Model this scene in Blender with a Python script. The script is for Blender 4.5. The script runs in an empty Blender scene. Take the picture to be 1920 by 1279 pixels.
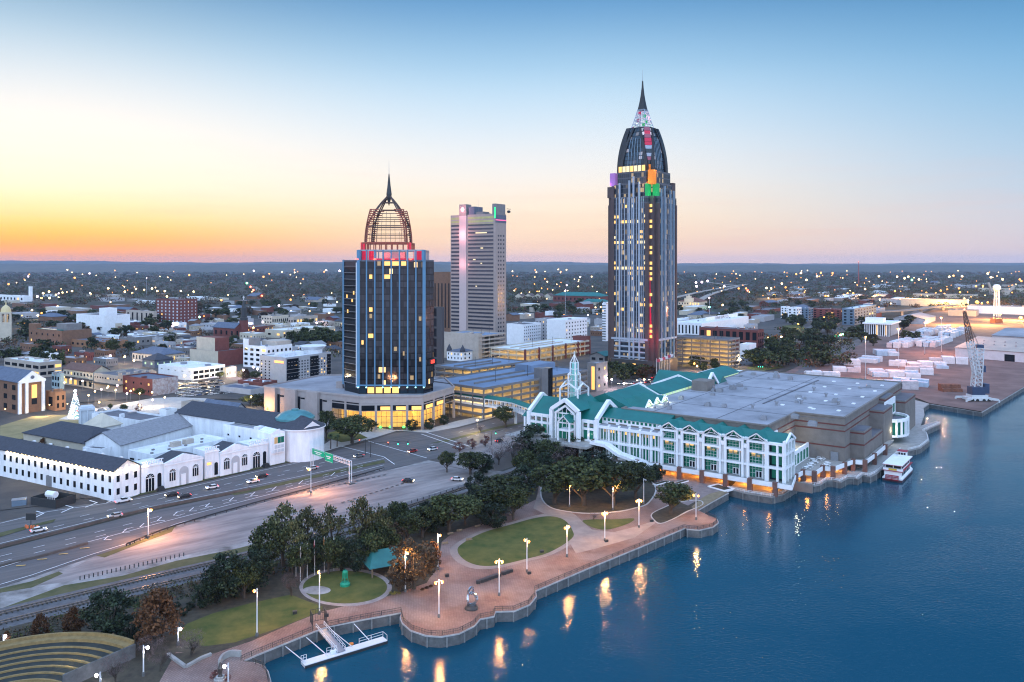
import bpy, math, random
import numpy as np
from mathutils import Vector, Matrix
from mathutils.geometry import tessellate_polygon
R = math.radians
random.seed(7)
rng = np.random.default_rng(7)
S = bpy.context.scene
COL = S.collection

FPX, CAMH, HZ = 1493.0, 85.0, 496.0          # focal length and horizon measured on the 1920 px photograph
cam_d = bpy.data.cameras.new("camera"); cam = bpy.data.objects.new("camera", cam_d); COL.objects.link(cam)
cam_d.sensor_width = 36.0; cam_d.lens = 36.0 * FPX / 1920
cam_d.shift_y = -(639.5 - HZ) / 1920
cam_d.clip_start = 1.0; cam_d.clip_end = 90000
cam.location = (0, 0, CAMH); cam.rotation_euler = (R(90), 0, 0)
S.camera = cam

def srgb(r, g, b):
    f = lambda c: (c / 255 / 12.92) if c / 255 <= 0.04045 else ((c / 255 + 0.055) / 1.055) ** 2.4
    return (f(r), f(g), f(b), 1)

W = bpy.data.worlds.new("World"); S.world = W; W.use_nodes = True
def build_sky():
    nt = W.node_tree; N = nt.nodes; L = nt.links; N.clear()
    out = N.new("ShaderNodeOutputWorld"); bg = N.new("ShaderNodeBackground")
    tc = N.new("ShaderNodeTexCoord"); sep = N.new("ShaderNodeSeparateXYZ"); L.new(tc.outputs["Generated"], sep.inputs[0])
    def ramp(stops):
        n = N.new("ShaderNodeValToRGB"); cr = n.color_ramp; cr.interpolation = 'B_SPLINE'
        while len(cr.elements) < len(stops): cr.elements.new(0.5)
        for e, (p, c) in zip(cr.elements, stops): e.position = p; e.color = c
        L.new(sep.outputs["Z"], n.inputs[0]); return n
    glow = ramp([(0.0, srgb(255, 158, 92)), (0.018, srgb(255, 168, 52)), (0.034, srgb(255, 194, 62)), (0.054, srgb(255, 226, 148)), (0.085, srgb(255, 244, 216)),
                 (0.14, srgb(253, 247, 236)), (0.2, srgb(220, 231, 238)), (0.26, srgb(160, 198, 222)), (0.33, srgb(70, 130, 178)), (0.5, srgb(88, 132, 178)), (1.0, srgb(130, 150, 190))])
    mid = ramp([(0.0, srgb(255, 206, 184)), (0.03, srgb(255, 220, 186)), (0.065, srgb(255, 234, 206)), (0.11, srgb(246, 240, 234)), (0.17, srgb(216, 231, 243)),
                (0.24, srgb(166, 208, 236)), (0.33, srgb(58, 130, 188)), (0.5, srgb(80, 132, 190)), (1.0, srgb(140, 160, 200))])
    cool = ramp([(0.0, srgb(222, 200, 196)), (0.03, srgb(212, 204, 212)), (0.08, srgb(186, 206, 226)), (0.16, srgb(144, 190, 222)), (0.24, srgb(104, 166, 212)),
                 (0.33, srgb(36, 104, 162)), (0.5, srgb(70, 130, 190)), (1.0, srgb(150, 168, 206))])
    rear = ramp([(0.0, srgb(150, 158, 186)), (0.05, srgb(180, 180, 200)), (0.15, srgb(178, 194, 216)), (0.3, srgb(168, 196, 226)), (0.5, srgb(160, 190, 224)), (1.0, srgb(150, 172, 210))])
    nrm = N.new("ShaderNodeMath"); nrm.operation = 'ARCTAN2'; L.new(sep.outputs["X"], nrm.inputs[0]); L.new(sep.outputs["Y"], nrm.inputs[1])
    def sstep(a, b):
        m = N.new("ShaderNodeMapRange"); m.interpolation_type = 'SMOOTHSTEP'; m.inputs[1].default_value = a; m.inputs[2].default_value = b
        L.new(nrm.outputs[0], m.inputs[0]); return m
    def mix(fac, a, b):
        m = N.new("ShaderNodeMix"); m.data_type = 'RGBA'; L.new(fac, m.inputs[0]); L.new(a, m.inputs[6]); L.new(b, m.inputs[7]); return m.outputs[2]
    c = mix(sstep(-0.55, 0.0).outputs[0], glow.outputs[0], mid.outputs[0])
    c = mix(sstep(0.06, 0.72).outputs[0], c, cool.outputs[0])
    c = mix(sstep(0.75, 1.5).outputs[0], c, rear.outputs[0])
    lf = N.new("ShaderNodeMapRange"); lf.interpolation_type = 'SMOOTHSTEP'; lf.inputs[1].default_value = -1.0; lf.inputs[2].default_value = -1.9
    L.new(nrm.outputs[0], lf.inputs[0]); c = mix(lf.outputs[0], c, rear.outputs[0])
    mp = N.new("ShaderNodeMapping"); mp.inputs["Scale"].default_value = (1.6, 1.6, 26); L.new(tc.outputs["Generated"], mp.inputs[0])
    no = N.new("ShaderNodeTexNoise"); no.inputs["Scale"].default_value = 3; no.inputs["Detail"].default_value = 5; L.new(mp.outputs[0], no.inputs[0])
    st = N.new("ShaderNodeMapRange"); st.inputs[1].default_value = 0.52; st.inputs[2].default_value = 0.78; st.inputs[3].default_value = 0; st.inputs[4].default_value = 0.22; L.new(no.outputs[0], st.inputs[0])
    dim = N.new("ShaderNodeMix"); dim.data_type = 'RGBA'; dim.inputs[7].default_value = srgb(236, 176, 160); L.new(st.outputs[0], dim.inputs[0]); L.new(c, dim.inputs[6])
    band = N.new("ShaderNodeMapRange"); band.inputs[1].default_value = 0.16; band.inputs[2].default_value = 0.02; L.new(sep.outputs["Z"], band.inputs[0])
    c2 = N.new("ShaderNodeMix"); c2.data_type = 'RGBA'; L.new(band.outputs[0], c2.inputs[0]); L.new(c, c2.inputs[6]); L.new(dim.outputs[2], c2.inputs[7]); c = c2.outputs[2]
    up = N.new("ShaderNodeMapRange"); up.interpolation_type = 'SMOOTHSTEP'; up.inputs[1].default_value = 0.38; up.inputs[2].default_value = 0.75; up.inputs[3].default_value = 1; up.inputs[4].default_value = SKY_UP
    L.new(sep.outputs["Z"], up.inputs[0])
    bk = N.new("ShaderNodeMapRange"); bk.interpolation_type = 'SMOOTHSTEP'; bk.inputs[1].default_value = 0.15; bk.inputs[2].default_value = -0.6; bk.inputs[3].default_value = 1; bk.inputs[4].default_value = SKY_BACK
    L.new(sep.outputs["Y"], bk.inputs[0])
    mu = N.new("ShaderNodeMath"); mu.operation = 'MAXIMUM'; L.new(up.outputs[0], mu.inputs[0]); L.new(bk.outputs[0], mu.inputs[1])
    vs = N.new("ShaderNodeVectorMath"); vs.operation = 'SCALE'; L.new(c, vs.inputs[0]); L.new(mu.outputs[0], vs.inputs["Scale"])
    sky = N.new("ShaderNodeTexSky"); sky.sky_type = 'NISHITA'; sky.sun_disc = False
    sky.sun_elevation = R(2); sky.sun_rotation = R(-31); sky.altitude = 0; sky.air_density = 1.2; sky.dust_density = 2; sky.ozone_density = 3
    ns = N.new("ShaderNodeVectorMath"); ns.operation = 'SCALE'; L.new(sky.outputs[0], ns.inputs[0]); ns.inputs["Scale"].default_value = 0.02
    ad = N.new("ShaderNodeVectorMath"); ad.operation = 'ADD'; L.new(vs.outputs[0], ad.inputs[0]); L.new(ns.outputs[0], ad.inputs[1])
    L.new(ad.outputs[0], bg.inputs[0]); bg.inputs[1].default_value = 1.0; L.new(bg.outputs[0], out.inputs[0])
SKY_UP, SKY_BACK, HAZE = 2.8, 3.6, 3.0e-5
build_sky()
W.cycles.sampling_method = 'MANUAL'; W.cycles.sample_map_resolution = 512
sun_d = bpy.data.lights.new("sun", 'SUN'); sun_d.energy = 0.35; sun_d.angle = R(12); sun_d.color = (1.0, 0.72, 0.55)
sun = bpy.data.objects.new("sun", sun_d); COL.objects.link(sun)
sdir = Vector((math.sin(R(-31)) * math.cos(R(6)), math.cos(R(-31)) * math.cos(R(6)), math.sin(R(6))))
sun.rotation_euler = sdir.to_track_quat('Z', 'Y').to_euler(); sun.location = (-200, 300, 300)
S.view_settings.view_transform = 'Standard'; S.view_settings.look = 'None'; S.view_settings.gamma = 1; S.view_settings.exposure = 0.1
S.render.engine = 'CYCLES'
cy = S.cycles
cy.filter_width = 1.15; cy.max_bounces = 5; cy.diffuse_bounces = 2; cy.glossy_bounces = 3; cy.transmission_bounces = 3; cy.transparent_max_bounces = 6; cy.volume_bounces = 0
cy.sample_clamp_indirect = 3.0; cy.sample_clamp_direct = 0; cy.use_denoising = True; cy.caustics_reflective = False; cy.caustics_refractive = False

def G(px, py, z=0.0):
    Y = (CAMH - z) * FPX / (py - HZ)
    return Vector(((px - 960) / FPX * Y, Y, z))
def Xat(px, Y): return (px - 960) / FPX * Y
def Zat(py, Y): return CAMH - (py - HZ) / FPX * Y

MATS = {}
def mat(name, col, rough=0.75, var=0.12, scale=0.4, metal=0.0, spec=0.4, emit=None, estr=0.0, sample=True, col2=None, bump=0.0, detail=4.0, coord='pos', stretch=None):
    if name in MATS: return MATS[name]
    m = bpy.data.materials.new(name); m.use_nodes = True; nt = m.node_tree; N = nt.nodes; L = nt.links
    b = N["Principled BSDF"]; b.inputs["Roughness"].default_value = rough; b.inputs["Metallic"].default_value = metal; b.inputs["Specular IOR Level"].default_value = spec
    c = tuple(col[:3]) + (1,)
    if var > 0 or col2:
        g = N.new("ShaderNodeNewGeometry") if coord == 'pos' else N.new("ShaderNodeTexCoord")
        src = g.outputs["Position"] if coord == 'pos' else g.outputs["Object"]
        if stretch:
            mp = N.new("ShaderNodeMapping"); mp.vector_type = 'TEXTURE'; mp.inputs["Rotation"].default_value = (0, 0, R(39)); mp.inputs["Scale"].default_value = stretch; L.new(src, mp.inputs[0]); src = mp.outputs[0]
        t = N.new("ShaderNodeTexNoise"); t.inputs["Scale"].default_value = scale; t.inputs["Detail"].default_value = detail; t.inputs["Roughness"].default_value = 0.65; L.new(src, t.inputs["Vector"])
        mr = N.new("ShaderNodeMapRange"); mr.inputs[1].default_value = 0.32; mr.inputs[2].default_value = 0.68; L.new(t.outputs[0], mr.inputs[0])
        mx = N.new("ShaderNodeMix"); mx.data_type = 'RGBA'; L.new(mr.outputs[0], mx.inputs[0])
        d = col2 if col2 else tuple(min(1, v * (1 + var)) for v in c[:3]); a = c if col2 else tuple(v * (1 - var) for v in c[:3])
        mx.inputs[6].default_value = tuple(a[:3]) + (1,); mx.inputs[7].default_value = tuple(d[:3]) + (1,)
        L.new(mx.outputs[2], b.inputs["Base Color"])
        if bump > 0:
            bp = N.new("ShaderNodeBump"); bp.inputs["Strength"].default_value = bump; bp.inputs["Distance"].default_value = 0.3; L.new(t.outputs[0], bp.inputs["Height"]); L.new(bp.outputs[0], b.inputs["Normal"])
    else:
        b.inputs["Base Color"].default_value = c
    if emit:
        b.inputs["Emission Color"].default_value = tuple(emit[:3]) + (1,); b.inputs["Emission Strength"].default_value = estr
        if not sample: m.cycles.emission_sampling = 'NONE'
    MATS[name] = m; return m

def leaf_mat(name, a, b2, rough=0.7):
    if name in MATS: return MATS[name]
    m = bpy.data.materials.new(name); m.use_nodes = True; nt = m.node_tree; N = nt.nodes; L = nt.links
    b = N["Principled BSDF"]; b.inputs["Roughness"].default_value = rough; b.inputs["Specular IOR Level"].default_value = 0.25
    g = N.new("ShaderNodeNewGeometry"); oi = N.new("ShaderNodeObjectInfo")
    mx = N.new("ShaderNodeMix"); mx.data_type = 'RGBA'; mx.inputs[6].default_value = tuple(a) + (1,); mx.inputs[7].default_value = tuple(b2) + (1,); L.new(g.outputs["Random Per Island"], mx.inputs[0])
    hs = N.new("ShaderNodeHueSaturation"); mr = N.new("ShaderNodeMapRange"); mr.inputs[3].default_value = 0.7; mr.inputs[4].default_value = 1.35; L.new(oi.outputs["Random"], mr.inputs[0]); L.new(mr.outputs[0], hs.inputs["Value"])
    L.new(mx.outputs[2], hs.inputs["Color"]); L.new(hs.outputs[0], b.inputs["Base Color"])
    MATS[name] = m; return m

class MB:
    def __init__(s): s.v = []; s.f = []
    def add(s, vs, fs):
        o = len(s.v); s.v += [tuple(p) for p in vs]; s.f += [tuple(i + o for i in f) for f in fs]; return s
    def box(s, x0, x1, y0, y1, z0, z1):
        return s.add([(x0, y0, z0), (x1, y0, z0), (x1, y1, z0), (x0, y1, z0), (x0, y0, z1), (x1, y0, z1), (x1, y1, z1), (x0, y1, z1)],
                     [(0, 3, 2, 1), (4, 5, 6, 7), (0, 1, 5, 4), (1, 2, 6, 5), (2, 3, 7, 6), (3, 0, 4, 7)])
    def bar(s, p, q, w, h=None):
        h = w if h is None else h
        p = Vector(p); q = Vector(q); d = (q - p); 
        if d.length < 1e-6: return s
        d.normalize(); up = Vector((0, 0, 1)) if abs(d.z) < 0.95 else Vector((0, 1, 0))
        a = d.cross(up).normalized() * (w / 2); b = a.cross(d).normalized() * (h / 2)
        vs = [p - a - b, p + a - b, p + a + b, p - a + b, q - a - b, q + a - b, q + a + b, q - a + b]
        return s.add(vs, [(0, 1, 2, 3), (7, 6, 5, 4), (0, 4, 5, 1), (1, 5, 6, 2), (2, 6, 7, 3), (3, 7, 4, 0)])
    def tube(s, p, q, r0, r1=None, n=8, cap=True):
        r1 = r0 if r1 is None else r1; p = Vector(p); q = Vector(q); d = (q - p).normalized()
        up = Vector((0, 0, 1)) if abs(d.z) < 0.95 else Vector((1, 0, 0)); a = d.cross(up).normalized(); b = a.cross(d).normalized()
        vs = []
        for c, r in ((p, r0), (q, r1)):
            for i in range(n):
                t = 2 * math.pi * i / n; vs.append(c + a * (r * math.cos(t)) + b * (r * math.sin(t)))
        fs = [(i, (i + 1) % n, n + (i + 1) % n, n + i) for i in range(n)]
        if cap: fs += [tuple(range(n - 1, -1, -1)), tuple(range(n, 2 * n))]
        return s.add(vs, fs)
    def prism(s, poly, z0, z1, cap=True, bottom=True):
        n = len(poly); vs = [(p[0], p[1], z0) for p in poly] + [(p[0], p[1], z1) for p in poly]
        fs = [(i, (i + 1) % n, n + (i + 1) % n, n + i) for i in range(n)]
        if cap:
            tr = tessellate_polygon([[Vector((p[0], p[1], 0)) for p in poly]])
            fs += [tuple(n + i for i in t) for t in tr]
            if bottom: fs += [tuple(reversed(t)) for t in tr]
        return s.add(vs, fs)
    def rings(s, rows, closed=True, caps=True):
        n = len(rows[0]); vs = [p for r in rows for p in r]; fs = []
        for k in range(len(rows) - 1):
            for i in range(n if closed else n - 1):
                j = (i + 1) % n; fs.append((k * n + i, k * n + j, (k + 1) * n + j, (k + 1) * n + i))
        if caps: fs += [tuple(range(n - 1, -1, -1)), tuple((len(rows) - 1) * n + i for i in range(n))]
        return s.add(vs, fs)
    def lathe(s, prof, n=16, c=(0, 0)):
        return s.rings([[(c[0] + r * math.cos(2 * math.pi * i / n), c[1] + r * math.sin(2 * math.pi * i / n), z) for i in range(n)] for r, z in prof])
    def build(s, name, m, parent=None, smooth=False, kind=None):
        me = bpy.data.meshes.new(name); me.from_pydata(s.v, [], s.f); me.validate(); 
        if smooth: me.polygons.foreach_set("use_smooth", [True] * len(me.polygons))
        me.materials.append(m); o = bpy.data.objects.new(name, me); COL.objects.link(o)
        if parent: o.parent = parent
        if kind: o["kind"] = kind
        return o

def tag(o, label, cat, group=None):
    o["label"] = label; o["category"] = cat
    if group: o["group"] = group
    return o
def thing(name, label, cat, loc=(0, 0, 0), rz=0.0, group=None):
    o = bpy.data.objects.new(name, None); COL.objects.link(o); o.location = loc; o.rotation_euler = (0, 0, rz)
    return tag(o, label, cat, group)
def inst(proto, parent=None, loc=(0, 0, 0), rz=0.0, sc=(1, 1, 1), name=None):
    c = proto.copy(); COL.objects.link(c); c.parent = parent; c.location = loc; c.rotation_euler = (0, 0, rz); c.scale = sc
    if name: c.name = name
    return c
KIDS = {}
def kids(o): return [c for c in o.children]
def dup(root, loc, rz=0.0, sc=1.0, label=None, group=None):
    r = root.copy(); COL.objects.link(r); r.location = loc; r.rotation_euler = (0, 0, rz); r.scale = (sc, sc, sc) if not isinstance(sc, tuple) else sc
    if label: r["label"] = label
    if group: r["group"] = group
    for ch in KIDS.setdefault(root.name, kids(root)):
        c = ch.copy(); COL.objects.link(c); c.parent = r
        for g in KIDS.setdefault(ch.name, kids(ch)):
            d = g.copy(); COL.objects.link(d); d.parent = c
    return r
LAY = [0]
def sheet(name, pts, m, z=None, kind='structure', px=True, label=None, cat=None, thick=0.0):
    """a flat sheet on the ground, each a little above the one before"""
    if z is None: LAY[0] += 1; z = 0.01 + 0.012 * LAY[0]
    P = [G(x, y, 0) if px else Vector((x, y, 0)) for x, y in pts]
    b = MB()
    if thick > 0: b.prism([(p.x, p.y) for p in P], 0, z + thick)
    else:
        tr = tessellate_polygon([[Vector((p.x, p.y, 0)) for p in P]])
        fs = []
        for t in tr:
            a, c, d = (P[i] for i in t)
            fs.append(t if (c - a).cross(d - a).z > 0 else tuple(reversed(t)))
        b.add([(p.x, p.y, z) for p in P], fs)
    o = b.build(name, m, kind=kind)
    if label: tag(o, label, cat)
    return o
def spline(pts, n=6):
    """Catmull-Rom through points, open"""
    P = [Vector(p) for p in pts]; out = []
    for i in range(len(P) - 1):
        p0 = P[max(i - 1, 0)]; p1 = P[i]; p2 = P[i + 1]; p3 = P[min(i + 2, len(P) - 1)]
        for k in range(n):
            t = k / n; out.append(0.5 * ((2 * p1) + (p2 - p0) * t + (2 * p0 - 5 * p1 + 4 * p2 - p3) * t * t + (3 * p1 - p0 - 3 * p2 + p3) * t ** 3))
    out.append(P[-1]); return out
def strip(name, line, width, m, z=None, kind='structure', off=0.0):
    """a ribbon along world points"""
    if z is None: LAY[0] += 1; z = 0.01 + 0.012 * LAY[0]
    vs = []; n = len(line)
    for i, p in enumerate(line):
        d = (line[min(i + 1, n - 1)] - line[max(i - 1, 0)]); d.z = 0; d.normalize(); q = Vector((-d.y, d.x, 0))
        for k in (off + width / 2, off - width / 2): c = p + q * k; vs.append((c.x, c.y, z))
    fs = [(2 * i, 2 * i + 1, 2 * i + 3, 2 * i + 2) for i in range(n - 1)]
    return MB().add(vs, fs).build(name, m, kind=kind)
M = {}
M['ground'] = mat('soil_and_grass', (0.022, 0.024, 0.016), 0.95, scale=0.03, col2=(0.05, 0.045, 0.033), detail=6)
M['asphalt'] = mat('asphalt', (0.072, 0.068, 0.072), 0.75, scale=0.6, col2=(0.135, 0.124, 0.122), detail=8, stretch=(22, 1, 1))
M['asphalt_city'] = mat('street_asphalt', (0.035, 0.033, 0.036), 0.85, scale=0.04, col2=(0.105, 0.088, 0.076), detail=8)
M['concrete_lot'] = mat('old_concrete', (0.13, 0.112, 0.112), 0.9, scale=0.22, col2=(0.32, 0.28, 0.268), detail=10, stretch=(5, 1, 1))
M['gravel'] = mat('gravel', (0.09, 0.08, 0.075), 0.95, scale=0.11, col2=(0.4, 0.37, 0.36), detail=10)
M['ballast'] = mat('rail_ballast', (0.08, 0.075, 0.08), 0.95, scale=0.6, col2=(0.15, 0.14, 0.145), detail=10)
M['lawn'] = mat('lawn', (0.034, 0.06, 0.008), 0.95, scale=0.16, col2=(0.12, 0.108, 0.026), detail=9)
M['verge'] = mat('verge_grass', (0.045, 0.056, 0.018), 0.95, scale=0.2, col2=(0.11, 0.1, 0.045), detail=9)
M['dry_lawn'] = mat('dry_lawn', (0.2, 0.16, 0.07), 0.95, scale=0.15, col2=(0.3, 0.23, 0.11), detail=8)
M['mulch'] = mat('mulch', (0.03, 0.026, 0.02), 0.95, scale=0.5, col2=(0.07, 0.06, 0.04), detail=8)
M['sidewalk'] = mat('sidewalk', (0.34, 0.32, 0.31), 0.85, scale=0.3, col2=(0.46, 0.43, 0.4), detail=6)
M['kerb'] = mat('kerb_concrete', (0.42, 0.4, 0.39), 0.85, var=0.15, scale=0.5)
M['paint'] = mat('road_paint', (0.72, 0.72, 0.74), 0.7, var=0.2, scale=1.5)
M['yellow_paint'] = mat('yellow_paint', (0.6, 0.36, 0.1), 0.7, var=0.2, scale=1.5)
M['portpave'] = mat('port_paving', (0.1, 0.06, 0.054), 0.9, scale=0.05, col2=(0.21, 0.135, 0.118), detail=9)  # concrete paving, its brown-red holds the orange sodium light as colour
M['white'] = mat('white_paint', (0.78, 0.79, 0.82), 0.6, var=0.06, scale=0.3)
M['whitewall'] = mat('white_stucco', (0.74, 0.76, 0.8), 0.8, var=0.14, scale=0.35, detail=8, stretch=(1, 1, 4))
M['steel'] = mat('grey_steel', (0.3, 0.31, 0.34), 0.45, var=0.1, scale=1, metal=0.6)
M['rail_steel'] = mat('rail_steel', (0.22, 0.18, 0.16), 0.4, var=0.1, scale=1, metal=0.5)
M['dark_steel'] = mat('dark_steel', (0.03, 0.032, 0.035), 0.5, var=0.1, scale=1)
M['wood'] = mat('timber', (0.2, 0.15, 0.1), 0.85, var=0.25, scale=1.5)
M['concrete'] = mat('concrete', (0.3, 0.29, 0.28), 0.85, var=0.18, scale=0.35, detail=8)
M['quay'] = mat('quay_concrete', (0.07, 0.07, 0.072), 0.85, scale=0.5, col2=(0.15, 0.15, 0.15), detail=8)
M['teal_roof'] = mat('teal_metal_roof', (0.003, 0.125, 0.108), 0.45, var=0.16, scale=0.12, spec=0.5)
M['dark_shingle'] = mat('dark_shingle', (0.05, 0.052, 0.066), 0.85, var=0.22, scale=0.9, detail=8)
M['grey_shingle'] = mat('grey_shingle', (0.23, 0.23, 0.25), 0.85, var=0.18, scale=0.9, detail=8)

def paving():
    m = mat('brick_paving', (0.22, 0.13, 0.105), 0.85, var=0.25, scale=0.25); nt = m.node_tree; N = nt.nodes; L = nt.links; b = N["Principled BSDF"]
    g = N.new("ShaderNodeNewGeometry"); mp = N.new("ShaderNodeMapping"); mp.inputs["Rotation"].default_value = (0, 0, R(38)); L.new(g.outputs["Position"], mp.inputs[0])
    br = N.new("ShaderNodeTexBrick"); br.inputs["Scale"].default_value = 0.55; br.inputs["Mortar Size"].default_value = 0.035; br.inputs["Color1"].default_value = (1, 1, 1, 1); br.inputs["Color2"].default_value = (0.84, 0.82, 0.84, 1); br.inputs["Mortar"].default_value = (0.62, 0.6, 0.6, 1)
    L.new(mp.outputs[0], br.inputs[0]); old = b.inputs["Base Color"].links[0].from_socket
    no = N.new("ShaderNodeTexNoise"); no.inputs["Scale"].default_value = 0.09; no.inputs["Detail"].default_value = 6; L.new(g.outputs["Position"], no.inputs[0])
    mr = N.new("ShaderNodeMapRange"); mr.inputs[1].default_value = 0.4; mr.inputs[2].default_value = 0.62; L.new(no.outputs[0], mr.inputs[0])
    tint = N.new("ShaderNodeMix"); tint.data_type = 'RGBA'; tint.inputs[7].default_value = (0.28, 0.2, 0.175, 1); L.new(mr.outputs[0], tint.inputs[0]); L.new(old, tint.inputs[6])
    mx = N.new("ShaderNodeMix"); mx.data_type = 'RGBA'; mx.blend_type = 'MULTIPLY'; mx.inputs[0].default_value = 1; L.new(tint.outputs[2], mx.inputs[6]); L.new(br.outputs[0], mx.inputs[7]); L.new(mx.outputs[2], b.inputs["Base Color"])
    return m
M['paving'] = paving()

def water_mat():
    m = bpy.data.materials.new('river_water'); m.use_nodes = True; nt = m.node_tree; N = nt.nodes; L = nt.links; b = N["Principled BSDF"]
    b.inputs["Base Color"].default_value = (0.003, 0.052, 0.086, 1); b.inputs["Roughness"].default_value = 0.04; b.inputs["IOR"].default_value = 1.33; b.inputs["Specular IOR Level"].default_value = 0.5
    g = N.new("ShaderNodeNewGeometry"); mp = N.new("ShaderNodeMapping"); mp.inputs["Scale"].default_value = (1, 1.5, 1); mp.inputs["Rotation"].default_value = (0, 0, R(20)); L.new(g.outputs["Position"], mp.inputs[0])
    def noise(sc, det, dist):
        t = N.new("ShaderNodeTexNoise"); t.inputs["Scale"].default_value = sc; t.inputs["Detail"].default_value = det; t.inputs["Distortion"].default_value = dist; L.new(mp.outputs[0], t.inputs[0]); return t
    a = noise(0.95, 3, 0.6); c = noise(0.06, 3, 0.2)
    s1 = N.new("ShaderNodeMath"); s1.operation = 'MULTIPLY_ADD'; L.new(c.outputs[0], s1.inputs[0]); s1.inputs[1].default_value = 0.9; L.new(a.outputs[0], s1.inputs[2])
    bp = N.new("ShaderNodeBump"); bp.inputs["Strength"].default_value = 1.0; bp.inputs["Distance"].default_value = 0.55; L.new(s1.outputs[0], bp.inputs["Height"]); L.new(bp.outputs[0], b.inputs["Normal"])
    d = noise(0.02, 3, 0.5); mr = N.new("ShaderNodeMapRange"); mr.inputs[1].default_value = 0.38; mr.inputs[2].default_value = 0.62; mr.inputs[3].default_value = 0.04; mr.inputs[4].default_value = 0.1; L.new(d.outputs[0], mr.inputs[0]); L.new(mr.outputs[0], bp.inputs["Distance"])
    return m
M['water'] = water_mat()

WZ = -2.4
SHORE_PX = [(500, 1400), (509, 1300), (507, 1279), (502, 1261), (494, 1251), (476, 1244), (454, 1242), (480, 1230), (534, 1208), (590, 1185), (615, 1176), (680, 1163), (752, 1150),
            (751, 1160), (755, 1170), (770, 1183), (799, 1193), (827, 1195), (861, 1189), (889, 1175), (900, 1162), (926, 1157), (929, 1148), (964, 1147), (993, 1135), (1005, 1120), (1004, 1109),
            (1100, 1068), (1200, 1027), (1285, 991), (1288, 993), (1311, 995), (1337, 989), (1347, 981), (1344, 974), (1324, 966), (1308, 958), (1337, 941), (1366, 925)]
WALK_PX = [(1367, 918), (1400, 926), (1447, 933), (1468, 928), (1496, 911), (1512, 910), (1526, 912), (1538, 910), (1550, 902), (1562, 902), (1576, 905), (1590, 897), (1600, 897), (1608, 899), (1617, 892), (1631, 895), (1643, 889), (1655, 880), (1672, 862), (1690, 845),
           (1704, 846), (1725, 841), (1742, 828), (1739, 815), (1731, 810), (1764, 795), (1757, 790), (1725, 800), (1733, 778), (1731, 766), (1742, 758)]
PORT_PX = [(1841, 774), (1920, 727)]
SHORE = [G(*p) for p in SHORE_PX]; WALK = [G(*p) for p in WALK_PX]; PORT = [G(*p) for p in PORT_PX]
far_dir = (PORT[1] - PORT[0]).normalized(); PORT.append(PORT[1] + far_dir * 3000)
coast = SHORE + WALK + PORT
def build_land():
    p = PORT[-1]
    poly = [(-19000, 19000), (-19000, 120), (-60, 120)] + [(q.x, q.y) for q in coast] + [(18900, 18000), (19000, 19000)]
    b = MB(); tr = tessellate_polygon([[Vector((x, y, 0)) for x, y in poly]])
    fs = []
    for t in tr:
        a, c, d = (Vector((poly[i][0], poly[i][1], 0)) for i in t)
        fs.append(tuple(t) if (c - a).cross(d - a).z > 0 else tuple(reversed(t)))
    b.add([(x, y, 0) for x, y in poly], fs); b.build('ground', M['ground'], kind='structure')
    MB().add([(-2000, -500, WZ), (9000, -500, WZ), (9000, 9000, WZ), (-2000, 9000, WZ)], [(0, 1, 2, 3)]).build('river_water', M['water'], kind='structure')
build_land()

def wall_along(name, pts, label, m, cap, z0=-4.0, z1=0.22, w=0.5, pile_every=4.5, pile_m=None, cat='quay wall'):
    root = thing(name, label, cat, (0, 0, 0)); b = MB(); c = MB()
    n = len(pts); rows = []
    for i, p in enumerate(pts):
        d = (pts[min(i + 1, n - 1)] - pts[max(i - 1, 0)]).normalized(); q = Vector((d.y, -d.x, 0))
        rows.append((p + q * 0.05, p - q * w, q))
    b.rings([[(a.x, a.y, z0), (a.x, a.y, z1 - 0.3), (i.x, i.y, z1 - 0.3), (i.x, i.y, z0)] for a, i, q in rows]); b.build('wall', m, root)
    c.rings([[((a + q * .12).x, (a + q * .12).y, z1 - 0.297), ((a + q * .12).x, (a + q * .12).y, z1), (i.x, i.y, z1), (i.x, i.y, z1 - 0.297)] for a, i, q in rows]); c.build('coping', cap, root)
    if pile_every:
        proto = None; acc = 0
        for i in range(n - 1):
            s = pts[i + 1] - pts[i]; Ls = s.length; d = s.normalized(); q = Vector((d.y, -d.x, 0)); t = pile_every - acc
            while t < Ls:
                loc = pts[i] + d * t + q * 0.18
                if proto is None: proto = MB().box(-.16, .16, -.16, .16, z0, z1 - 0.35).build('fender_pile', pile_m, root); proto.location = loc; proto.rotation_euler = (0, 0, math.atan2(d.y, d.x))
                else: inst(proto, root, loc, math.atan2(d.y, d.x))
                t += pile_every
            acc = (acc + Ls) % pile_every
    return root
M['pile'] = mat('quay_pile', (0.2, 0.2, 0.2), 0.85, var=0.2, scale=1)
wall_along('quay_wall', SHORE[:36], 'concrete quay wall with rounded bulges along the brick promenade', M['quay'], M['kerb'], pile_m=M['pile'])
wall_along('quay_wall', SHORE[35:], 'short sloping quay wall beside the grassed ramp', M['quay'], M['kerb'], pile_every=0)
wall_along('quay_wall', WALK, 'scalloped walkway quay wall below the white convention hall', M['quay'], M['concrete'], pile_m=M['pile'], pile_every=6)
wall_along('quay_wall', [WALK[-1]] + PORT, 'dark timber dock face of the lumber port', M['quay'], M['concrete'], pile_m=M['pile'], pile_every=9)

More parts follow.
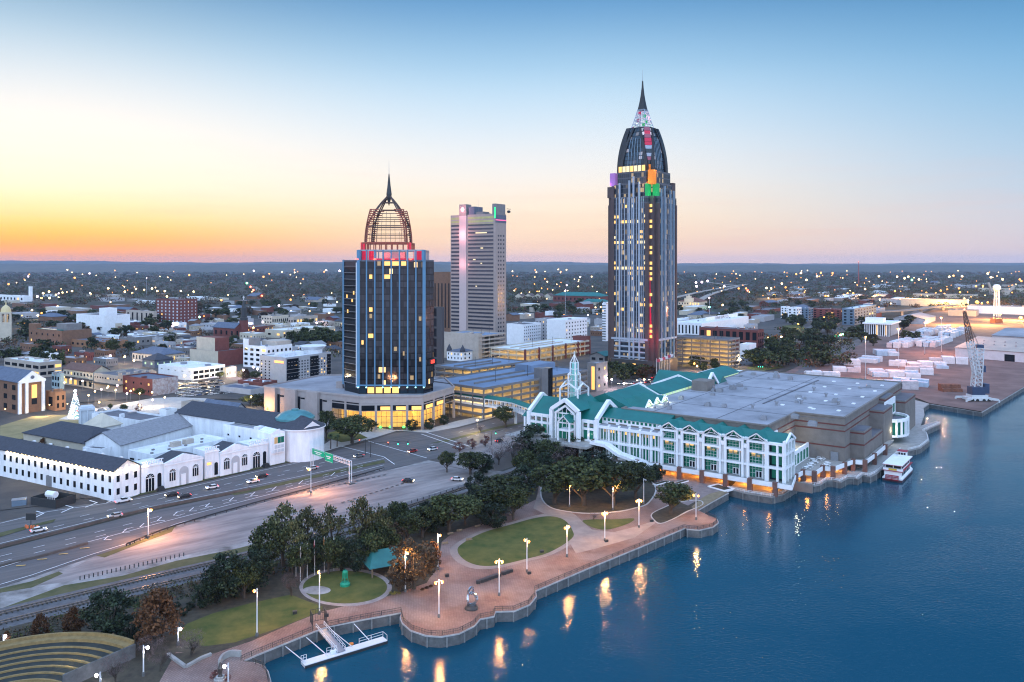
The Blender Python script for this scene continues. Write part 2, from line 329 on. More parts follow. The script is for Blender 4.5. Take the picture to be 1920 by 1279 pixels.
def railing(pts, label, m, every=2.6, h=1.05, inset=0.4, skip=(), name='railing', infill=None, rails=(1.05, 0.55)):
    root = thing(name, label, 'railing'); n = len(pts); P = []
    for i, p in enumerate(pts):
        d = (pts[min(i + 1, n - 1)] - pts[max(i - 1, 0)]).normalized(); q = Vector((-d.y, d.x, 0)); P.append(p + q * inset)
    b = MB()
    for i in range(n - 1):
        for z in rails: b.bar(P[i] + Vector((0, 0, z + .2)), P[i + 1] + Vector((0, 0, z + .2)), 0.1 if z > 1 else 0.05, 0.08)
        if infill:
            L = (P[i + 1] - P[i]).length; k = max(1, int(L / infill))
            for j in range(k):
                c = P[i].lerp(P[i + 1], (j + .5) / k); b.bar(c + Vector((0, 0, .25)), c + Vector((0, 0, 1.2)), 0.04)
    b.build('rail', m, root)
    proto = None; acc = 0.0
    for i in range(n - 1):
        s = P[i + 1] - P[i]; Ls = s.length; t = (every - acc) % every; d = s.normalized()
        while t < Ls:
            c = P[i] + d * t
            if proto is None: proto = MB().bar((0, 0, 0.1), (0, 0, h + .25), 0.11).build('post', m, root); proto.location = c
            else: inst(proto, root, c)
            t += every
        acc = (acc + Ls) % every
    return root
M['bronze'] = mat('bronze_paint', (0.05, 0.042, 0.038), 0.5, var=0.1, scale=2)
railing(SHORE[6:10], 'dark railing along the promenade edge beside the gangway gate', M['bronze'], infill=0.5)
railing(SHORE[10:36], 'long dark railing round the promenade bulges and straight quay', M['bronze'], infill=0.5)
railing(SHORE[1:6], 'curved dark railing of the small round plaza above the river', M['bronze'], infill=0.5)
railing(WALK[0:20], 'white railing along the scalloped walkway under the convention hall', M['white'], every=3.2, infill=1.0)
railing(WALK[20:26], 'white railing round the curved pier behind the excursion boat', M['white'], every=3.2, infill=1.0)

sheet('city_streets', [(0, 985), (0, 640), (300, 600), (640, 596), (1140, 590), (1420, 598), (1660, 590), (1560, 660), (1490, 690), (1350, 720), (1000, 860), (880, 905), (600, 870), (262, 935), (160, 955), (90, 962)], M['asphalt_city'])
sheet('gravel_yard', [(0, 1098), (60, 1082), (170, 1044), (330, 985), (520, 930), (790, 860), (880, 880), (960, 885), (876, 918), (719, 970), (480, 1041), (240, 1100), (0, 1158)], M['gravel'])
sheet('concrete_lot', [(185, 1042), (260, 1016), (330, 992), (480, 948), (720, 884), (800, 868), (850, 868), (885, 892), (872, 906), (740, 948), (600, 985), (500, 1008), (330, 1045), (120, 1092), (60, 1100)], M['concrete_lot'])
sheet('grass_verge', [(0, 1104), (60, 1090), (110, 1072), (118, 1076), (60, 1102), (0, 1112)], M['verge'])
sheet('grass_verge', [(0, 1142), (120, 1098), (230, 1080), (330, 1052), (440, 1030), (480, 1020), (480, 1030), (330, 1070), (200, 1108), (0, 1150)], M['verge'])
sheet('grass_verge', [(178, 1042), (232, 1020), (262, 1008), (330, 985), (322, 998), (262, 1020), (196, 1046)], M['verge'])
for nm, ln in (('rail_bed', [(-80, 1186), (0, 1161), (240, 1103), (480, 1046), (719, 972), (876, 920), (960, 892), (1040, 862)]),):
    strip(nm, spline([G(x, y) for x, y in ln], 4), 13.5, M['ballast'])
def track(ln, label):
    pts = spline([G(x, y) for x, y in ln], 6); root = thing('railway_track', label, 'railway track'); b = MB()
    for off in (-0.72, 0.72):
        for i in range(len(pts) - 1):
            d = (pts[i + 1] - pts[i]).normalized(); q = Vector((-d.y, d.x, 0)) * off; b.bar(pts[i] + q + Vector((0, 0, .42)), pts[i + 1] + q + Vector((0, 0, .42)), 0.16, 0.2)
    b.build('rails', M['rail_steel'], root)
    c = MB(); acc = 0
    for i in range(len(pts) - 1):
        s = pts[i + 1] - pts[i]; d = s.normalized(); q = Vector((-d.y, d.x, 0)) * 1.3; k = int(s.length / 0.9)
        for j in range(k):
            p = pts[i] + s * (j / k) + Vector((0, 0, .24)); c.bar(p - q, p + q, 0.28, 0.16)
    o = c.build('sleepers', M['mulch'], root); o['kind'] = 'stuff'
track([(-80, 1176), (0, 1152), (240, 1094), (480, 1037), (719, 966), (876, 914), (960, 887), (1040, 858)], 'inland track of the two rusty railway lines beside the gravel yard')
track([(-80, 1194), (0, 1170), (240, 1112), (480, 1054), (719, 978), (876, 926), (960, 898), (1040, 868)], 'river side track of the two rusty railway lines below the park trees')
sheet('road', [(-60, 998), (0, 980), (90, 957), (160, 946), (212, 944), (262, 931), (480, 882), (600, 856), (640, 846), (720, 848), (720, 863), (560, 898), (425, 926), (275, 956), (0, 1025), (-60, 1040)], M['asphalt'])
sheet('road', [(-60, 1046), (0, 1031), (275, 961), (425, 930), (560, 901), (720, 866), (790, 850), (800, 862), (730, 881), (480, 946), (330, 986), (237, 1024), (170, 1046), (60, 1083), (-60, 1120)], M['asphalt'])
sheet('road', [(600, 856), (640, 842), (700, 826), (740, 812), (860, 804), (1005, 765), (1130, 730), (1250, 700), (1330, 684), (1345, 690), (1250, 716), (1130, 752), (1010, 800), (960, 812), (880, 846), (800, 864), (720, 884), (690, 862)], M['asphalt'])
sheet('road', [(1290, 700), (1330, 684), (1420, 660), (1470, 636), (1500, 620), (1530, 606), (1545, 608), (1520, 630), (1480, 660), (1420, 680), (1350, 698)], M['asphalt'])
sheet('sidewalk', [(600, 850), (640, 838), (700, 822), (745, 808), (690, 800), (640, 812), (596, 842)], M['sidewalk'])
sheet('sidewalk', [(680, 822), (740, 808), (800, 812), (856, 802), (1000, 764), (1000, 760), (856, 790), (800, 806), (676, 808)], M['sidewalk'])
sheet('lawn', [(612, 822), (640, 830), (690, 822), (675, 814), (640, 806), (616, 812)], M['lawn'])
sheet('grass_median', [(806, 832), (840, 829), (900, 812), (995, 792), (1000, 788), (930, 801), (850, 822)], M['verge'])
sheet('grass_median', [(430, 926), (560, 898), (720, 863), (722, 868), (560, 904), (440, 930)], M['verge'])
sheet('grass_median', [(-40, 1016), (0, 1000), (60, 985), (105, 974), (100, 980), (60, 990), (0, 1008), (-40, 1022)], M['verge'])
sheet('parking_court', [(830, 872), (860, 846), (960, 816), (1010, 806), (1030, 815), (960, 840), (920, 862), (885, 884)], M['concrete_lot'])
sheet('grass_verge', [(236, 938), (262, 930), (480, 881), (600, 855), (600, 850), (480, 874), (262, 922), (240, 928)], M['verge'])
sheet('parking_court', [(0, 905), (0, 958), (90, 948), (150, 936), (200, 936), (150, 918), (60, 898)], M['asphalt_city'])
def dashes(a, b, n, frac=0.35, w=0.22, m=None, name='lane_marking'):
    A = G(*a); B = G(*b)
    mb = MB(); d = (B - A).normalized(); q = Vector((-d.y, d.x, 0)) * (w / 2); z = Vector((0, 0, 0.3))
    for i in range(n):
        p = A.lerp(B, i / n); e = A.lerp(B, (i + frac) / n); mb.add([p - q + z, e - q + z, e + q + z, p + q + z], [(0, 1, 2, 3)])
    return mb.build(name, m or M['paint'], kind='structure')
LAYTOP = 0.30
def line(pts, w=0.25, m=None):
    return strip('lane_marking', [G(*p) for p in pts], w, m or M['paint'], z=LAYTOP)
line([(0, 1098), (60, 1080), (170, 1042), (237, 1021), (330, 984), (480, 943), (720, 880)])
line([(0, 1066), (165, 1018), (330, 974), (480, 935), (720, 873)])
line([(0, 1021), (275, 953), (425, 923), (560, 895), (720, 861)]); line([(0, 983), (90, 961), (160, 951), (262, 936), (480, 886), (600, 860)])
dashes((0, 1045), (700, 869), 16); dashes((0, 1056), (700, 872), 16)
dashes((100, 990), (690, 855), 14); dashes((150, 970), (690, 850), 14)
for x in (60, 115, 160, 200, 236): line([(x, 988 - x * .22), (x + 22, 976 - x * .2), (x + 8, 972 - x * .2)], 0.5)
for x, y in ((195, 1014), (230, 1000), (262, 990), (295, 978), (325, 968), (355, 960), (385, 952), (430, 941), (470, 931), (510, 921), (560, 909), (620, 894)): line([(x + 8, y - 7), (x, y), (x + 14, y - .5)], 0.35)
for x, y in ((30, 1063), (70, 1051), (110, 1041), (150, 1030)): line([(x, y), (x + 18, y - 1.5)], 0.5, M['yellow_paint'])
line([(640, 838), (720, 858), (740, 872)], 0.4); line([(690, 828), (800, 860)], 0.4); dashes((805, 836), (1000, 796), 12); dashes((860, 812), (1130, 742), 16)
line([(800, 812), (880, 838)], 0.5); line([(790, 815), (868, 842)], 0.5)
dashes((540, 931), (728, 890), 17, .55, .6, M['dark_steel'], 'wheel_stops'); dashes((640, 944), (770, 903), 13, .55, .6, M['dark_steel'], 'wheel_stops')
sheet('park_ground', [(-40, 1210), (0, 1183), (240, 1122), (480, 1064), (719, 988), (876, 938), (980, 905), (1120, 880), (1240, 890), (1290, 950), (1000, 1090), (752, 1148), (600, 1180), (454, 1240), (476, 1244), (494, 1251), (502, 1261), (507, 1279), (505, 1360), (-80, 1360)], M['mulch'])
sheet('promenade', [(300, 1279), (330, 1225), (400, 1228), (470, 1205), (560, 1166), (604, 1149), (640, 1140), (735, 1118), (800, 1095), (822, 1060), (828, 1018), (850, 1000), (900, 984), (960, 960), (1005, 938), (1012, 905), (1080, 890), (1180, 868), (1262, 898), (1330, 902), (1366, 925), (1337, 941), (1308, 958)] + list(reversed(SHORE_PX[3:36])) + [(506, 1279), (506, 1310), (290, 1310)], M['paving'])
sheet('lawn', [(330, 1195), (350, 1172), (400, 1152), (470, 1133), (545, 1117), (568, 1126), (606, 1140), (600, 1150), (510, 1184), (440, 1207), (385, 1214), (360, 1210)], M['lawn'])
def ell(cx, cy, rx, ry, n=40): return [(cx + rx * math.cos(2 * math.pi * i / n), cy + ry * math.sin(2 * math.pi * i / n)) for i in range(n)]
M['ringpath'] = mat('ring_path', (0.26, 0.23, 0.23), 0.9, var=0.2, scale=0.5)
sheet('ring_path', ell(648, 1103, 87, 36), M['ringpath']); sheet('lawn', ell(647, 1103, 79, 31), M['lawn'])
sheet('sand_patch', ell(594, 1109, 26, 8), M['gravel'])
lawnB = [(858, 1036), (866, 1022), (905, 1001), (960, 985), (1000, 974), (1032, 970), (1058, 977), (1073, 996), (1072, 1012), (1030, 1038), (980, 1052), (935, 1062), (900, 1063), (872, 1053)]
def smooth_px(pts, n=4):
    P = [Vector((x, y, 0)) for x, y in pts]; P = [P[-1]] + P + [P[0], P[1]]; s = spline(P, n); return [(v.x, v.y) for v in s[n:-n - 0]][:len(pts) * n]
def grow(pts, k):
    cx = sum(p[0] for p in pts) / len(pts); cy = sum(p[1] for p in pts) / len(pts); return [(cx + (x - cx) * k, cy + (y - cy) * k) for x, y in pts]
M['palepath'] = mat('pale_concrete_path', (0.27, 0.21, 0.185), 0.9, var=0.2, scale=0.2, detail=8)
sheet('path', grow(smooth_px(lawnB), 1.13), M['palepath'])
sheet('path', [(1015, 908), (1045, 915), (1030, 940), (1080, 968), (1092, 980), (1110, 995), (1150, 1000), (1190, 990), (1240, 975), (1190, 1010), (1120, 1030), (1080, 1040), (1065, 1015), (1060, 985), (1000, 955)], M['palepath'])
sheet('lawn', smooth_px(lawnB), M['lawn'])
sheet('lawn', smooth_px([(1092, 979), (1110, 976), (1150, 976), (1188, 974), (1180, 983), (1150, 993), (1128, 995), (1106, 989)]), M['lawn'])
def bed(pts, label, m=None, h=0.45):
    root = thing('planter_bed', label, 'planter', (0, 0, 0)); P = [G(*p) for p in smooth_px(pts)]
    b = MB(); n = len(P); c = sum(P, Vector()) / n
    b.rings([[(p.x, p.y, 0), (p.x, p.y, h), ((p + (c - p).normalized() * .5).x, (p + (c - p).normalized() * .5).y, h), ((p + (c - p).normalized() * .5).x, (p + (c - p).normalized() * .5).y, 0)] for p in P + [P[0]]], caps=False)
    b.build('kerb', M['kerb'], root)
    Q = [p + (c - p).normalized() * .48 for p in P]; MB().prism([(p.x, p.y) for p in Q], 0, h - .08).build('soil', m or M['mulch'], root); return root
bed([(1014, 935), (1030, 953), (1060, 961), (1105, 965), (1155, 962), (1195, 954), (1218, 944), (1230, 915), (1190, 882), (1110, 866), (1040, 884), (1016, 910)], 'big kerbed planting island full of oaks beside the arcade')
bed([(1221, 966), (1224, 976), (1238, 984), (1265, 974), (1292, 960), (1318, 948), (1310, 940), (1270, 944), (1240, 955)], 'white kerbed planter with one oak beside the round quay end')
M['hay'] = mat('ramp_grass', (0.2, 0.16, 0.1), 0.95, var=0.2, scale=0.8)
sheet('grass_ramp', [(1296, 953), (1328, 926), (1354, 922), (1364, 925), (1337, 941), (1308, 957)], M['hay'])
sheet('court_paving', [(1220, 886), (1262, 872), (1366, 905), (1367, 918), (1330, 928), (1290, 950), (1240, 930)], mat('court_brick', (0.2, 0.16, 0.155), 0.85, var=0.2, scale=0.5))
sheet('walkway', WALK_PX + [(1690, 745), (1640, 850), (1560, 880), (1490, 893), (1380, 905)], M['concrete'])
sheet('port_yard', [(1470, 700), (1560, 660), (1640, 628), (1720, 596), (1760, 575), (2100, 560), (2300, 640), (1921, 726), (1841, 773), (1742, 757), (1700, 740), (1600, 720)], M['portpave'])
sheet('rail_siding', [(1490, 700), (1540, 668), (1640, 622), (1760, 560), (1780, 560), (1662, 622), (1570, 668), (1520, 700)], M['ballast'])
sheet('dry_lawn', [(0, 800), (60, 782), (150, 778), (215, 770), (215, 790), (170, 800), (60, 822), (0, 830)], M['dry_lawn'])
sheet('plaza', [(110, 788), (140, 775), (300, 745), (380, 735), (420, 745), (330, 770), (240, 790)], M['sidewalk'])
sheet('street', [(0, 760), (200, 745), (330, 738), (480, 745), (480, 752), (330, 746), (200, 752), (0, 770)], M['asphalt_city'])
sheet('lawn', [(1500, 655), (1560, 630), (1580, 622), (1560, 640), (1530, 660)], M['lawn']); sheet('lawn', [(1465, 612), (1500, 608), (1530, 630), (1510, 640)], M['lawn']); sheet('lawn', [(1400, 690), (1460, 682), (1470, 690), (1410, 700)], M['lawn'])
sheet('car_park', [(318, 740), (330, 716), (420, 708), (500, 716), (480, 742), (400, 750)], M['asphalt_city'])
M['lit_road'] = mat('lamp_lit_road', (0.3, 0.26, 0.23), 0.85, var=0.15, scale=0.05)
strip('boulevard', [G(490, 553), G(478, 540), G(470, 533)], 26, M['lit_road'], z=0.35)
leaf_mat('leaf_oak', (0.007, 0.012, 0.005), (0.075, 0.088, 0.03)); leaf_mat('leaf_dark', (0.004, 0.009, 0.006), (0.036, 0.052, 0.026)); leaf_mat('leaf_olive', (0.014, 0.017, 0.006), (0.125, 0.125, 0.052))
leaf_mat('leaf_rust', (0.04, 0.018, 0.008), (0.13, 0.058, 0.024)); leaf_mat('leaf_brown', (0.026, 0.017, 0.009), (0.088, 0.056, 0.03)); leaf_mat('twig', (0.08, 0.058, 0.058), (0.17, 0.12, 0.115))
leaf_mat('leaf_yellow', (0.13, 0.11, 0.02), (0.3, 0.24, 0.05)); leaf_mat('leaf_red', (0.09, 0.026, 0.022), (0.17, 0.06, 0.05)); leaf_mat('leaf_palm', (0.03, 0.05, 0.02), (0.08, 0.1, 0.045))
M['bark'] = mat('bark', (0.06, 0.048, 0.038), 0.9, var=0.25, scale=3, coord='obj')
def quads(c, size, rs, flat=0.0):
    """leaf faces at centres c (n,3)"""
    n = len(c); a = rs.normal(size=(n, 3)); a /= np.linalg.norm(a, axis=1)[:, None]; b = rs.normal(size=(n, 3)); b[:, 2] *= 1 - flat; a[:, 2] *= 1 - flat
    b -= a * (a * b).sum(1)[:, None] / (a * a).sum(1)[:, None]; b /= np.linalg.norm(b, axis=1)[:, None]; a /= np.linalg.norm(a, axis=1)[:, None]
    s = size * rs.uniform(0.6, 1.3, (n, 1)); a = a * s; b = b * s * rs.uniform(0.5, 0.9, (n, 1))
    v = np.stack([c - a, c - b * .9, c + a, c + b], 1).reshape(-1, 3); return v
def leaf_mesh(name, v, m):
    n = len(v) // 4; me = bpy.data.meshes.new(name); me.vertices.add(len(v)); me.vertices.foreach_set("co", np.ascontiguousarray(v, dtype=np.float32).ravel())
    me.loops.add(4 * n); me.loops.foreach_set("vertex_index", np.arange(4 * n, dtype=np.int32)); me.polygons.add(n); me.polygons.foreach_set("loop_start", np.arange(0, 4 * n, 4, dtype=np.int32))
    try: me.polygons.foreach_set("loop_total", np.full(n, 4, dtype=np.int32))
    except Exception: pass
    me.update(calc_edges=True); me.materials.append(m); return me
def crown_pts(h, r, z0, nc, per, rs, shape):
    cs = []
    for i in range(nc):
        u = rs.normal(size=3); u /= np.linalg.norm(u); k = rs.uniform(0.45, 1.0) ** 0.6
        z = (u[2] * k + 1) / 2
        if shape == 'cone': w = (1 - z) ** 0.7 * 1.1 + .08
        elif shape == 'tall': w = 0.75 + .5 * math.sin(z * 9 + i) * .5
        elif shape == 'spread': w = 1.0; z = 0.25 + z * .75
        else: w = 1.0
        p = np.array([u[0] * k * r * w, u[1] * k * r * w, z0 + z * (h - z0)])
        cr = (0.2 + 0.2 * rs.random()) * r
        q = rs.normal(size=(per, 3)); q /= np.linalg.norm(q, axis=1)[:, None]; q *= (rs.random((per, 1)) ** 0.45) * cr; q[:, 2] *= 0.75
        cs.append(p + q)
    return np.concatenate(cs)
TREEP = {}
def tree_proto(kind, name, lm, shape, nc, per, leaf, z0, seed, limbs=5, bare=False):
    """unit tree: height 10 m, crown radius 4 m"""
    rs = np.random.default_rng(seed); h, r = 10.0, 4.0
    root = bpy.data.objects.new(name, None)
    pts = crown_pts(h, r, z0, nc, per, rs, shape)
    if bare:
        b = MB(); rr = random.Random(seed)
        def br(p, d, L, w, lv):
            q = p + d * L; b.tube(p, q, w, w * .6, 4, False)
            if lv > 0:
                for k in range(3 if lv > 1 else 4):
                    nd = (d + Vector((rr.uniform(-.75, .75), rr.uniform(-.75, .75), rr.uniform(-.1, .5)))).normalized(); br(q, nd, L * rr.uniform(.6, .85), w * .55, lv - 1)
        for k in range(4): br(Vector((0, 0, .2)), Vector((rr.uniform(-.45, .45), rr.uniform(-.45, .45), 1)).normalized(), 2.6, .2, 3)
        tr = b
    else:
        tr = MB(); top = z0 + (h - z0) * .55
        tr.tube((0, 0, -.2), (0, 0, top * .55), .38, .26, 7); tr.tube((0, 0, top * .55), (.2, .1, top * 1.2), .26, .1, 6)
        for k in range(limbs):
            t = 2 * math.pi * k / limbs + .4; tr.tube((0, 0, z0 * .8 + .3 * k), (math.cos(t) * r * .6, math.sin(t) * r * .6, z0 + (h - z0) * (.35 + .08 * k)), .18, .06, 5)
    me = leaf_mesh('crown', quads(pts, leaf, rs), MATS[lm])
    TREEP[kind] = dict(root=name, crown=me, trunk=tr, n=0, tm=None)
def bare_twigs(kind, seed):
    rs = np.random.default_rng(seed); 
for sd, k in enumerate(('oak', 'oak2', 'oak3')): tree_proto(k, 'oak_tree', 'leaf_oak', 'spread', 46, 70, .3, 2.0, 10 + sd)
for sd, k in enumerate(('dark', 'dark2')): tree_proto(k, 'evergreen_tree', 'leaf_dark', 'round', 50, 66, .3, 1.0, 20 + sd)
for sd, k in enumerate(('tall', 'tall2')): tree_proto(k, 'slender_tree', 'leaf_olive', 'tall', 34, 44, .27, 2.6, 30 + sd)
tree_proto('rust', 'cypress_tree', 'leaf_rust', 'cone', 60, 60, .27, .6, 40); tree_proto('brown', 'brown_tree', 'leaf_brown', 'round', 44, 60, .28, 1.6, 42)
tree_proto('pink', 'bare_tree', 'twig', 'spread', 60, 26, .13, 2.0, 50, bare=True); tree_proto('red', 'small_red_tree', 'leaf_red', 'round', 30, 34, .3, 2.2, 52)
tree_proto('yellow', 'yellow_tree', 'leaf_yellow', 'round', 36, 40, .3, 1.6, 54)
for sd, k in enumerate(('far', 'far2', 'far3')): tree_proto(k, 'city_tree', 'leaf_oak', 'spread', 34, 26, .7, .9, 60 + sd)
tree_proto('farb', 'city_tree', 'leaf_brown', 'round', 34, 26, .65, .9, 66); tree_proto('farr', 'city_tree', 'leaf_rust', 'round', 34, 26, .65, .9, 68)
def plant(kind, px, py, top, wpx, label, group='trees in the waterfront park', rz=None, world=None, hr=None):
    P = TREEP[kind]
    if world is None:
        loc = G(px, py); h = (py - top) / FPX * loc.y; rad = wpx / 2 / FPX * loc.y
    else: loc = Vector(world); h, rad = hr
    r = thing(P['root'], label, 'tree', loc, random.uniform(0, 6.28) if rz is None else rz, group)
    r.scale = (rad / 4.3, rad / 4.3, h / 10.2)
    o = bpy.data.objects.new('crown', P['crown']); COL.objects.link(o); o.parent = r
    if P['tm'] is None:
        t = P['trunk'].build('trunk', M['bark'], r); P['tm'] = t.data
    else:
        t = bpy.data.objects.new('trunk', P['tm']); COL.objects.link(t); t.parent = r
    return r
for a in [
 ('tall', 530, 1064, 944, 84, 'tall olive tree at the inland end of the row behind the flagpoles'), ('tall2', 576, 1062, 948, 66, 'tall thin tree in the row behind the bare flagpoles'),
 ('tall', 622, 1060, 946, 62, 'tall ragged tree behind the green buoy lawn'), ('tall2', 678, 1058, 930, 66, 'tallest ragged tree of the row beside the teal pavilion'), ('tall', 715, 1052, 948, 50, 'narrow tree at the pavilion end of the tall row'),
 ('oak', 504, 1084, 985, 76, 'dense olive tree at the inland edge of the ring path'), ('tall2', 548, 1078, 975, 58, 'mid height tree just behind the inland flagpole'),
 ('dark', 432, 1122, 1033, 88, 'broad dark evergreen between railway and lawn'), ('dark2', 474, 1112, 1030, 82, 'dark evergreen closest to the ring path'), ('dark', 406, 1132, 1056, 60, 'low dark evergreen beside the round shrubs'),
 ('pink', 546, 1120, 1072, 44, 'bare purplish tree on mulch beside the ring path'), ('dark2', 590, 1074, 1006, 52, 'dark understorey tree behind the flagpoles'),
 ('dark', 640, 1072, 1004, 50, 'dark understorey tree behind the green buoy'), ('oak2', 690, 1070, 1000, 56, 'dark tree with thin stems beside the pavilion'), ('oak3', 724, 1060, 990, 50, 'dark tree shading the inland side of the pavilion'),
 ('brown', 776, 1106, 1012, 94, 'large brown tree between ring path and promenade lamp'), ('brown', 748, 1112, 1058, 46, 'small brown tree at the flower bed corner'), ('rust', 812, 1072, 1012, 36, 'rusty tree beside the promenade lamp'),
 ('oak', 746, 1004, 942, 58, 'olive tree by the railway inland of the pavilion'), ('tall', 720, 1000, 955, 40, 'small olive tree beside the railway behind the tall row'), ('oak2', 792, 1010, 952, 64, 'bushy tree between railway and lamp'), ('oak3', 842, 998, 928, 96, 'broad grey green oak inland of the bean shaped lawn'),
 ('dark', 812, 1000, 946, 60, 'dark tree inland of the bean lawn path'), ('dark2', 898, 946, 884, 50, 'dark conical evergreen beside the railway and white car'), ('oak', 942, 966, 896, 112, 'huge dark oak by the park path junction'), ('dark', 905, 972, 918, 66, 'dark tree on the inland curve of the path'),
 ('dark2', 985, 925, 872, 60, 'dark tree beside the pale path entrance'), ('dark', 998, 860, 795, 72, 'big dark oak below the entrance bridge of the hall'), ('oak2', 992, 912, 846, 58, 'green tree between railway and park path'),
 ('oak', 1082, 862, 812, 60, 'green tree below the entrance gable'), ('brown', 1112, 868, 822, 60, 'brown tree beside the white stair of the hall'), ('pink', 1046, 872, 832, 82, 'bare pinkish tree below the entrance bridge'),
 ('pink', 962, 868, 816, 66, 'bare purple tree beside the car park'), ('pink', 935, 872, 834, 52, 'small bare tree near the traffic lights'), ('oak3', 882, 890, 848, 62, 'round green tree at the corner of the concrete lot'), ('dark', 905, 888, 850, 46, 'dark green tree behind the white parked car'),
 ('oak', 1040, 946, 872, 96, 'oak at the path end of the big planting island'), ('oak2', 1094, 950, 856, 118, 'broad oak in the middle of the big planting island'), ('oak3', 1150, 950, 868, 104, 'lamp lit oak on the promenade side of the island'),
 ('oak', 1192, 936, 866, 76, 'dark oak at the arcade end of the island'), ('dark', 1120, 912, 846, 100, 'tall dark oak on the stair side of the island'), ('brown', 1070, 926, 878, 60, 'brown leaved tree lit orange by the lamp on the island'), ('dark2', 1225, 905, 868, 40, 'dark tree beside the arcade pillar'),
 ('oak2', 1258, 966, 906, 80, 'single oak in the white planter by the round quay end'), ('pink', 1112, 977, 960, 18, 'tiny bare tree on the small triangular lawn'),
 ('dark', 206, 1196, 1102, 92, 'dark magnolia between railway and amphitheatre'), ('rust', 294, 1208, 1098, 96, 'large rusty cypress beside the amphitheatre'), ('rust', 75, 1200, 1148, 36, 'small rusty cypress by the amphitheatre rim'), ('rust', 136, 1196, 1136, 44, 'slim rusty cypress beside the dark magnolia'),
 ('pink', 357, 1232, 1184, 56, 'bare tree in the triangular planter'), ('pink', 282, 1232, 1192, 50, 'bare many stemmed tree at the amphitheatre end wall'), ('pink', 216, 1284, 1226, 56, 'bare tree leaning over the amphitheatre steps'), ('pink', 300, 1262, 1212, 46, 'bare tree beside the white lamp post'),
 ('rust', 12, 1206, 1182, 20, 'low rusty tree behind the amphitheatre lamp'), ('dark2', 246, 1206, 1150, 54, 'dark tree between magnolia and cypress')]: plant(*a)
for i, (k, x, y, t, w) in enumerate((('oak', 458, 1124, 1058, 60), ('dark2', 384, 1142, 1084, 46), ('oak3', 566, 1088, 1020, 54), ('oak2', 616, 1078, 1012, 56), ('dark', 664, 1074, 1008, 50), ('oak', 702, 1058, 980, 56), ('oak3', 764, 1022, 962, 60), ('dark2', 804, 992, 936, 50), ('oak2', 872, 986, 930, 70), ('dark', 925, 992, 942, 54), ('oak', 962, 976, 916, 60), ('brown', 738, 1040, 982, 46), ('dark2', 1016, 890, 846, 46), ('oak', 1030, 872, 826, 56))): plant(k, x, y, t, w, 'dark tree filling the belt between railway and park, ' + ('below the inland lawn edge', 'beside the clipped shrubs', 'by the inland flagpole', 'behind the middle flagpoles', 'behind the green buoy', 'inland of the pavilion', 'by the track inland of the pavilion', 'beside the grey oak', 'at the bean lawn path', 'on the path curve', 'beside the huge oak', 'touching the pavilion roof', 'below the entrance deck', 'beside the deck pier')[i])
for x, y, w in ((358, 1140, 18), (376, 1126, 16), (340, 1156, 22), (352, 1146, 14), (390, 1122, 14), (330, 1140, 16), (395, 1130, 12)):
    plant('dark', x, y, y - w * .7, w, 'clipped round shrub on the rocky bed below the lawn', 'clipped shrubs')
for a in [('red', 861, 848, 829, 24, 'small reddish tree at the traffic light end of the car park'), ('red', 886, 843, 823, 22, 'small reddish tree in the middle planter of the car park'), ('red', 910, 838, 817, 22, 'small reddish tree in the far planter of the car park'),
 ('oak', 838, 886, 847, 34, 'neat green tree at the corner of the concrete lot'), ('oak2', 948, 802, 763, 46, 'street oak under the teal skywalk'), ('pink', 900, 812, 796, 20, 'thin street tree beside the grass median'),
 ('oak', 660, 832, 780, 82, 'wide dark live oak in front of the lit hotel lobby'), ('oak3', 697, 810, 788, 26, 'dark tree beside the lobby door'), ('dark', 772, 808, 786, 24, 'clipped round tree beside the lobby sign'), ('dark2', 806, 806, 784, 22, 'dark tree at the lobby corner'), ('dark', 832, 797, 777, 22, 'dark tree at the car park end of the hotel'),
 ('oak2', 497, 775, 738, 66, 'dark oak behind the museum dome'), ('oak3', 612, 826, 770, 36, 'dark tree between museum and hotel podium'), ('oak', 470, 760, 742, 40, 'oak behind the museum pediment roof'),
 ('rust', 84, 846, 818, 30, 'rusty tree at the far end of the museum yard hedge'), ('rust', 110, 848, 820, 26, 'rusty tree in the middle of the museum yard hedge'), ('brown', 132, 848, 816, 32, 'brown tree beside the grey museum roof'), ('rust', 154, 842, 812, 26, 'rusty tree touching the grey museum gable'),
 ('yellow', 452, 712, 692, 16, 'yellow leaved tree lit by a street lamp'), ('rust', 462, 716, 690, 18, 'rusty tree beside the yellow tree'), ('oak', 478, 716, 696, 22, 'dark tree beside the pale hotel with the orange sign'), ('oak2', 412, 712, 697, 16, 'round tree in front of the white shop building'),
 ('red', 260, 776, 757, 14, 'small reddish tree on the lit plaza'), ('oak3', 231, 776, 758, 15, 'round tree on the lit plaza'), ('oak', 207, 770, 757, 10, 'small round tree beside the white monument'), ('oak2', 215, 668, 636, 30, 'tall bronze green tree among the downtown shops'), ('oak', 262, 748, 728, 20, 'dark tree in front of the red brick building')]: plant(*a, group='downtown street trees')
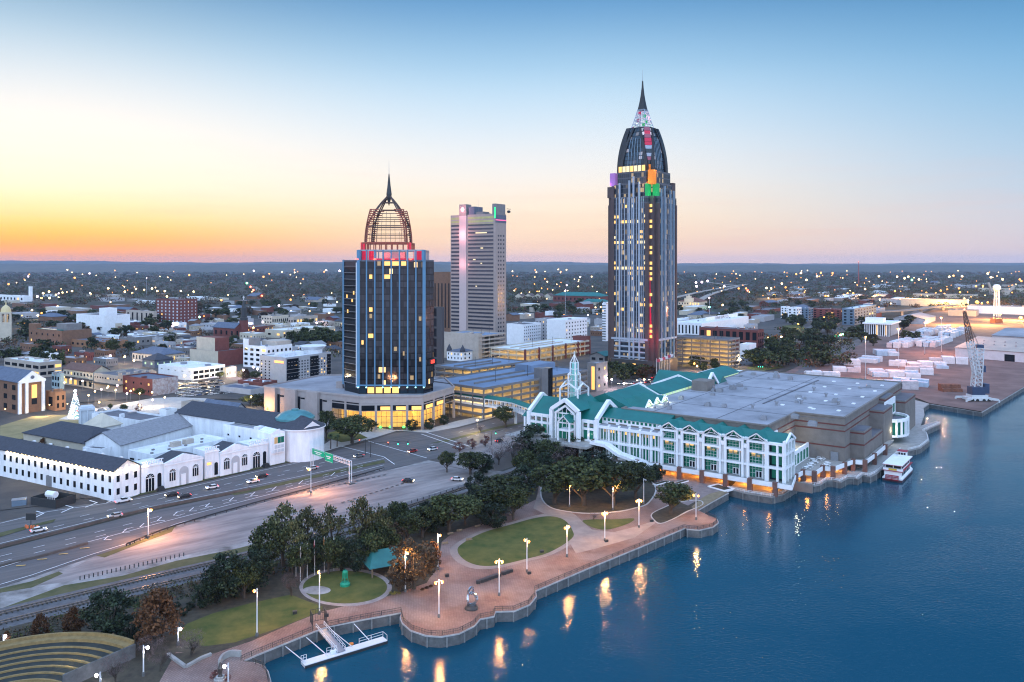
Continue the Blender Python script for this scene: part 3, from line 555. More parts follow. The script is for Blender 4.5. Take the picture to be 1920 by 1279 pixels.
def palm_tree(px, py, top, label):
    loc = G(px, py); h = (py - top) / FPX * loc.y; r = thing('palm_tree', label, 'palm tree', loc, 0, 'palm trees beside the museum'); t = MB(); t.tube((0, 0, -.2), (.1, 0, h * .8), .28, .2, 8); t.build('trunk', M['bark'], r)
    rr = random.Random(px); vs = []
    b = MB()
    for k in range(34):
        a = rr.uniform(0, 6.28); e = rr.uniform(-.3, 1.1); L = rr.uniform(1.7, 2.4); p = Vector((.1, 0, h * .8)); d = Vector((math.cos(a) * math.cos(e), math.sin(a) * math.cos(e), math.sin(e)))
        q = p + d * L * .6; s = q + Vector((d.x * .5, d.y * .5, -.5)) * L * .5; n = Vector((-math.sin(a), math.cos(a), 0)) * .28
        b.add([p, q + n, q - n, s], [(0, 1, 3, 2)])
    b.build('crown', MATS['leaf_palm'], r)
palm_tree(587, 856, 829, 'short fan palm at the corner of the white museum'); palm_tree(620, 842, 812, 'taller fan palm beside the hotel side street'); palm_tree(632, 838, 815, 'fan palm closest to the grass strip'); palm_tree(606, 846, 818, 'slim dark palm between the two fan palms')
def cluster(n, x0, x1, y0, y1, label, kinds=('far', 'far2', 'far3'), h=(9, 14), r=(4.5, 7), seed=1):
    rr = random.Random(seed)
    for i in range(n):
        y = y0 + (y1 - y0) * rr.random(); x = rr.uniform(x0, x1); p = G(x, y); plant(rr.choice(kinds), 0, 0, 0, 0, label, label, world=p, hr=(rr.uniform(*h), rr.uniform(*r)))
cluster(22, 545, 640, 640, 656, 'dark live oak in the square behind the white lofts', seed=1, h=(12, 17), r=(6, 9))
cluster(10, 10, 115, 672, 694, 'dark tree in the park near the lit church tower', seed=2)
cluster(16, 1412, 1475, 652, 690, 'dark oak along the boulevard beside the grey car park building', seed=3, h=(10, 15), r=(6, 9))
cluster(24, 1470, 1556, 636, 690, 'dark oak between the boulevard and the lumber port', seed=4, h=(9, 13), r=(6, 9))
cluster(18, 1470, 1580, 604, 640, 'dark oak along the lit boulevard below the apartment blocks', seed=5, h=(10, 15), r=(6, 10))
cluster(14, 1590, 1720, 606, 650, 'dark oak beside the white columned office', seed=6, h=(9, 13), r=(6, 9))
cluster(8, 1200, 1240, 704, 716, 'tree in the forecourt of the tallest tower', kinds=('far', 'far2', 'farr'), seed=7, h=(8, 11), r=(3.5, 5))
cluster(8, 1140, 1190, 700, 722, 'dark tree beside the grey stair tower building', seed=8, h=(8, 12), r=(4, 6))
cluster(8, 1300, 1345, 680, 700, 'street tree outside the grey car park building', seed=9, h=(7, 10), r=(3, 5))
cluster(34, 0, 330, 585, 640, 'tree between the low downtown roofs west of the brick hotel', kinds=('far', 'far2', 'farb', 'far3'), seed=10, h=(9, 15), r=(6, 10))
cluster(34, 370, 642, 572, 612, 'tree between the low roofs beyond the spired church', kinds=('far', 'far2', 'farb', 'far3'), seed=11, h=(9, 15), r=(6, 10))
cluster(16, 955, 1136, 572, 606, 'tree in the blocks behind the white hotels', kinds=('far', 'far2', 'farb', 'far3'), seed=12, h=(9, 15), r=(6, 10))
cluster(16, 1275, 1420, 572, 604, 'tree near the old railway station', kinds=('far', 'far2', 'far3'), seed=13, h=(9, 14), r=(6, 9))
cluster(12, 40, 300, 610, 660, 'tree between the theatre and the market hall', kinds=('far', 'farb', 'far2'), seed=22, h=(8, 13), r=(5, 8)); cluster(12, 300, 480, 640, 690, 'tree among the shops near the white loft', kinds=('far', 'farb', 'far3'), seed=23, h=(7, 11), r=(4, 6))
cluster(14, 1430, 1660, 556, 580, 'tree on the waste ground behind the apartment blocks', kinds=('far', 'far2', 'farb'), seed=14, h=(8, 12), r=(7, 10))
M['glass_dark'] = mat('dark_glass', (0.01, 0.012, 0.016), 0.1, var=0, spec=0.3)
M['glass_blue'] = mat('blue_glass', (0.015, 0.028, 0.04), 0.1, var=0, spec=0.35)
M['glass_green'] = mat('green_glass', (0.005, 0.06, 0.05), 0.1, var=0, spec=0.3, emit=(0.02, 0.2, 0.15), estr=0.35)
M['lit_warm'] = mat('lit_warm', (0.5, 0.3, 0.1), 0.4, var=0, emit=(1.0, 0.55, 0.14), estr=1.25)
M['lit_pale'] = mat('lit_pale', (0.5, 0.4, 0.2), 0.4, var=0, emit=(1.0, 0.8, 0.45), estr=0.85)
M['lit_dim'] = mat('lit_dim', (0.2, 0.15, 0.08), 0.3, var=0, emit=(0.8, 0.5, 0.22), estr=0.4)
M['lamp_orange'] = mat('sodium_lamp', (1, .6, .2), 0.4, var=0, emit=(1.0, 0.33, 0.04), estr=3.2, sample=False)
M['lamp_warm'] = mat('warm_lamp', (1, .8, .5), 0.4, var=0, emit=(1.0, 0.66, 0.27), estr=8, sample=False)
M['lamp_white'] = mat('white_lamp', (1, .95, .9), 0.4, var=0, emit=(0.95, 0.88, 1.0), estr=14, sample=False)
M['brick_tan'] = mat('buff_brick', (0.185, 0.16, 0.145), 0.85, var=0.16, scale=0.3, detail=8)
M['maroon'] = mat('maroon_band', (0.13, 0.04, 0.035), 0.8, var=0.15, scale=0.5)
M['roof_grey'] = mat('grey_membrane_roof', (0.28, 0.28, 0.31), 0.85, var=0.3, scale=0.05, detail=8)
M['roof_white'] = mat('white_membrane_roof', (0.66, 0.68, 0.72), 0.8, var=0.14, scale=0.1, detail=8)
M['roof_dark'] = mat('dark_flat_roof', (0.12, 0.12, 0.14), 0.85, var=0.2, scale=0.1, detail=8)
def pt_light(name, loc, power, col, rad=0.4, parent=None, kind='POINT', spot=None):
    d = bpy.data.lights.new(name, kind); d.energy = power; d.color = col; d.shadow_soft_size = rad
    o = bpy.data.objects.new(name, d); COL.objects.link(o); o.location = loc
    if parent: o.parent = parent
    return o
ORANGE = (1.0, 0.5, 0.16); WARM = (1.0, 0.72, 0.36); WHITEL = (1.0, 0.92, 0.95)

PANE = {}
def pane(root, m, loc, rz, w, h, name='window'):
    k = m.name + name
    if k not in PANE:
        PANE[k] = MB().box(-.5, .5, -.05, .05, -.5, .5).build(name, m, root); o = PANE[k]
    else: o = PANE[k].copy(); COL.objects.link(o); o.parent = root
    o.location = loc; o.rotation_euler = (0, 0, rz); o.scale = (w, 1, h); return o
def facade(root, p0, ang, L, z0, z1, cols, rows, fw, fh, m, lit=0.0, litm=None, rs=None, out=0.03, name='window', edge=0.0):
    """windows on a wall that starts at local p0 and runs along angle ang; outward is to the right of the run"""
    rs = rs or random.Random(int(L * 10 + z1)); d = Vector((math.cos(ang), math.sin(ang), 0)); n = Vector((d.y, -d.x, 0)); p0 = Vector((p0[0], p0[1], 0))
    cw = (L - 2 * edge) / cols; ch = (z1 - z0) / rows
    for i in range(cols):
        for j in range(rows):
            mm = (litm or M['lit_warm']) if rs.random() < lit else m
            pane(root, mm, p0 + d * (edge + cw * (i + .5)) + n * out + Vector((0, 0, z0 + ch * (j + .5))), ang, cw * fw, ch * fh, name)

TH = R(36)
O = Vector((99.2, 295.7, 0))
hall = thing('convention_hall', 'long white convention hall with teal roofs and grey flat roof at the riverside', 'convention hall', O, math.pi / 2 - TH)
HM = Matrix.Translation(O) @ Matrix.Rotation(math.pi / 2 - TH, 4, 'Z'); HI = HM.inverted()
def loc_(px, py, z=0): v = HI @ G(px, py, z); return (v.x, v.y)
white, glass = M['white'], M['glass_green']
def build_hall():
    b = MB(); P = [(12, 8), (12, 72), (168, 72), (168, -12), (47, -12), (47, 8)]
    b.prism(P, 0, 22); b.build('exhibit_block', M['brick_tan'], hall)
    MB().prism([(13, 8.8), (13, 71), (167, 71), (167, -11.2), (48, -11.2), (48, 8.8)], 21.9, 22.05).build('flat_roof', M['roof_grey'], hall)
    for z in (9.6, 16.2, 18.6):
        c = MB(); c.prism([(11.93, 7.93), (11.93, 72), (168, 72), (168, -12.07), (46.93, -12.07), (46.93, 7.93)], z, z + .55); c.build('brick_band', M['maroon'], hall)
    c = MB()
    for q, w in zip(P, P[1:] + P[:1]): c.bar((q[0], q[1], 22.2), (w[0], w[1], 22.2), .9, .6)
    c.build('parapet', M['brick_tan'], hall)
    s = MB()
    for y in (30, 58): s.bar((13, y, 22.08), (167, y, 22.08), .35, .1)
    for x in (40, 74, 106, 138): s.bar((x, -10, 22.09), (x, 71, 22.09), .3, .1)
    s.bar((60, 26, 22.2), (150, 26, 22.2), .8, .3); s.build('roof_seams', M['roof_dark'], hall)
    u = MB().box(-1.2, 1.2, -1, 1, 0, 1.5).box(-.8, .8, -.7, .7, 1.5, 1.9).build('rooftop_unit', M['steel'], hall); u.location = (40, 44, 22.05)
    rr = random.Random(3)
    for i in range(34):
        k = rr.uniform(.4, 1.3); inst(u, hall, (rr.uniform(20, 160), rr.uniform(36, 66) if i < 24 else rr.uniform(-8, 30), 22.05), rr.uniform(0, .2), (k, k * rr.uniform(.7, 1.6), k * .9))
    sk = MB().box(-1.1, 1.1, -.7, .7, 0, .35).build('skylight', M['white'], hall); sk.location = (60, 4, 22.05)
    for i in range(5):
        for j in range(3): inst(sk, hall, (62 + i * 22, -6 + j * 12 - i % 2, 22.05))
    v = MB().lathe([(.5, 0), (.5, 1.2), (.9, 1.3), (.9, 1.9), (.1, 2.4)], 10).build('roof_ventilator', M['steel'], hall); v.location = (70, 12, 22.05)
    for x, y in ((96, 8), (78, -2), (112, 18), (60, 20), (46, 26)): inst(v, hall, (x, y, 22.05))
    MB().box(78, 88, 60, 68, 22, 27).build('plant_room', M['brick_tan'], hall)
    for x0, x1, y0, y1, z in ((56, 70, -17.5, -11.9, 15.5), (70, 92, -17.5, -11.9, 10.5), (92, 112, -18, -11.9, 18.8), (112, 130, -15, -11.9, 21.5), (138, 166, -19, -11.9, 17)):
        MB().box(x0, x1, y0, y1, 0, z).build('side_block', M['brick_tan'], hall); MB().box(x0 + .4, x1 - .4, y0 + .4, y1 - .1, z, z + .12).build('side_roof', M['roof_dark'], hall)
        MB().box(x0 - .06, x1 + .06, y0 - .06, y1, z - 1.2, z - .6).build('brick_band', M['maroon'], hall)
    MB().box(55.9, 70, -17.6, -12, 9.6, 10.2).build('brick_band', M['maroon'], hall)
    b = MB(); g = MB(); n = 10
    for k in range(n + 1):
        t = math.pi * k / n; p = (121 - 11 * math.cos(t), -15 - 8 * math.sin(t))
        b.bar((p[0], p[1], 3.5), (p[0], p[1], 12), .9, .9)
        if k < n:
            t2 = math.pi * (k + 1) / n; q = (121 - 11 * math.cos(t2), -15 - 8 * math.sin(t2)); b.bar((*p, 11.4), (*q, 11.4), .6, 1.6); b.bar((*p, 4), (*q, 4), .5, 1.0)
            pm = [(121 - 10.4 * math.cos(x), -15 - 7.4 * math.sin(x)) for x in (t, t2)]
            g.add([(*pm[0], 4), (*pm[1], 4), (*pm[1], 11), (*pm[0], 11)], [(0, 1, 2, 3)])
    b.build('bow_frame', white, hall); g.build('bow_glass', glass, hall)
    MB().prism([(121 - 10.4 * math.cos(math.pi * k / n), -15 - 7.4 * math.sin(math.pi * k / n)) for k in range(n + 1)], 10.4, 10.7).build('balcony_floor', M['roof_dark'], hall)
    MB().box(108, 132, -15.6, -15.02, 12, 20).build('white_gable_wall', white, hall)
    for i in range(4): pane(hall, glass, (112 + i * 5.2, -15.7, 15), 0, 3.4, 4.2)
    T = [(-4.5, 78), (-4.5, -6)] + [loc_(*p, 4) for p in ((1492, 894), (1506, 886), (1527, 889), (1543, 878), (1562, 880), (1584, 872), (1600, 866), (1622, 868), (1640, 855), (1660, 838), (1676, 824))] + [(100, -18), (56, -17), (47, 8), (12, 8), (12, 78)]
    MB().prism(T, 3.3, 4.0).build('terrace', M['concrete'], hall)
    f = MB()
    E = T[:12]
    for a, c in zip(E, E[1:]): f.bar((*a, 4.0), (*c, 4.0), .35, 1.7)
    f.build('terrace_fascia', white, hall)
    pil = MB().box(-.8, .8, -.8, .8, -.1, 5.2).build('brick_pier', mat('dark_brick_pier', (0.16, 0.085, 0.07), 0.85, var=.2, scale=1), hall); pil.location = (-4.6, 77, 0)
    for y in (66, 56.5, 47, 37.6, 28.2, 18.8, 9.4, 0): inst(pil, hall, (-4.6, y, 0))
    for a in E[2:]: inst(pil, hall, (a[0], a[1], 0))
    MB().box(7, 8, -10, 78, 0, 3.3).build('arcade_wall', M['brick_tan'], hall)
    for y in (61, 52, 42.3, 33, 23.5, 14, 4.7): pt_light('arcade_lamp', (2.5, y, 2.6), 3200 if y in (52, 42.3) else 1500, (1, .36, .05), .3, hall)
    for a in E[3:9:1]: pt_light('arcade_lamp', (a[0] + 3.0, a[1] + 3.5, 2.4), 900, (1, .36, .05), .3, hall)
    BW = 8.95
    for k in range(5):
        u0 = 4.6 + k * BW; a0, a1 = u0 + .3, u0 + 7.1; am = (a0 + a1) / 2
        f = MB()
        for y in (a0, a1): f.box(-.4, .4, y - .45, y + .45, 3.9, 19.3)
        f.bar((-.5, a0 - .8, 18.6), (-.5, am, 21.3), .5, .45); f.bar((-.5, am, 21.3), (-.5, a1 + .8, 18.6), .5, .45)
        for t in range(8):
            y0, y1 = a0 + (a1 - a0) * t / 8, a0 + (a1 - a0) * (t + 1) / 8; zz = lambda y: 17.9 + 1.4 * (1 - ((y - am) / (a1 - am)) ** 2)
            f.bar((0, y0, zz(y0)), (0, y1, zz(y1)), .22, .22)
        for y in (am - 1.6, am + 1.6): f.bar((0, y, 18.9), (0, am, 21), .14, .14)
        f.build('bay_frame', white, hall)
        for z in (8.7, 13.8, 17.6):
            MB().box(-.35, 2.4, a0 + .3, a1 - .3, z, z + .75).build('balcony_band', white, hall)
        MB().box(2.5, 2.8, a0, a1, 4, 18.8).add([(2.5, a0, 18.8), (2.5, a1, 18.8), (2.5, am, 20.6)], [(0, 1, 2)]).build('glass_wall', glass, hall)
        mu = MB()
        for y in (1.1, 2.3, 3.5, 4.7, 5.9): mu.box(2.36, 2.47, a0 + y - .035, a0 + y + .035, 4, 19)
        for z in (5.6, 7.2, 10.4, 11.6, 12.8, 15.4, 16.5, 18.9): mu.box(2.34, 2.46, a0, a1, z - .04, z + .04)
        mu.build('mullions', white, hall)
        for y in (1.5,): MB().box(1.0, 1.6, a0 + y - .22, a0 + y + .22, 4, 18).build('inner_column', white, hall)
        MB().box(2.1, 2.3, am - 1.3, am + 1.3, 4, 6.6).build('door', white, hall); pane(hall, M['glass_dark'], (2.08, am - .6, 5.3), -math.pi / 2, .8, 2.1, 'door_glass'); pane(hall, M['glass_dark'], (2.08, am + .6, 5.3), -math.pi / 2, .8, 2.1, 'door_glass')
        for z, lm in ((12.9, 'lit_warm'), (12.2, 'lit_dim')):
            for y in (1.2, 3.4, 5.3): 
                if random.random() < .7: pane(hall, M[lm], (2.45, a0 + y + .3, z), -math.pi / 2, 1.4, .6, 'lit_pane')
        p = MB().box(1.2, 3.2, a1 + .6, u0 + BW - .5, 4, 17.5)
        for y in (a1 + .8, a1 + 1.25, a1 + 1.7): p.box(.2, .9, y - .12, y + .12, 4, 15.6)
        p.box(-.3, 1.3, a1 + .45, u0 + BW - .2, 8.7, 9.5).box(-.3, 1.3, a1 + .45, u0 + BW - .2, 15.2, 16.8).box(.1, 1.4, a1 + .45, u0 + BW - .2, 18.1, 19.2); p.build('slit_pier', white, hall)
        g = MB(); y0, y1 = a0 - .9, a1 + .9
        g.add([(-.9, y0, 18.7), (-.9, am, 21.75), (13, am, 21.75), (13, y0, 18.7), (-.9, y1, 18.7), (13, y1, 18.7)], [(0, 1, 2, 3), (1, 4, 5, 2), (5, 2, 3)]); g.build('cross_gable', M['teal_roof'], hall)
    MB().add([(1.2, -2.2, 18.5), (6.5, -2.2, 21.3), (12, -2.2, 18.7), (1.2, 49, 18.5), (6.5, 49, 21.3), (12, 49, 18.7)], [(0, 1, 4, 3), (1, 2, 5, 4), (0, 2, 1), (3, 4, 5)]).build('ridge_roof', M['teal_roof'], hall)
    MB().box(2.9, 11.9, -1, 49, 4, 18.6).build('hall_core', M['glass_blue'], hall)
    f = MB()
    for y in (-1.6, .6, 4.2): f.box(-.4, .4, y - .4, y + .4, 4, 18.4)
    for z in (8.7, 13.8, 17.6): f.box(-.35, 1.5, -1.8, 4.4, z, z + .9)
    f.build('corner_bay', white, hall); [pane(hall, glass, (2.85, 1.6, z), -math.pi / 2, 4, 3.6) for z in (6.5, 11.6, 16)]
    e = MB()
    for x in (.3, 3.8, 7.4, 11.4): e.box(x - .4, x + .4, -2.4, -1.5, 3.9, 19.5)
    for z in (8.8, 13.9, 18.4): e.box(.3, 11.4, -2.3, -1.2, z, z + .9)
    e.bar((.3, -2.3, 18.6), (6.5, -2.3, 21.4), .8, .7); e.bar((6.5, -2.3, 21.4), (12, -2.3, 18.6), .8, .7); e.build('end_frame', white, hall)
    for x in (2, 5.5, 9.4):
        for z in (6.4, 11.4, 16.2): pane(hall, glass, (x, -1.1, z), 0, 2.9, 4.2)
    MB().box(13, 46.8, 3.2, 7.8, 4, 9.5).build('patio_wing', M['concrete'], hall)
    w = MB().box(12, 46.8, 2.2, 3.0, 4, 10.2); w.build('patio_wall', white, hall)
    for i in range(8): pane(hall, glass, (14.6 + i * 4.2, 2.15, 6.6), 0, 2.6, 4.0)
    MB().box(11.6, 22, 7.4, 7.98, 10, 19).build('roof_door_wall', white, hall); pane(hall, glass, (16, 7.3, 13.4), 0, 5, 5)
    pt_light('patio_lamp', (38, 5.2, 13.5), 900, (1, .9, .62), .3, hall); pt_light('patio_lamp', (26, 5.2, 13), 500, (1, .9, .62), .3, hall)
    pt_light('patio_lamp', (108, -19, 7.5), 700, (1, .9, .62), .3, hall)
    MB().box(46.6, 46.9, -9.5, -6.5, 4, 7.6).build('roller_door', M['steel'], hall)
    f = MB()
    for k in range(21):
        y = 47.4 + k * 1.42
        f.box(-.3, .3, y - .16, y + .16, 4, 16.2)
    for k in range(7): f.box(-.5, .6, 47.2 + k * 4.9 - .4, 47.2 + k * 4.9 + .4, 4, 17)
    f.build('loggia_column', white, hall)
    MB().box(-.6, 3, 47, 77, 9.1, 10.2).build('loggia_band', white, hall); MB().box(-.8, 3.4, 47, 77, 15.2, 16.4).build('loggia_band', white, hall); MB().box(-.4, 3.4, 47, 77, 16.4, 16.6).build('loggia_ledge', M['roof_grey'], hall)
    MB().box(2.4, 2.8, 47, 77, 4, 15.2).build('glass_wall', glass, hall)
    for k in range(9): pane(hall, M['lit_warm' if k % 2 else 'lit_dim'], (2.3, 49 + k * 3.2, 13.8), -math.pi / 2, 1.8, 1.1, 'lit_pane')
    MB().box(3.4, 4, 47, 77, 16.4, 19.4).build('clerestory_wall', white, hall)
    for k in range(15): pane(hall, glass, (3.35, 48.3 + k * 1.95, 18.4), -math.pi / 2, 1.1, 1.1)
    for k in range(5): pane(hall, M['brick_tan'], (3.32, 50.5 + k * 5.4, 16.9), -math.pi / 2, 3.6, .6, 'spandrel')
    MB().add([(2.6, 47, 19.3), (12, 47, 22.2), (2.6, 77, 19.3), (12, 77, 22.2), (12, 47, 19.3), (12, 77, 19.3)], [(0, 1, 3, 2), (0, 4, 1), (2, 3, 5)]).build('lean_to_roof', M['teal_roof'], hall)
    c = MB().box(1, 18, 78, 111, 9, 18.2); c.build('pavilion_glass', glass, hall)
    MB().add([(-1, 77.5, 18.1), (9, 77.5, 24.4), (19, 77.5, 18.1), (-1, 111.5, 18.1), (9, 111.5, 24.4), (19, 111.5, 18.1)], [(0, 1, 4, 3), (1, 2, 5, 4), (0, 2, 1), (3, 4, 5)]).build('pavilion_roof', M['teal_roof'], hall)
    def portal(name, pts, w, h):
        b = MB()
        for p, q in zip(pts, pts[1:]): b.bar(p, q, w, h)
        return b.build(name, white, hall)
    for y in (77, 112): portal('portal_frame', [(-1.4, y, 4 if y == 77 else 9), (-1.4, y, 18.6), (9, y, 25.2), (19.4, y, 18.6), (19.4, y, 9)], 1.5, 1.7)
    portal('portal_frame', [(-1, 114.5, 9), (-1, 114.5, 16)], .9, .9); portal('portal_frame', [(6, 114.5, 9), (6, 114.5, 16)], .9, .9)
    MB().add([(-1.4, 112, 16), (6, 112, 20.4), (-1.4, 116, 16), (6, 116, 20.4), (12, 112, 16), (12, 116, 16)], [(0, 1, 3, 2), (1, 4, 5, 3)]).build('annex_roof', M['teal_roof'], hall)
    fr = [(-4, 84.4, 9), (-4, 84.4, 21.6), (-4, 91.2, 26.2), (-4, 98.2, 21.6), (-4, 98.2, 9)]
    portal('portal_frame', fr, 1.5, 1.6); portal('portal_frame', [(-3.6, 86.4, 9), (-3.6, 86.4, 20.2), (-3.6, 91.2, 23.6), (-3.6, 96.2, 20.2), (-3.6, 96.2, 9)], .7, .9)
    MB().add([(-3.6, 83.8, 21.9), (-3.6, 91.2, 26.7), (16, 91.2, 26.7), (16, 83.8, 21.9), (-3.6, 98.8, 21.9), (16, 98.8, 21.9)], [(0, 1, 2, 3), (1, 4, 5, 2)]).build('cross_gable', M['teal_roof'], hall)
    MB().box(-2.6, -2.3, 85, 97.6, 9, 20.6).build('glass_wall', glass, hall)
    b = MB()
    for y in (87, 89, 91.2, 93.4, 95.4): b.box(-2.85, -2.62, y - .13, y + .13, 9, 22)
    for z in (12.4, 15.8, 17.6, 20): b.box(-2.9, -2.63, 85, 97.6, z - .3, z + .3)
    b.build('mullions', white, hall)
    portal('porch_frame', [(-8, 86.6, 9), (-8, 86.6, 17.4), (-8, 89.4, 20), (-8, 92.2, 17.4), (-8, 92.2, 9)], .55, .6)
    MB().add([(-8.5, 86.1, 17.4), (-8.5, 89.4, 20.4), (-3, 89.4, 20.4), (-3, 86.1, 17.4), (-8.5, 92.7, 17.4), (-3, 92.7, 17.4)], [(0, 1, 2, 3), (1, 4, 5, 2)]).build('porch_roof', M['teal_roof'], hall)
    MB().box(-8, -3, 86.6, 92.2, 13.4, 14.2).build('porch_band', white, hall)
    for y0, y1 in ((78, 84), (98.8, 111.4)):
        b = MB().box(-1.5, -.9, y0, y1, 9, 9.8).box(-1.6, -.7, y0, y1, 13.8, 14.8).box(-1.5, -.9, y0, y1, 16.8, 18.2)
        k = max(2, int((y1 - y0) / 2.8))
        for i in range(k + 1): b.box(-1.7, -.9, y0 + (y1 - y0) * i / k - .35, y0 + (y1 - y0) * i / k + .35, 9, 18)
        b.build('pavilion_frame', white, hall)
        for i in range(k): pane(hall, glass, (-1.05, y0 + (y1 - y0) * (i + .5) / k, 11.8), -math.pi / 2, (y1 - y0) / k - 1, 3.6); pane(hall, M['brick_tan'], (-1.05, y0 + (y1 - y0) * (i + .5) / k, 15.8), -math.pi / 2, (y1 - y0) / k - .9, 1.0, 'spandrel')
    for y in (80, 88, 94, 104): pt_light('pavilion_lamp', (-2, y, 12), 60, (1, .95, .8), .3, hall)
    cx, cy_ = 9, 94.5
    b = MB()
    for sx, sy in ((1, 1), (1, -1), (-1, 1), (-1, -1)):
        b.bar((cx + sx * 4.6, cy_ + sy * 4.6, 22), (cx + sx * 4.6, cy_ + sy * 4.6, 29.5), .6); b.bar((cx + sx * 1.9, cy_ + sy * 1.9, 22), (cx + sx * 1.9, cy_ + sy * 1.9, 35.8), .55)
        b.bar((cx + sx * 4.6, cy_ + sy * 4.6, 29.5), (cx + sx * 4.6, cy_, 32), .55); b.bar((cx + sx * 4.6, cy_ + sy * 4.6, 29.5), (cx, cy_ + sy * 4.6, 32), .55); b.bar((cx + sx * 4.6, cy_ + sy * 4.6, 28.2), (cx + sx * 4.6, cy_ - sy * 4.6, 28.2), .35)
        b.bar((cx + sx * 4.6, cy_ + sy * 4.6, 28.2), (cx - sx * 4.6, cy_ + sy * 4.6, 28.2), .35)
        b.bar((cx + sx * 1.25, cy_ + sy * 1.25, 35), (cx + sx * 1.25, cy_ + sy * 1.25, 41), .45); b.bar((cx + sx * 4.6, cy_, 32), (cx + sx * 1.9, cy_, 34), .4); b.bar((cx, cy_ + sy * 4.6, 32), (cx, cy_ + sy * 1.9, 34), .4)
        b.bar((cx + sx * 1.9, cy_ + sy * 1.9, 35.8), (cx + sx * 1.25, cy_ + sy * 1.25, 36.6), .4); b.bar((cx + sx * 1.25, cy_ + sy * 1.25, 41), (cx, cy_, 44.5), .3)
        b.bar((cx + sx * 1.9, cy_, 24), (cx + sx * 1.9, cy_, 35), .28); b.bar((cx, cy_ + sy * 1.9, 24), (cx, cy_ + sy * 1.9, 35), .28)
    for z in (24, 27, 30, 33, 35.6, 38, 40.8):
        h = 1.9 if z < 36 else 1.25
        for a, c in (((1, 1), (1, -1)), ((1, -1), (-1, -1)), ((-1, -1), (-1, 1)), ((-1, 1), (1, 1))): b.bar((cx + a[0] * h, cy_ + a[1] * h, z), (cx + c[0] * h, cy_ + c[1] * h, z), .22)
    b.build('spire', white, hall); MB().box(cx - 1.3, cx + 1.3, cy_ - 1.3, cy_ + 1.3, 22, 35).box(cx - .8, cx + .8, cy_ - .8, cy_ + .8, 35, 41).build('spire_glass', M['spire_glass'], hall)
    MB().box(cx - .15, cx + .15, cy_ - .15, cy_ + .15, 44, 46).build('finial', white, hall)
    def gable(name, x0, x1, y0, y1, ze, zr, m=M['teal_roof'], axis='x'):
        if axis == 'x': v = [(x0, y0, ze), (x0, (y0 + y1) / 2, zr), (x0, y1, ze), (x1, y0, ze), (x1, (y0 + y1) / 2, zr), (x1, y1, ze)]
        else: v = [(x0, y0, ze), ((x0 + x1) / 2, y0, zr), (x1, y0, ze), (x0, y1, ze), ((x0 + x1) / 2, y1, zr), (x1, y1, ze)]
        return MB().add(v, [(0, 1, 4, 3), (1, 2, 5, 4), (0, 2, 1), (3, 4, 5)]).build(name, m, hall)
    gable('concourse_roof', 16, 50, 69, 97, 21.4, 27.2); MB().box(18, 172, 72.1, 94, 0, 21.3).build('concourse_wall', white, hall)
    for x in (23, 31, 39): 
        gable('dormer_roof', x - 3.4, x + 3.4, 64.6, 80, 22.1, 24.9, axis='y')
        MB().add([(x - 2.8, 64.5, 22.2), (x + 2.8, 64.5, 22.2), (x, 64.5, 24.5)], [(0, 1, 2)]).build('dormer_front', M['lit_green'], hall); portal('dormer_frame', [(x - 3.6, 64.3, 22), (x, 64.3, 25.1), (x + 3.6, 64.3, 22)], .5, .6); pt_light('dormer_lamp', (x, 62.5, 23.2), 300, (.9, 1, .8), .2, hall)
    gable('concourse_roof', 50, 92, 70.4, 88, 23.4, 26.6); portal('gable_frame', [(50, 68.6, 21.2), (50.2, 83, 27.5), (50, 97.4, 21.2)], .9, 1)
    for i in range(11): pane(hall, M['lit_green'], (52.2 + i * 3.8, 70.95, 22.75), 0, 3.0, 1.2)
    MB().box(50, 92, 71, 71.6, 21, 23.4).build('concourse_wall', white, hall)
    gable('cross_gable', 91, 107, 66, 96, 22.2, 28, axis='y'); portal('portal_frame', [(90.6, 65.8, 21.8), (99, 65.8, 28.4), (107.4, 65.8, 21.8)], 1.2, 1.3); portal('portal_frame', [(90.4, 96, 21), (90.4, 81, 27), (90.4, 66, 21.6)], 1, 1)
    gable('cross_gable', 107, 118, 65, 84, 22.1, 25.6, axis='y'); gable('concourse_roof', 116, 152, 70, 88, 23, 26.2); MB().box(116, 152, 71, 71.6, 21, 23).build('concourse_wall', white, hall)
    for i in range(9): pane(hall, M['lit_green'], (118.2 + i * 3.9, 70.9, 22.6), 0, 2.8, .9)
    MB().box(-12, 2, 76, 118, 8.1, 9.0).build('entrance_deck', M['concrete'], hall)
    for y in (80, 94, 110): MB().box(-10, -8.8, y - .6, y + .6, 0, 8.1).build('deck_pier', M['concrete'], hall)
    d = MB()
    for i in range(22): d.bar((-11.8, 77 + i * 1.9, 9), (-11.8, 77 + i * 1.9, 10.1), .12)
    d.bar((-11.8, 76, 10.1), (-11.8, 118, 10.1), .15, .12); d.build('deck_railing', M['steel'], hall)
    st = MB(); pts = [(-7, 77, 10), (-7, 70, 9.6), (-7, 64, 6.6), (-7.4, 60, 6), (-7.6, 52, 4.6)]
    for a, c in zip(pts, pts[1:]): st.bar(a, c, .4, 1.2); st.bar((a[0] + 4, *a[1:]), (c[0] + 4, *c[1:]), .4, 1.2); st.add([(a[0], a[1], a[2] - .6), (a[0] + 4, a[1], a[2] - .6), (c[0] + 4, c[1], c[2] - .6), (c[0], c[1], c[2] - .6)], [(0, 1, 2, 3)])
    st.build('stair', white, hall)
    st = MB(); pts = [(-12, 70, 1.2), (-13, 66, 3.2), (-11, 60, 4.4), (-12.5, 54, 4.2), (-11.5, 48, 5), (-6, 46, 5)]
    for a, c in zip(pts, pts[1:]): st.bar(a, c, .5, 1.3)
    st.build('curved_stair_wall', white, hall)
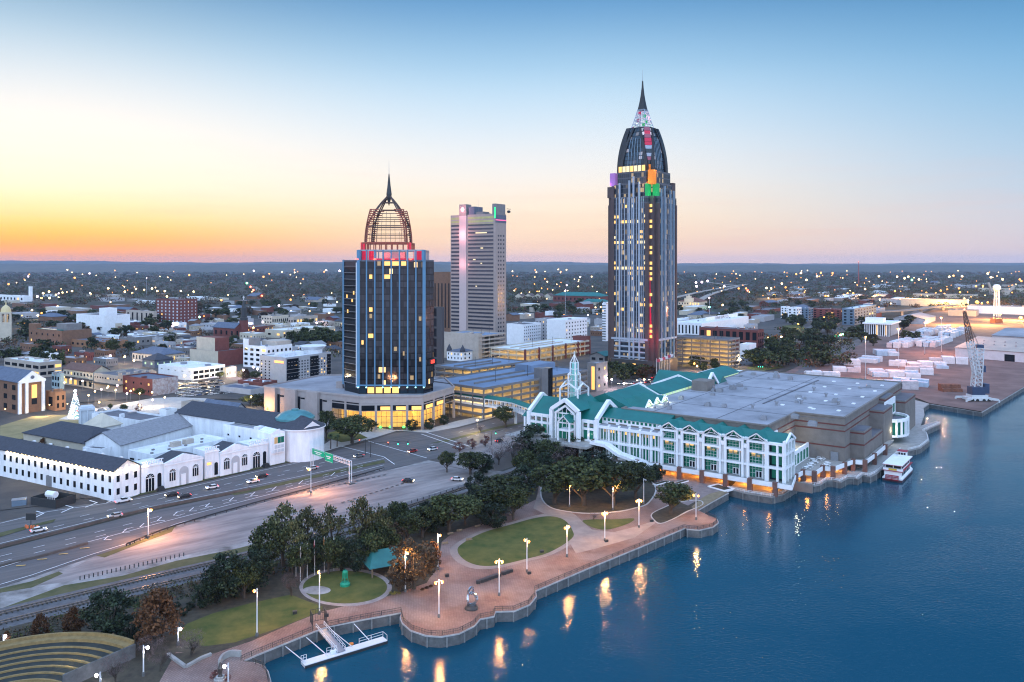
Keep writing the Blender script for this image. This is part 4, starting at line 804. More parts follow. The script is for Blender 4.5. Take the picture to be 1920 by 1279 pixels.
    MB().prism([(-4, 47), (-11.3, 48), (-12.2, 54), (-10.8, 60), (-12, 66), (-6, 68), (-4, 68)], 0, 4.0).build('stair_landing', M['brick_tan'], hall)
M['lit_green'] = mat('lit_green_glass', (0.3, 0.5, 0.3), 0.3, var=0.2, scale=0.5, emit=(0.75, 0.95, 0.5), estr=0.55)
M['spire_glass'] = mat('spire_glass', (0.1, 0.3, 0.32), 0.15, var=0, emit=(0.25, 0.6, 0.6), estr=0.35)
build_hall()
def picnic():
    r = thing('picnic_table', 'pale round picnic table on the patio above the arcade', 'table', (0, 0, 4), 0, 'pale tables on the riverside patio')
    MB().lathe([(.05, .72), (1.0, .72), (1.0, .8), (.05, .8)], 12).tube((0, 0, 0), (0, 0, .72), .15).build('tabletop', M['white'], r)
    s = MB().box(-.5, .5, 1.25, 1.6, .38, .46).box(-.06, .06, 1.3, 1.5, 0, .38).build('bench_seat', M['white'], r)
    for k in range(1, 4): inst(s, r, (0, 0, 0), k * math.pi / 2)
    return r
pt = picnic()
for i, (x, y) in enumerate([(1538, 863), (1541, 856), (1545, 860), (1528, 868), (1521, 872), (1518, 876), (1512, 879), (1551, 870), (1549, 874), (1564, 862), (1536, 859), (1524, 864)]):
    if i == 0: pt.location = G(x, y, 4)
    else: dup(pt, G(x, y, 4), i * .7)
def skywalk():
    r = thing('skywalk', 'white glazed skywalk with teal roof crossing to the car park', 'footbridge', (0, 0, 0))
    pts = [Vector((-33.5, 455, 7.6)), Vector((2.0, 425, 7.6)), Vector((16, 396, 7.6))]
    ro, gl, fr = MB(), MB(), MB()
    for a, c in zip(pts, pts[1:]):
        d = (c - a).normalized(); q = Vector((-d.y, d.x, 0)) * 2.2; Z = Vector((0, 0, 1))
        vs = [a + q * 1.2 + Z * 4, a + Z * 5.6, a - q * 1.2 + Z * 4, c + q * 1.2 + Z * 4, c + Z * 5.6, c - q * 1.2 + Z * 4]; ro.add(vs, [(0, 1, 4, 3), (1, 2, 5, 4), (0, 3, 5, 2)])
        for s in (1, -1):
            fr.bar(a + q * s, c + q * s, .3, 1.1); fr.bar(a + q * s + Z * 3.7, c + q * s + Z * 3.7, .3, .7); k = int((c - a).length / 2.8)
            for i in range(k + 1): p = a.lerp(c, i / k) + q * s; fr.bar(p, p + Z * 3.6, .4)
        fr.bar(a, c, 4.2, .3)
    ro.build('roof', M['teal_roof'], r); fr.build('truss', M['white'], r)
    leg = MB().tube((0, 0, 0), (0, 0, 7.2), .7).build('leg', M['white'], r); leg.location = (-30, 451.5, 0)
    for p in ((-16, 440, 0), (2, 424.5, 0)): inst(leg, r, p)
    for t in (.15, .45, .8): pt_light('skywalk_lamp', pts[0].lerp(pts[1], t) + Vector((0, 0, 3)), 40, (1, .8, .5), .2, r)
skywalk()
def curtain(name, base, line, fh, bay, rough=0.12, warm=0.0, wcol=(1, .62, .25), estr=1.0, var=0.5):
    if name in MATS: return MATS[name]
    m = bpy.data.materials.new(name); m.use_nodes = True; nt = m.node_tree; N = nt.nodes; L = nt.links; b = N["Principled BSDF"]; b.inputs["Roughness"].default_value = rough; b.inputs["Specular IOR Level"].default_value = 0.28
    t = N.new("ShaderNodeTexCoord"); s = N.new("ShaderNodeSeparateXYZ"); L.new(t.outputs["Object"], s.inputs[0])
    def mt(op, a, c=None):
        n = N.new("ShaderNodeMath"); n.operation = op; L.new(a, n.inputs[0])
        if c is not None:
            if hasattr(c, 'links'): L.new(c, n.inputs[1])
            else: n.inputs[1].default_value = c
        return n.outputs[0]
    zf = mt('DIVIDE', s.outputs[2], fh); u = mt('DIVIDE', mt('ADD', s.outputs[0], s.outputs[1]), bay)
    lz = mt('LESS_THAN', mt('FRACT', zf), 0.2); lu = mt('LESS_THAN', mt('FRACT', u), 0.08); ln = mt('MAXIMUM', lz, lu)
    cv = N.new("ShaderNodeCombineXYZ"); L.new(mt('FLOOR', zf), cv.inputs[0]); L.new(mt('FLOOR', u), cv.inputs[1])
    wn = N.new("ShaderNodeTexWhiteNoise"); wn.noise_dimensions = '2D'; L.new(cv.outputs[0], wn.inputs["Vector"])
    mr = N.new("ShaderNodeMapRange"); mr.inputs[3].default_value = 1 - var; mr.inputs[4].default_value = 1 + var; L.new(wn.outputs[0], mr.inputs[0])
    vs = N.new("ShaderNodeVectorMath"); vs.operation = 'SCALE'; vs.inputs[0].default_value = base; L.new(mr.outputs[0], vs.inputs["Scale"])
    mx = N.new("ShaderNodeMix"); mx.data_type = 'RGBA'; L.new(ln, mx.inputs[0]); L.new(vs.outputs[0], mx.inputs[6]); mx.inputs[7].default_value = tuple(line) + (1,); L.new(mx.outputs[2], b.inputs["Base Color"])
    nb = N.new("ShaderNodeTexNoise"); nb.inputs["Scale"].default_value = 0.25; L.new(t.outputs["Object"], nb.inputs[0]); bp = N.new("ShaderNodeBump"); bp.inputs["Strength"].default_value = 0.25; bp.inputs["Distance"].default_value = 0.15; L.new(nb.outputs[0], bp.inputs["Height"]); L.new(bp.outputs[0], b.inputs["Normal"])
    if warm > 0:
        w2 = N.new("ShaderNodeTexWhiteNoise"); w2.noise_dimensions = '3D'; c2 = N.new("ShaderNodeCombineXYZ"); L.new(mt('FLOOR', zf), c2.inputs[0]); L.new(mt('FLOOR', u), c2.inputs[1]); c2.inputs[2].default_value = 3.3; L.new(c2.outputs[0], w2.inputs["Vector"])
        on = mt('MULTIPLY', mt('GREATER_THAN', w2.outputs[0], 1 - warm), mt('SUBTRACT', lz, 1.0)); on = mt('MULTIPLY', on, -1.0)
        on = mt('MULTIPLY', on, mt('MULTIPLY', wn.outputs[0], estr)); b.inputs["Emission Color"].default_value = tuple(wcol) + (1,); L.new(on, b.inputs["Emission Strength"]); m.cycles.emission_sampling = 'NONE'
    MATS[name] = m; return m
M['pilaster_blue'] = mat('pale_blue_pilaster', (0.09, 0.21, 0.33), 0.5, var=0.05)
M['red_steel'] = mat('rust_red_steel', (0.3, 0.075, 0.045), 0.6, var=0.2, scale=1)
M['crown_steel'] = mat('dark_crown_steel', (0.09, 0.055, 0.045), 0.6, var=0.2, scale=1)
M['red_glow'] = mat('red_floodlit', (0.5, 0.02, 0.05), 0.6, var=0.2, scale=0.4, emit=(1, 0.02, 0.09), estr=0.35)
M['podium'] = mat('pale_pink_precast', (0.36, 0.31, 0.3), 0.8, var=0.08, scale=0.3)

def hotel():
    A, B = Vector((-80.6, 418, 0)), Vector((-46.2, 419, 0))
    r = thing('hotel_tower', 'dark glass hotel tower with pale blue ribs and an open lattice crown', 'tower', (-63, 436, 0))
    F = [(-80.6, 418), (-46.2, 419), (-42, 428), (-44.6, 452), (-52, 462), (-80, 462), (-95, 452), (-91, 430)]
    F = [(x + 63, y - 436) for x, y in F]
    g = curtain('hotel_glass', (0.03, 0.03, 0.034), (0.012, 0.012, 0.013), 3.45, 1.9, rough=0.07, warm=0.012, estr=2.0, var=.55)
    MB().prism(F, 21.5, 86.6).build('glass_shaft', g, r); MB().prism(F, 86.6, 87.4).build('shaft_roof', M['roof_dark'], r)
    rib = MB().box(-.33, .33, -.6, .1, 20.5, 92.6).build('rib', M['pilaster_blue'], r)
    n = 9; fx0, fx1, fy = F[0][0], F[1][0], F[0][1]
    for i in range(n):
        t = i / (n - 1); loc = (fx0 + (fx1 - fx0) * t, fy + t, 0)
        if i == 0: rib.location = loc; rib.scale = (2.4, 1.2, 1)
        else: inst(rib, r, loc, 0, (2.4, 1.2, 1) if i == n - 1 else (1, 1, 1 if i != 4 else .998))
    MB().box(F[7][0] - .5, F[7][0] + .4, F[7][1] - .5, F[7][1] + .5, 20.5, 87.6).build('corner_rib', M['pilaster_blue'], r); MB().box(F[0][0] - 1.3, F[0][0] - .7, fy - .3, fy + .6, 20.5, 86).build('corner_rib', M['white'], r)
    fl = MB()
    q0, q1 = Vector((*F[7], 0)), Vector((*F[0], 0))
    for k in range(19): z = 22 + k * 3.45; fl.bar(q0 + Vector((-.15, -.15, z)), q1 + Vector((-.15, -.15, z)), .2, .2)
    fl.build('floor_lines', M['steel'], r)
    rs = random.Random(5); bay = (fx1 - fx0) / 8
    for i, fl_, m_, w in ((3, 18, 'lit_warm', .7), (4, 18, 'lit_warm', .8), (5, 18, 'lit_warm', .6), (2, 18, 'lit_dim', .4), (1, 16, 'lit_warm', .35), (3, 16, 'lit_warm', .7), (1, 11, 'lit_warm', .4), (1, 10, 'lit_dim', .3), (1, 7, 'lit_warm', .6), (0, 6, 'lit_warm', .25), (4, 5, 'lit_dim', .35), (5, 4.3, 'lit_dim', .2), (7, 3.4, 'lit_dim', .25), (6, .6, 'lit_dim', .4), (2, .8, 'lit_dim', .3), (7, 9.6, 'lit_dim', .3)):
        pane(r, M[m_], (fx0 + bay * (i + .5), fy + (i + .5) / 8 - .08, 23.4 + fl_ * 3.45), 0, bay * w, 2.2, 'lit_window')
    for i, z in ((.25, 68), (.6, 66), (.7, 70), (.3, 60)): v = q0.lerp(q1, i); pane(r, M['lit_warm'], (v.x - .1, v.y - .1, z), math.atan2(q1.y - q0.y, q1.x - q0.x), 1.2, 1.8, 'lit_window')
    v = Vector((*F[1], 0)).lerp(Vector((*F[2], 0)), .85); pane(r, mat('red_sign', (.5, 0, 0), .5, var=0, emit=(1, .05, .03), estr=2.2), (v.x + .2, v.y - .1, 33), math.atan2(F[2][1] - F[1][1], F[2][0] - F[1][0]), 3.6, 1.8, 'red_sign')
    MB().prism([(x * .98, y * .98) for x, y in F], 16.9, 21.5).build('base_floor', M['glass_dark'], r)
    for i in range(8): pane(r, M['lit_warm'] if i in (1, 2, 3, 4) else M['glass_blue'], (fx0 + bay * (i + .5), fy - .05 + (i + .5) / 8 + .2, 19), 0, bay * .8, 3.2, 'base_window')
    cyan = mat('cyan_lamp', (.2, .6, .6), .4, var=0, emit=(.35, .9, .95), estr=4)
    for i in range(0, 9): 
        if i != 2: MB().box(-.3, .3, -.25, .25, 0, .5).build('wall_lamp', cyan, r).location = (fx0 + bay * i, fy - 1.2, 20.4)
    MB().box(fx0 - 1, fx1 + 1, fy - .9, fy - .3, 21.3, 22.0).build('base_band', M['pilaster_blue'], r)
    def screen(x0, x1, y0, y1, z0, z1, nm, m=M['red_steel'], bays=8):
        b = MB()
        for i in range(bays + 1):
            for y in (y0, y1): b.box(x0 + (x1 - x0) * i / bays - .25, x0 + (x1 - x0) * i / bays + .25, y - .25, y + .25, z0, z1)
        for i in range(1, 5):
            for x in (x0, x1): b.box(x - .25, x + .25, y0 + (y1 - y0) * i / 5 - .25, y0 + (y1 - y0) * i / 5 + .25, z0, z1)
        for y in (y0, y1): b.box(x0, x1, y - .3, y + .3, z1 - .7, z1)
        for x in (x0, x1): b.box(x - .3, x + .3, y0, y1, z1 - .7, z1)
        return b.build(nm, m, r)
    cx = (fx0 + fx1) / 2
    screen(fx0 + 1, fx1 - 1, fy + .6, fy + 33, 87, 92.8, 'screen_frame', M['steel'])
    for x0, x1 in ((fx0 - .2, fx0 + 1.2), (fx1 - 1.2, fx1 + .2)): MB().box(x0, x1, fy - .4, fy + 6, 87, 92.7).build('corner_wall', M['pilaster_blue'], r)
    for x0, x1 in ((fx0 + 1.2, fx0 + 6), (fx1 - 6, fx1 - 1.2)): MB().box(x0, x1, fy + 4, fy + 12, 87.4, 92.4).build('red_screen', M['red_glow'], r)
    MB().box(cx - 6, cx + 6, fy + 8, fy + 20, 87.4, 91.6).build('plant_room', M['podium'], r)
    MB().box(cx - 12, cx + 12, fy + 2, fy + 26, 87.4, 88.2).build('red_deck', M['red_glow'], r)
    cx -= 3.8
    screen(cx - 12.4, cx + 12.4, fy + 5, fy + 29, 92.8, 96.8, 'upper_screen', M['red_steel'])
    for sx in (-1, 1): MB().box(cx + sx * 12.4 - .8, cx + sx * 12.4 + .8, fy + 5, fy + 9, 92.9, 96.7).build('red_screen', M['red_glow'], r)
    for x in (-10, -3.5, 3.5, 10): MB().box(-.6, .6, -.6, .6, 0, .5).build('red_lamp', mat('red_lamp', (1, 0, 0), .4, var=0, emit=(1, .06, .03), estr=9), r).location = (cx + x * 1.4, fy - .2, 87.5)
    for x in (-9, 0, 9): pt_light('crown_lamp', (cx + x, fy + 6, 90), 500, (1, .08, .06), .4, r)
    cyy = fy + 17; k = MB()
    def hw(z): t = (z - 96.8) / (114.5 - 96.8); return 11.3 - 2.5 * t ** 1.8
    zs = [96.8 + (114.5 - 96.8) * i / 8 for i in range(9)]
    for s in range(4):
        b = MB(); ca, sa = math.cos(s * math.pi / 2), math.sin(s * math.pi / 2); P = lambda a, z, d=0: (cx + ca * a - sa * (hw(z) + d), cyy + sa * a + ca * (hw(z) + d), z)
        for z0, z1 in zip(zs, zs[1:]):
            for f in (-1, -.88, -.76, .76, .88, 1): b.bar(P(hw(z0) * f, z0), P(hw(z1) * f, z1), .2)
        for z in zs + [(p + q) / 2 for p, q in zip(zs, zs[1:])]:
            for sg in (-1, 1): b.bar(P(hw(z) * sg, z), P(hw(z) * sg * (.86 - .42 * ((z - 96.8) / 18) ** 2), z), .26, .5)
        b.bar(P(-hw(96.8), 96.9), P(hw(96.8), 96.9), .25)
        for z in (zs[2:8:2] if s != 2 else zs[1:8]): k.bar(P(-hw(z), z, -.3), P(hw(z), z, -.3), .22, .34 if z != zs[4] else .6)
        for f in [i / 9 for i in range(-6, 7, 2)] if s == 2 else []:
            zt = 96.8 + 16.5 * (1 - abs(f) ** 2.2 * 1.6)
            seg = [96.8 + (zt - 96.8) * i / 5 for i in range(6)]
            for z0, z1 in zip(seg, seg[1:]): k.bar(P(hw(z0) * f, z0, -.3), P(hw(z1) * f, z1, -.3), .16)
        pts = [(1 - .12 * (i / 12) - .88 * (i / 12) ** 2.6, 96.8 + (123 - 96.8) * i / 12) for i in range(13)]
        for (f0, z0), (f1, z1) in zip(pts, pts[1:]):
            dd = lambda z: -.3 if z < 107 else -(hw(z) - max(.5, (hw(107) - .3) * (1 - (z - 107) / 16.5)))
            for sg in (-1, 1): k.bar(P(10.4 * f0 * sg, z0, dd(z0)), P(10.4 * f1 * sg, z1, dd(z1)), .5)
        b.build('lattice_wall', M['red_steel'], r)
    k.build('arch_ribs', M['crown_steel'], r)
    for z in (114.4, 118.5): MB().box(cx - 4 + (z - 114) * .4, cx + 4 - (z - 114) * .4, cyy - 3, cyy + 3, z, z + .4).build('crown_ring', M['crown_steel'], r)
    MB().lathe([(.1, 117), (1.3, 121.5), (1.5, 123.5), (.9, 128), (.25, 134.5), (.05, 134.6)], 8, (cx, cyy)).build('spire', M['dark_steel'], r); MB().tube((cx, cyy, 134), (cx, cyy, 141.5), .14, .06).build('mast', M['steel'], r)
hotel()
M['interior_gold'] = mat('gold_lit_lobby', (0.7, 0.4, 0.12), 0.6, scale=0.35, col2=(0.9, 0.62, 0.22), emit=(1.0, 0.52, 0.08), estr=0.55)
def podium():
    r = thing('hotel_podium', 'pale stepped precast podium with gold lit lobby under the dark hotel tower', 'building', (0, 0, 0))
    F = [(-138, 443), (-95, 418), (-77.8, 408), (-46, 410.5), (-32, 441), (-40, 475), (-60, 492), (-117, 487)]
    up = MB(); up.prism(F, 9.6, 16.9); up.build('upper_wall', M['podium'], r); MB().prism([((x + 75) * .985 - 75, (y - 450) * .985 + 450) for x, y in F], 16.85, 17.0).build('roof', M['roof_grey'], r)
    pr = MB()
    for a, c in zip(F, F[1:] + F[:1]): pr.bar((*a, 17.2), (*c, 17.2), .8, .9); pr.bar((*a, 14.0), (*c, 14.0), .3, .25)
    pr.build('parapet', M['podium'], r)
    L = MB(); L.prism([F[0], F[1], (-90, 424), (-40, 450), (-40, 475), (-60, 492), (-117, 487)], 0, 9.6); L.build('lower_wall', M['podium'], r)
    ins = lambda i, j, t: Vector((*F[i], 0)).lerp(Vector((*F[j], 0)), t)
    for t in (.05, .36, .68):
        a = ins(0, 1, t); d = (ins(0, 1, 1) - ins(0, 1, 0)).normalized(); q = Vector((d.y, -d.x, 0)); b = MB()
        b.prism([((a + q * 2.0).x, (a + q * 2.0).y), ((a + d * 8 + q * 2.0).x, (a + d * 8 + q * 2.0).y), ((a + d * 8).x, (a + d * 8).y), (a.x, a.y)], 0, 17.4); b.build('wall_bay', M['podium'], r)
        c = a + d * 8.9 + q * .1; pane(r, M['glass_dark'], (c.x, c.y, 7), math.atan2(d.y, d.x), 1.8, 13.6, 'dark_slot'); c = a + d * 11.5 + q * .06; pane(r, M['glass_dark'], (c.x, c.y, 13), math.atan2(d.y, d.x), 3, .8, 'slot_window')
    for i, j, cols in ((1, 2, 2), (2, 3, 4), (3, 4, 3)):
        A, B = ins(i, j, 0), ins(i, j, 1); d = (B - A).normalized(); q = Vector((d.y, -d.x, 0)); Ln = (B - A).length; ang = math.atan2(d.y, d.x)
        for k in range(cols):
            t = (k + .5) / cols; c = A + d * Ln * t + q * .05; lit = (i == 2 and k > 0) or (i == 3 and k < 2)
            pane(r, M['glass_dark'], (c.x, c.y, 11.3), ang, Ln / cols * .84, 2.7, 'office_window')
            if lit:
                c2 = c + q * .06; pane(r, M['lit_warm'], (c2.x + d.x * .8, c2.y + d.y * .8, 11.1), ang, Ln / cols * .62, 1.9, 'lit_window')
            if i != 2: pane(r, M['glass_dark'], (c.x, c.y, 13.7), ang, Ln / cols * .84, .9, 'slot_window')
        for k in range(cols + 1): c = A + d * Ln * (k / cols); o = MB().box(-.55, .55, -.5, .6, 0, 9.7).build('column', M['podium'], r); o.location = c + q * -.2; o.rotation_euler = (0, 0, ang)
        back = A - q * 7 + d * 1; o_ = MB().box(0, Ln - 2, -.2, .2, .2, 9.4).build('lobby_wall', M['interior_gold'], r); o_.location = back; o_.rotation_euler = (0, 0, ang)
        mul = MB()
        for k in range(cols * 3 + 1): x = Ln * k / (cols * 3); mul.box(x - .07, x + .07, -.06, .06, 0, 9.6)
        for z in (3.2, 6.4): mul.box(0, Ln, -.06, .06, z - .08, z + .08)
        o = mul.build('lobby_mullions', M['dark_steel'], r); o.location = A - q * 2.2; o.rotation_euler = (0, 0, ang)
        for k in range(cols): c = A + d * Ln * ((k + .5) / cols) - q * 3.5; pt_light('lobby_lamp', (c.x, c.y, 8.2), 420, (1, .66, .2), .3, r)
    gl = mat('green_lobby_lamp', (.1, .6, .1), .5, var=0, emit=(.1, 1, .15), estr=2.5)
    for x in (-68, -63, -56, -53): MB().lathe([(.05, 0), (.7, .1), (.7, .9), (.05, 1.2)], 8).build('green_lamp', gl, r).location = (x, 412, .4)
    MB().box(-96.5, -93, 437, 440, 16.9, 20.6).build('stair_head', M['podium'], r); MB().box(-45, -43.4, 426, 428, 16.9, 20).build('stair_head', M['podium'], r)
podium()

M['granite'] = mat('pink_granite', (0.075, 0.05, 0.05), 0.6, var=0.12, scale=0.3)
M['fin'] = mat('pale_metal_fin', (0.33, 0.38, 0.46), 0.45, var=0.05)
M['fin_blue'] = mat('blue_grey_fin', (0.2, 0.28, 0.36), 0.45, var=0.05)
M['petal'] = mat('black_petal', (0.02, 0.018, 0.02), 0.35, var=0.1)
def tower():
    th = R(37); C = Vector((104, 634, 0)); rz = math.pi / 2 - th
    r = thing('skyscraper', 'tallest tower with pointed lattice spire and colour lit stepped shoulders', 'tower', C, rz); r.scale = (1.13, 1.13, 1)
    g = curtain('tower_glass', (0.022, 0.032, 0.045), (0.07, 0.075, 0.09), 4.0, 1.55, rough=0.1, warm=0.2, wcol=(1, .7, .34), estr=.6, var=.3)
    h = 19.0
    for k, (a, z0, z1) in enumerate(((19.0, 0, 137), (17.6, 137, 147), (15.8, 147, 157))):
        n = 4.6
        F = [(-a + n, -a), (a - n, -a), (a - n, -a + n), (a, -a + n), (a, a - n), (a - n, a - n), (a - n, a), (-a + n, a), (-a + n, a - n), (-a, a - n), (-a, -a + n), (-a + n, -a + n)]
        MB().prism(F, z0, z1).build('shaft', g, r); MB().prism(F, z1, z1 + .5).build('shoulder_roof', M['roof_dark'], r)
    for sx, sy in ((-1, -1), (-1, 1), (1, -1), (1, 1)):
        b = MB(); x0, x1 = sorted((sx * 13.4, sx * 17.3)); y0, y1 = sorted((sy * 13.4, sy * 17.3)); b.box(x0, x1, y0, y1, 0, 137.5)
        b.build('corner_pier', M['granite'], r)
        b = MB(); xa, xb = sorted((sx * 14.3, sx * 19.5)); ya, yb = sorted((sy * 12.0, sy * 14.5)); b.box(xa, xb, ya, yb, 0, 132 if (sx, sy) != (-1, 1) else 137); b.build('corner_fin', M['granite'], r)
        b = MB(); xa, xb = sorted((sx * 12.0, sx * 14.5)); ya, yb = sorted((sy * 14.3, sy * 19.5)); b.box(xa, xb, ya, yb, 0, 132); b.build('corner_fin', M['granite'], r)
    tall = MB().box(-.6, .6, -.5, .5, 12, 150).build('fin', M['fin'], r); thin = MB().box(-.22, .22, -.2, .2, 26, 137).build('thin_fin', M['fin'], r); tb = MB().box(-.5, .5, -.5, .5, 12, 146).build('blue_fin', M['fin_blue'], r)
    tall.location = (-19.2, 0, 0); thin.location = (-19.1, 6, 0); tb.location = (-4.5, -19.2, 0)
    for y in (-7.6, 7.6): inst(tall, r, (-19.2, y, 0), 0, (1, 1, .99))
    inst(tall, r, (-19.2, -3.4 + .2, 0), 0, (1, 1, 1.02)); 
    for y in (-10.5, -5.4, -1.6, 1.6, 3.8, 10.2, -9): inst(thin, r, (-19.1, y, 0))
    for x in (4.5, -9.5, 9.5): inst(tb, r, (x, -19.2, 0), 0, (1, 1, .98))
    for x in (-7, -2.2, 2.2, 7): inst(thin, r, (x, -19.1, 0), 0, (1, 1, 1))
    band = MB()
    for z in (62.5 - 36, 10): band.box(-19.6, -18.9, -14, 14, z, z + 1.6).box(-14, 14, -19.6, -18.9, z, z + 1.6)
    band.build('base_band', M['fin'], r)
    for z in range(13, 26, 4): MB().box(-19.4, -18.95, -13, 13, z, z + 1.1).build('spandrel', M['fin'], r)
    MB().prism([(-20, -14), (-14, -20), (14, -20), (14, 14), (-14, 20), (-20, 14)], 0, 11.5).build('plinth', mat('dark_granite', (.05, .045, .045), .5, var=.15), r)
    for y in (-10, -4, 4, 10): pane(r, M['lit_warm'] if y != 4 else M['lit_dim'], (-20.1, y, 5), -math.pi / 2, 2.6, 7.5, 'lobby_window')
    rs = random.Random(11); cells = [(-12.2, 2.6), (-9.0, 2.2), (-6.6, 1.7), (-2.4, 1.3), (0, 2.6), (2.7, 1.7), (5.6, 2.8), (8.9, 2), (12, 2.6)]
    lit = 0
    for fl in range(7, 34):
        prob = {26: .8, 29: .5, 25: .5, 30: .35, 20: 1.0}.get(fl, .16)
        for y, w in cells:
            if rs.random() < prob and lit < 88: pane(r, M['lit_warm' if rs.random() < .55 else 'lit_pale'], (-19.05, y, fl * 4 + 2.2), -math.pi / 2, w * .8, 2.2, 'lit_window'); lit += 1
    d = Vector((-1, -1, 0)).normalized()
    for fl in range(7, 33):
        if rs.random() < .75: pane(r, M['lit_warm'], Vector((-17.42, -15.3, fl * 4 + 2)), -math.pi / 2, 2.0, 2.3, 'corner_window')
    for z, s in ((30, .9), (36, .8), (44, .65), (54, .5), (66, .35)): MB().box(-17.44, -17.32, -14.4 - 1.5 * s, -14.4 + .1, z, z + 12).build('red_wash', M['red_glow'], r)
    pt_light('red_flood', (-22, -20, 27), 5000, (1, .03, .06), .5, r)
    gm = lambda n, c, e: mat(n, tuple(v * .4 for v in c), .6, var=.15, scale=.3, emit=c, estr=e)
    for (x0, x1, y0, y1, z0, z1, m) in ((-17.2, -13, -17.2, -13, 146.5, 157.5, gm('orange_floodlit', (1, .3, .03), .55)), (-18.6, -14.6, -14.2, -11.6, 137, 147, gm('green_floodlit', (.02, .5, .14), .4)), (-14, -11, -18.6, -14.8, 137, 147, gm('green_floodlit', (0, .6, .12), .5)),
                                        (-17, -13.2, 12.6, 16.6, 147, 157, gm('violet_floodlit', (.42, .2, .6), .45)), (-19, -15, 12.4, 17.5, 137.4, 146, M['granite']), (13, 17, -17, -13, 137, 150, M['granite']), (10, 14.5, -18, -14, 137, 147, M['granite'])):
        MB().box(x0, x1, y0, y1, z0, z1).build('shoulder_block', m, r)
    for a, c, p in (((-19, -12, 148.5), (1, .35, .05), 1500), ((-20, -17, 138.5), (.1, 1, .3), 900), ((-18, 17, 148), (.7, .3, 1), 900), ((-12, -19, 158), (1, .4, .1), 1500)): pt_light('shoulder_lamp', a, p, c, .5, r)
    for i in range(7): pane(r, M['lit_pale' if i % 3 else 'lit_warm'], (-15.9, -9 + i * 3, 159.5), -math.pi / 2, 2.4, 4.4, 'crown_window')
    def half(z): t = (z - 157) / 36.0; return 13.3 - 4.9 * t ** 2.1
    zs = [157 + 36 * i / 12 for i in range(13)]
    def ring(z, k=1.0, ch=.34):
        a = half(z) * k; c = a * ch; return [(-a + c, -a, z), (a - c, -a, z), (a, -a + c, z), (a, a - c, z), (a - c, a, z), (-a + c, a, z), (-a, a - c, z), (-a, -a + c, z)]
    cg = curtain('crown_glass', (0.03, 0.05, 0.07), (0.01, 0.012, 0.016), 3.2, 2.2, rough=.12, warm=0.03, wcol=(.8, .8, 1), estr=1, var=.6)
    MB().rings([ring(z, .93) for z in zs]).build('dome_glass', cg, r)
    for s in range(4):
        ca, sa = math.cos(s * math.pi / 2), math.sin(s * math.pi / 2); rot = lambda x, y, z: (x * ca - y * sa, x * sa + y * ca, z)
        for side in (0, 1):
            rows = []
            for i, z in enumerate(zs):
                a = half(z); w = a * (.16 + .02 * math.sin(i)); c0 = a * (.66 - .5 * (i / 12) ** 1.7 * .9)
                if side == 0: rows.append([rot(-a * 1.03, -c0, z), rot(-a * 1.03, -c0 - w, z), rot(-a * .9, -c0 - w, z), rot(-a * .9, -c0, z)])
                else: rows.append([rot(-c0, -a * 1.03, z), rot(-c0 - w, -a * 1.03, z), rot(-c0 - w, -a * .9, z), rot(-c0, -a * .9, z)])
            MB().rings(rows).build('petal_rib', M['petal'], r)
        if s != 0:
            rows = [[rot(*p) for p in ((-half(z) * 1.02, -half(z) * .62, z), (-half(z) * .99, -half(z) * .99, z), (-half(z) * .62, -half(z) * 1.02, z), (-half(z) * .7, -half(z) * .7, z))] for z in zs]
            MB().rings(rows).build('petal', M['petal'], r)
        mu = MB()
        for f in (-.36, -.18, 0, .18, .36):
            for z0, z1 in zip(zs[1:9], zs[2:10]): mu.bar(rot(-half(z0) * .96, half(z0) * f, z0), rot(-half(z1) * .96, half(z1) * f, z1), .3)
        mu.build('dome_mullions', M['fin_blue'], r)
    rr = random.Random(2)
    for i, z in enumerate(zs[:-1]):
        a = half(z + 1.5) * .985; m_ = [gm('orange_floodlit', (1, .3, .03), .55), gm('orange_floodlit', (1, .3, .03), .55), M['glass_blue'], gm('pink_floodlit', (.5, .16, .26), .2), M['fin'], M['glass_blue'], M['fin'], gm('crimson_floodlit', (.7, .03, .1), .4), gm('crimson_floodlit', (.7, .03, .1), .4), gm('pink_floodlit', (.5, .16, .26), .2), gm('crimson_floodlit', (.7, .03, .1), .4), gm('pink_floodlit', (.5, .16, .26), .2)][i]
        p0, p1 = (-a * .985, -a * .66, z), (-a * .66, -a * .985, z); a2 = half(z + 3) * .985; q0, q1 = (-a2 * .985, -a2 * .66, z + 2.7), (-a2 * .66, -a2 * .985, z + 2.7)
        MB().add([p0, p1, q1, q0, (p0[0] + .4, p0[1] + .4, p0[2]), (p1[0] + .4, p1[1] + .4, p1[2]), (q1[0] + .4, q1[1] + .4, q1[2]), (q0[0] + .4, q0[1] + .4, q0[2])], [(0, 1, 2, 3), (7, 6, 5, 4), (0, 4, 5, 1), (2, 6, 7, 3)]).build('corner_panel', m_, r)
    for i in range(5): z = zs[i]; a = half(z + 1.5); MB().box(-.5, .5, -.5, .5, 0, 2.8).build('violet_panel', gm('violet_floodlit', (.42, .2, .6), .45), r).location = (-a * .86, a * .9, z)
    sp = MB(); hs = lambda z: 6.5 * (1 - (z - 190) / 46) ** 2.1 + .25
    zz = [190, 193, 196, 199, 202, 205, 208]
    for z in zz:
        a = hs(z)
        for p, q in (((-1, -1), (1, -1)), ((1, -1), (1, 1)), ((1, 1), (-1, 1)), ((-1, 1), (-1, -1))): sp.bar((p[0] * a, p[1] * a, z), (q[0] * a, q[1] * a, z), .25)
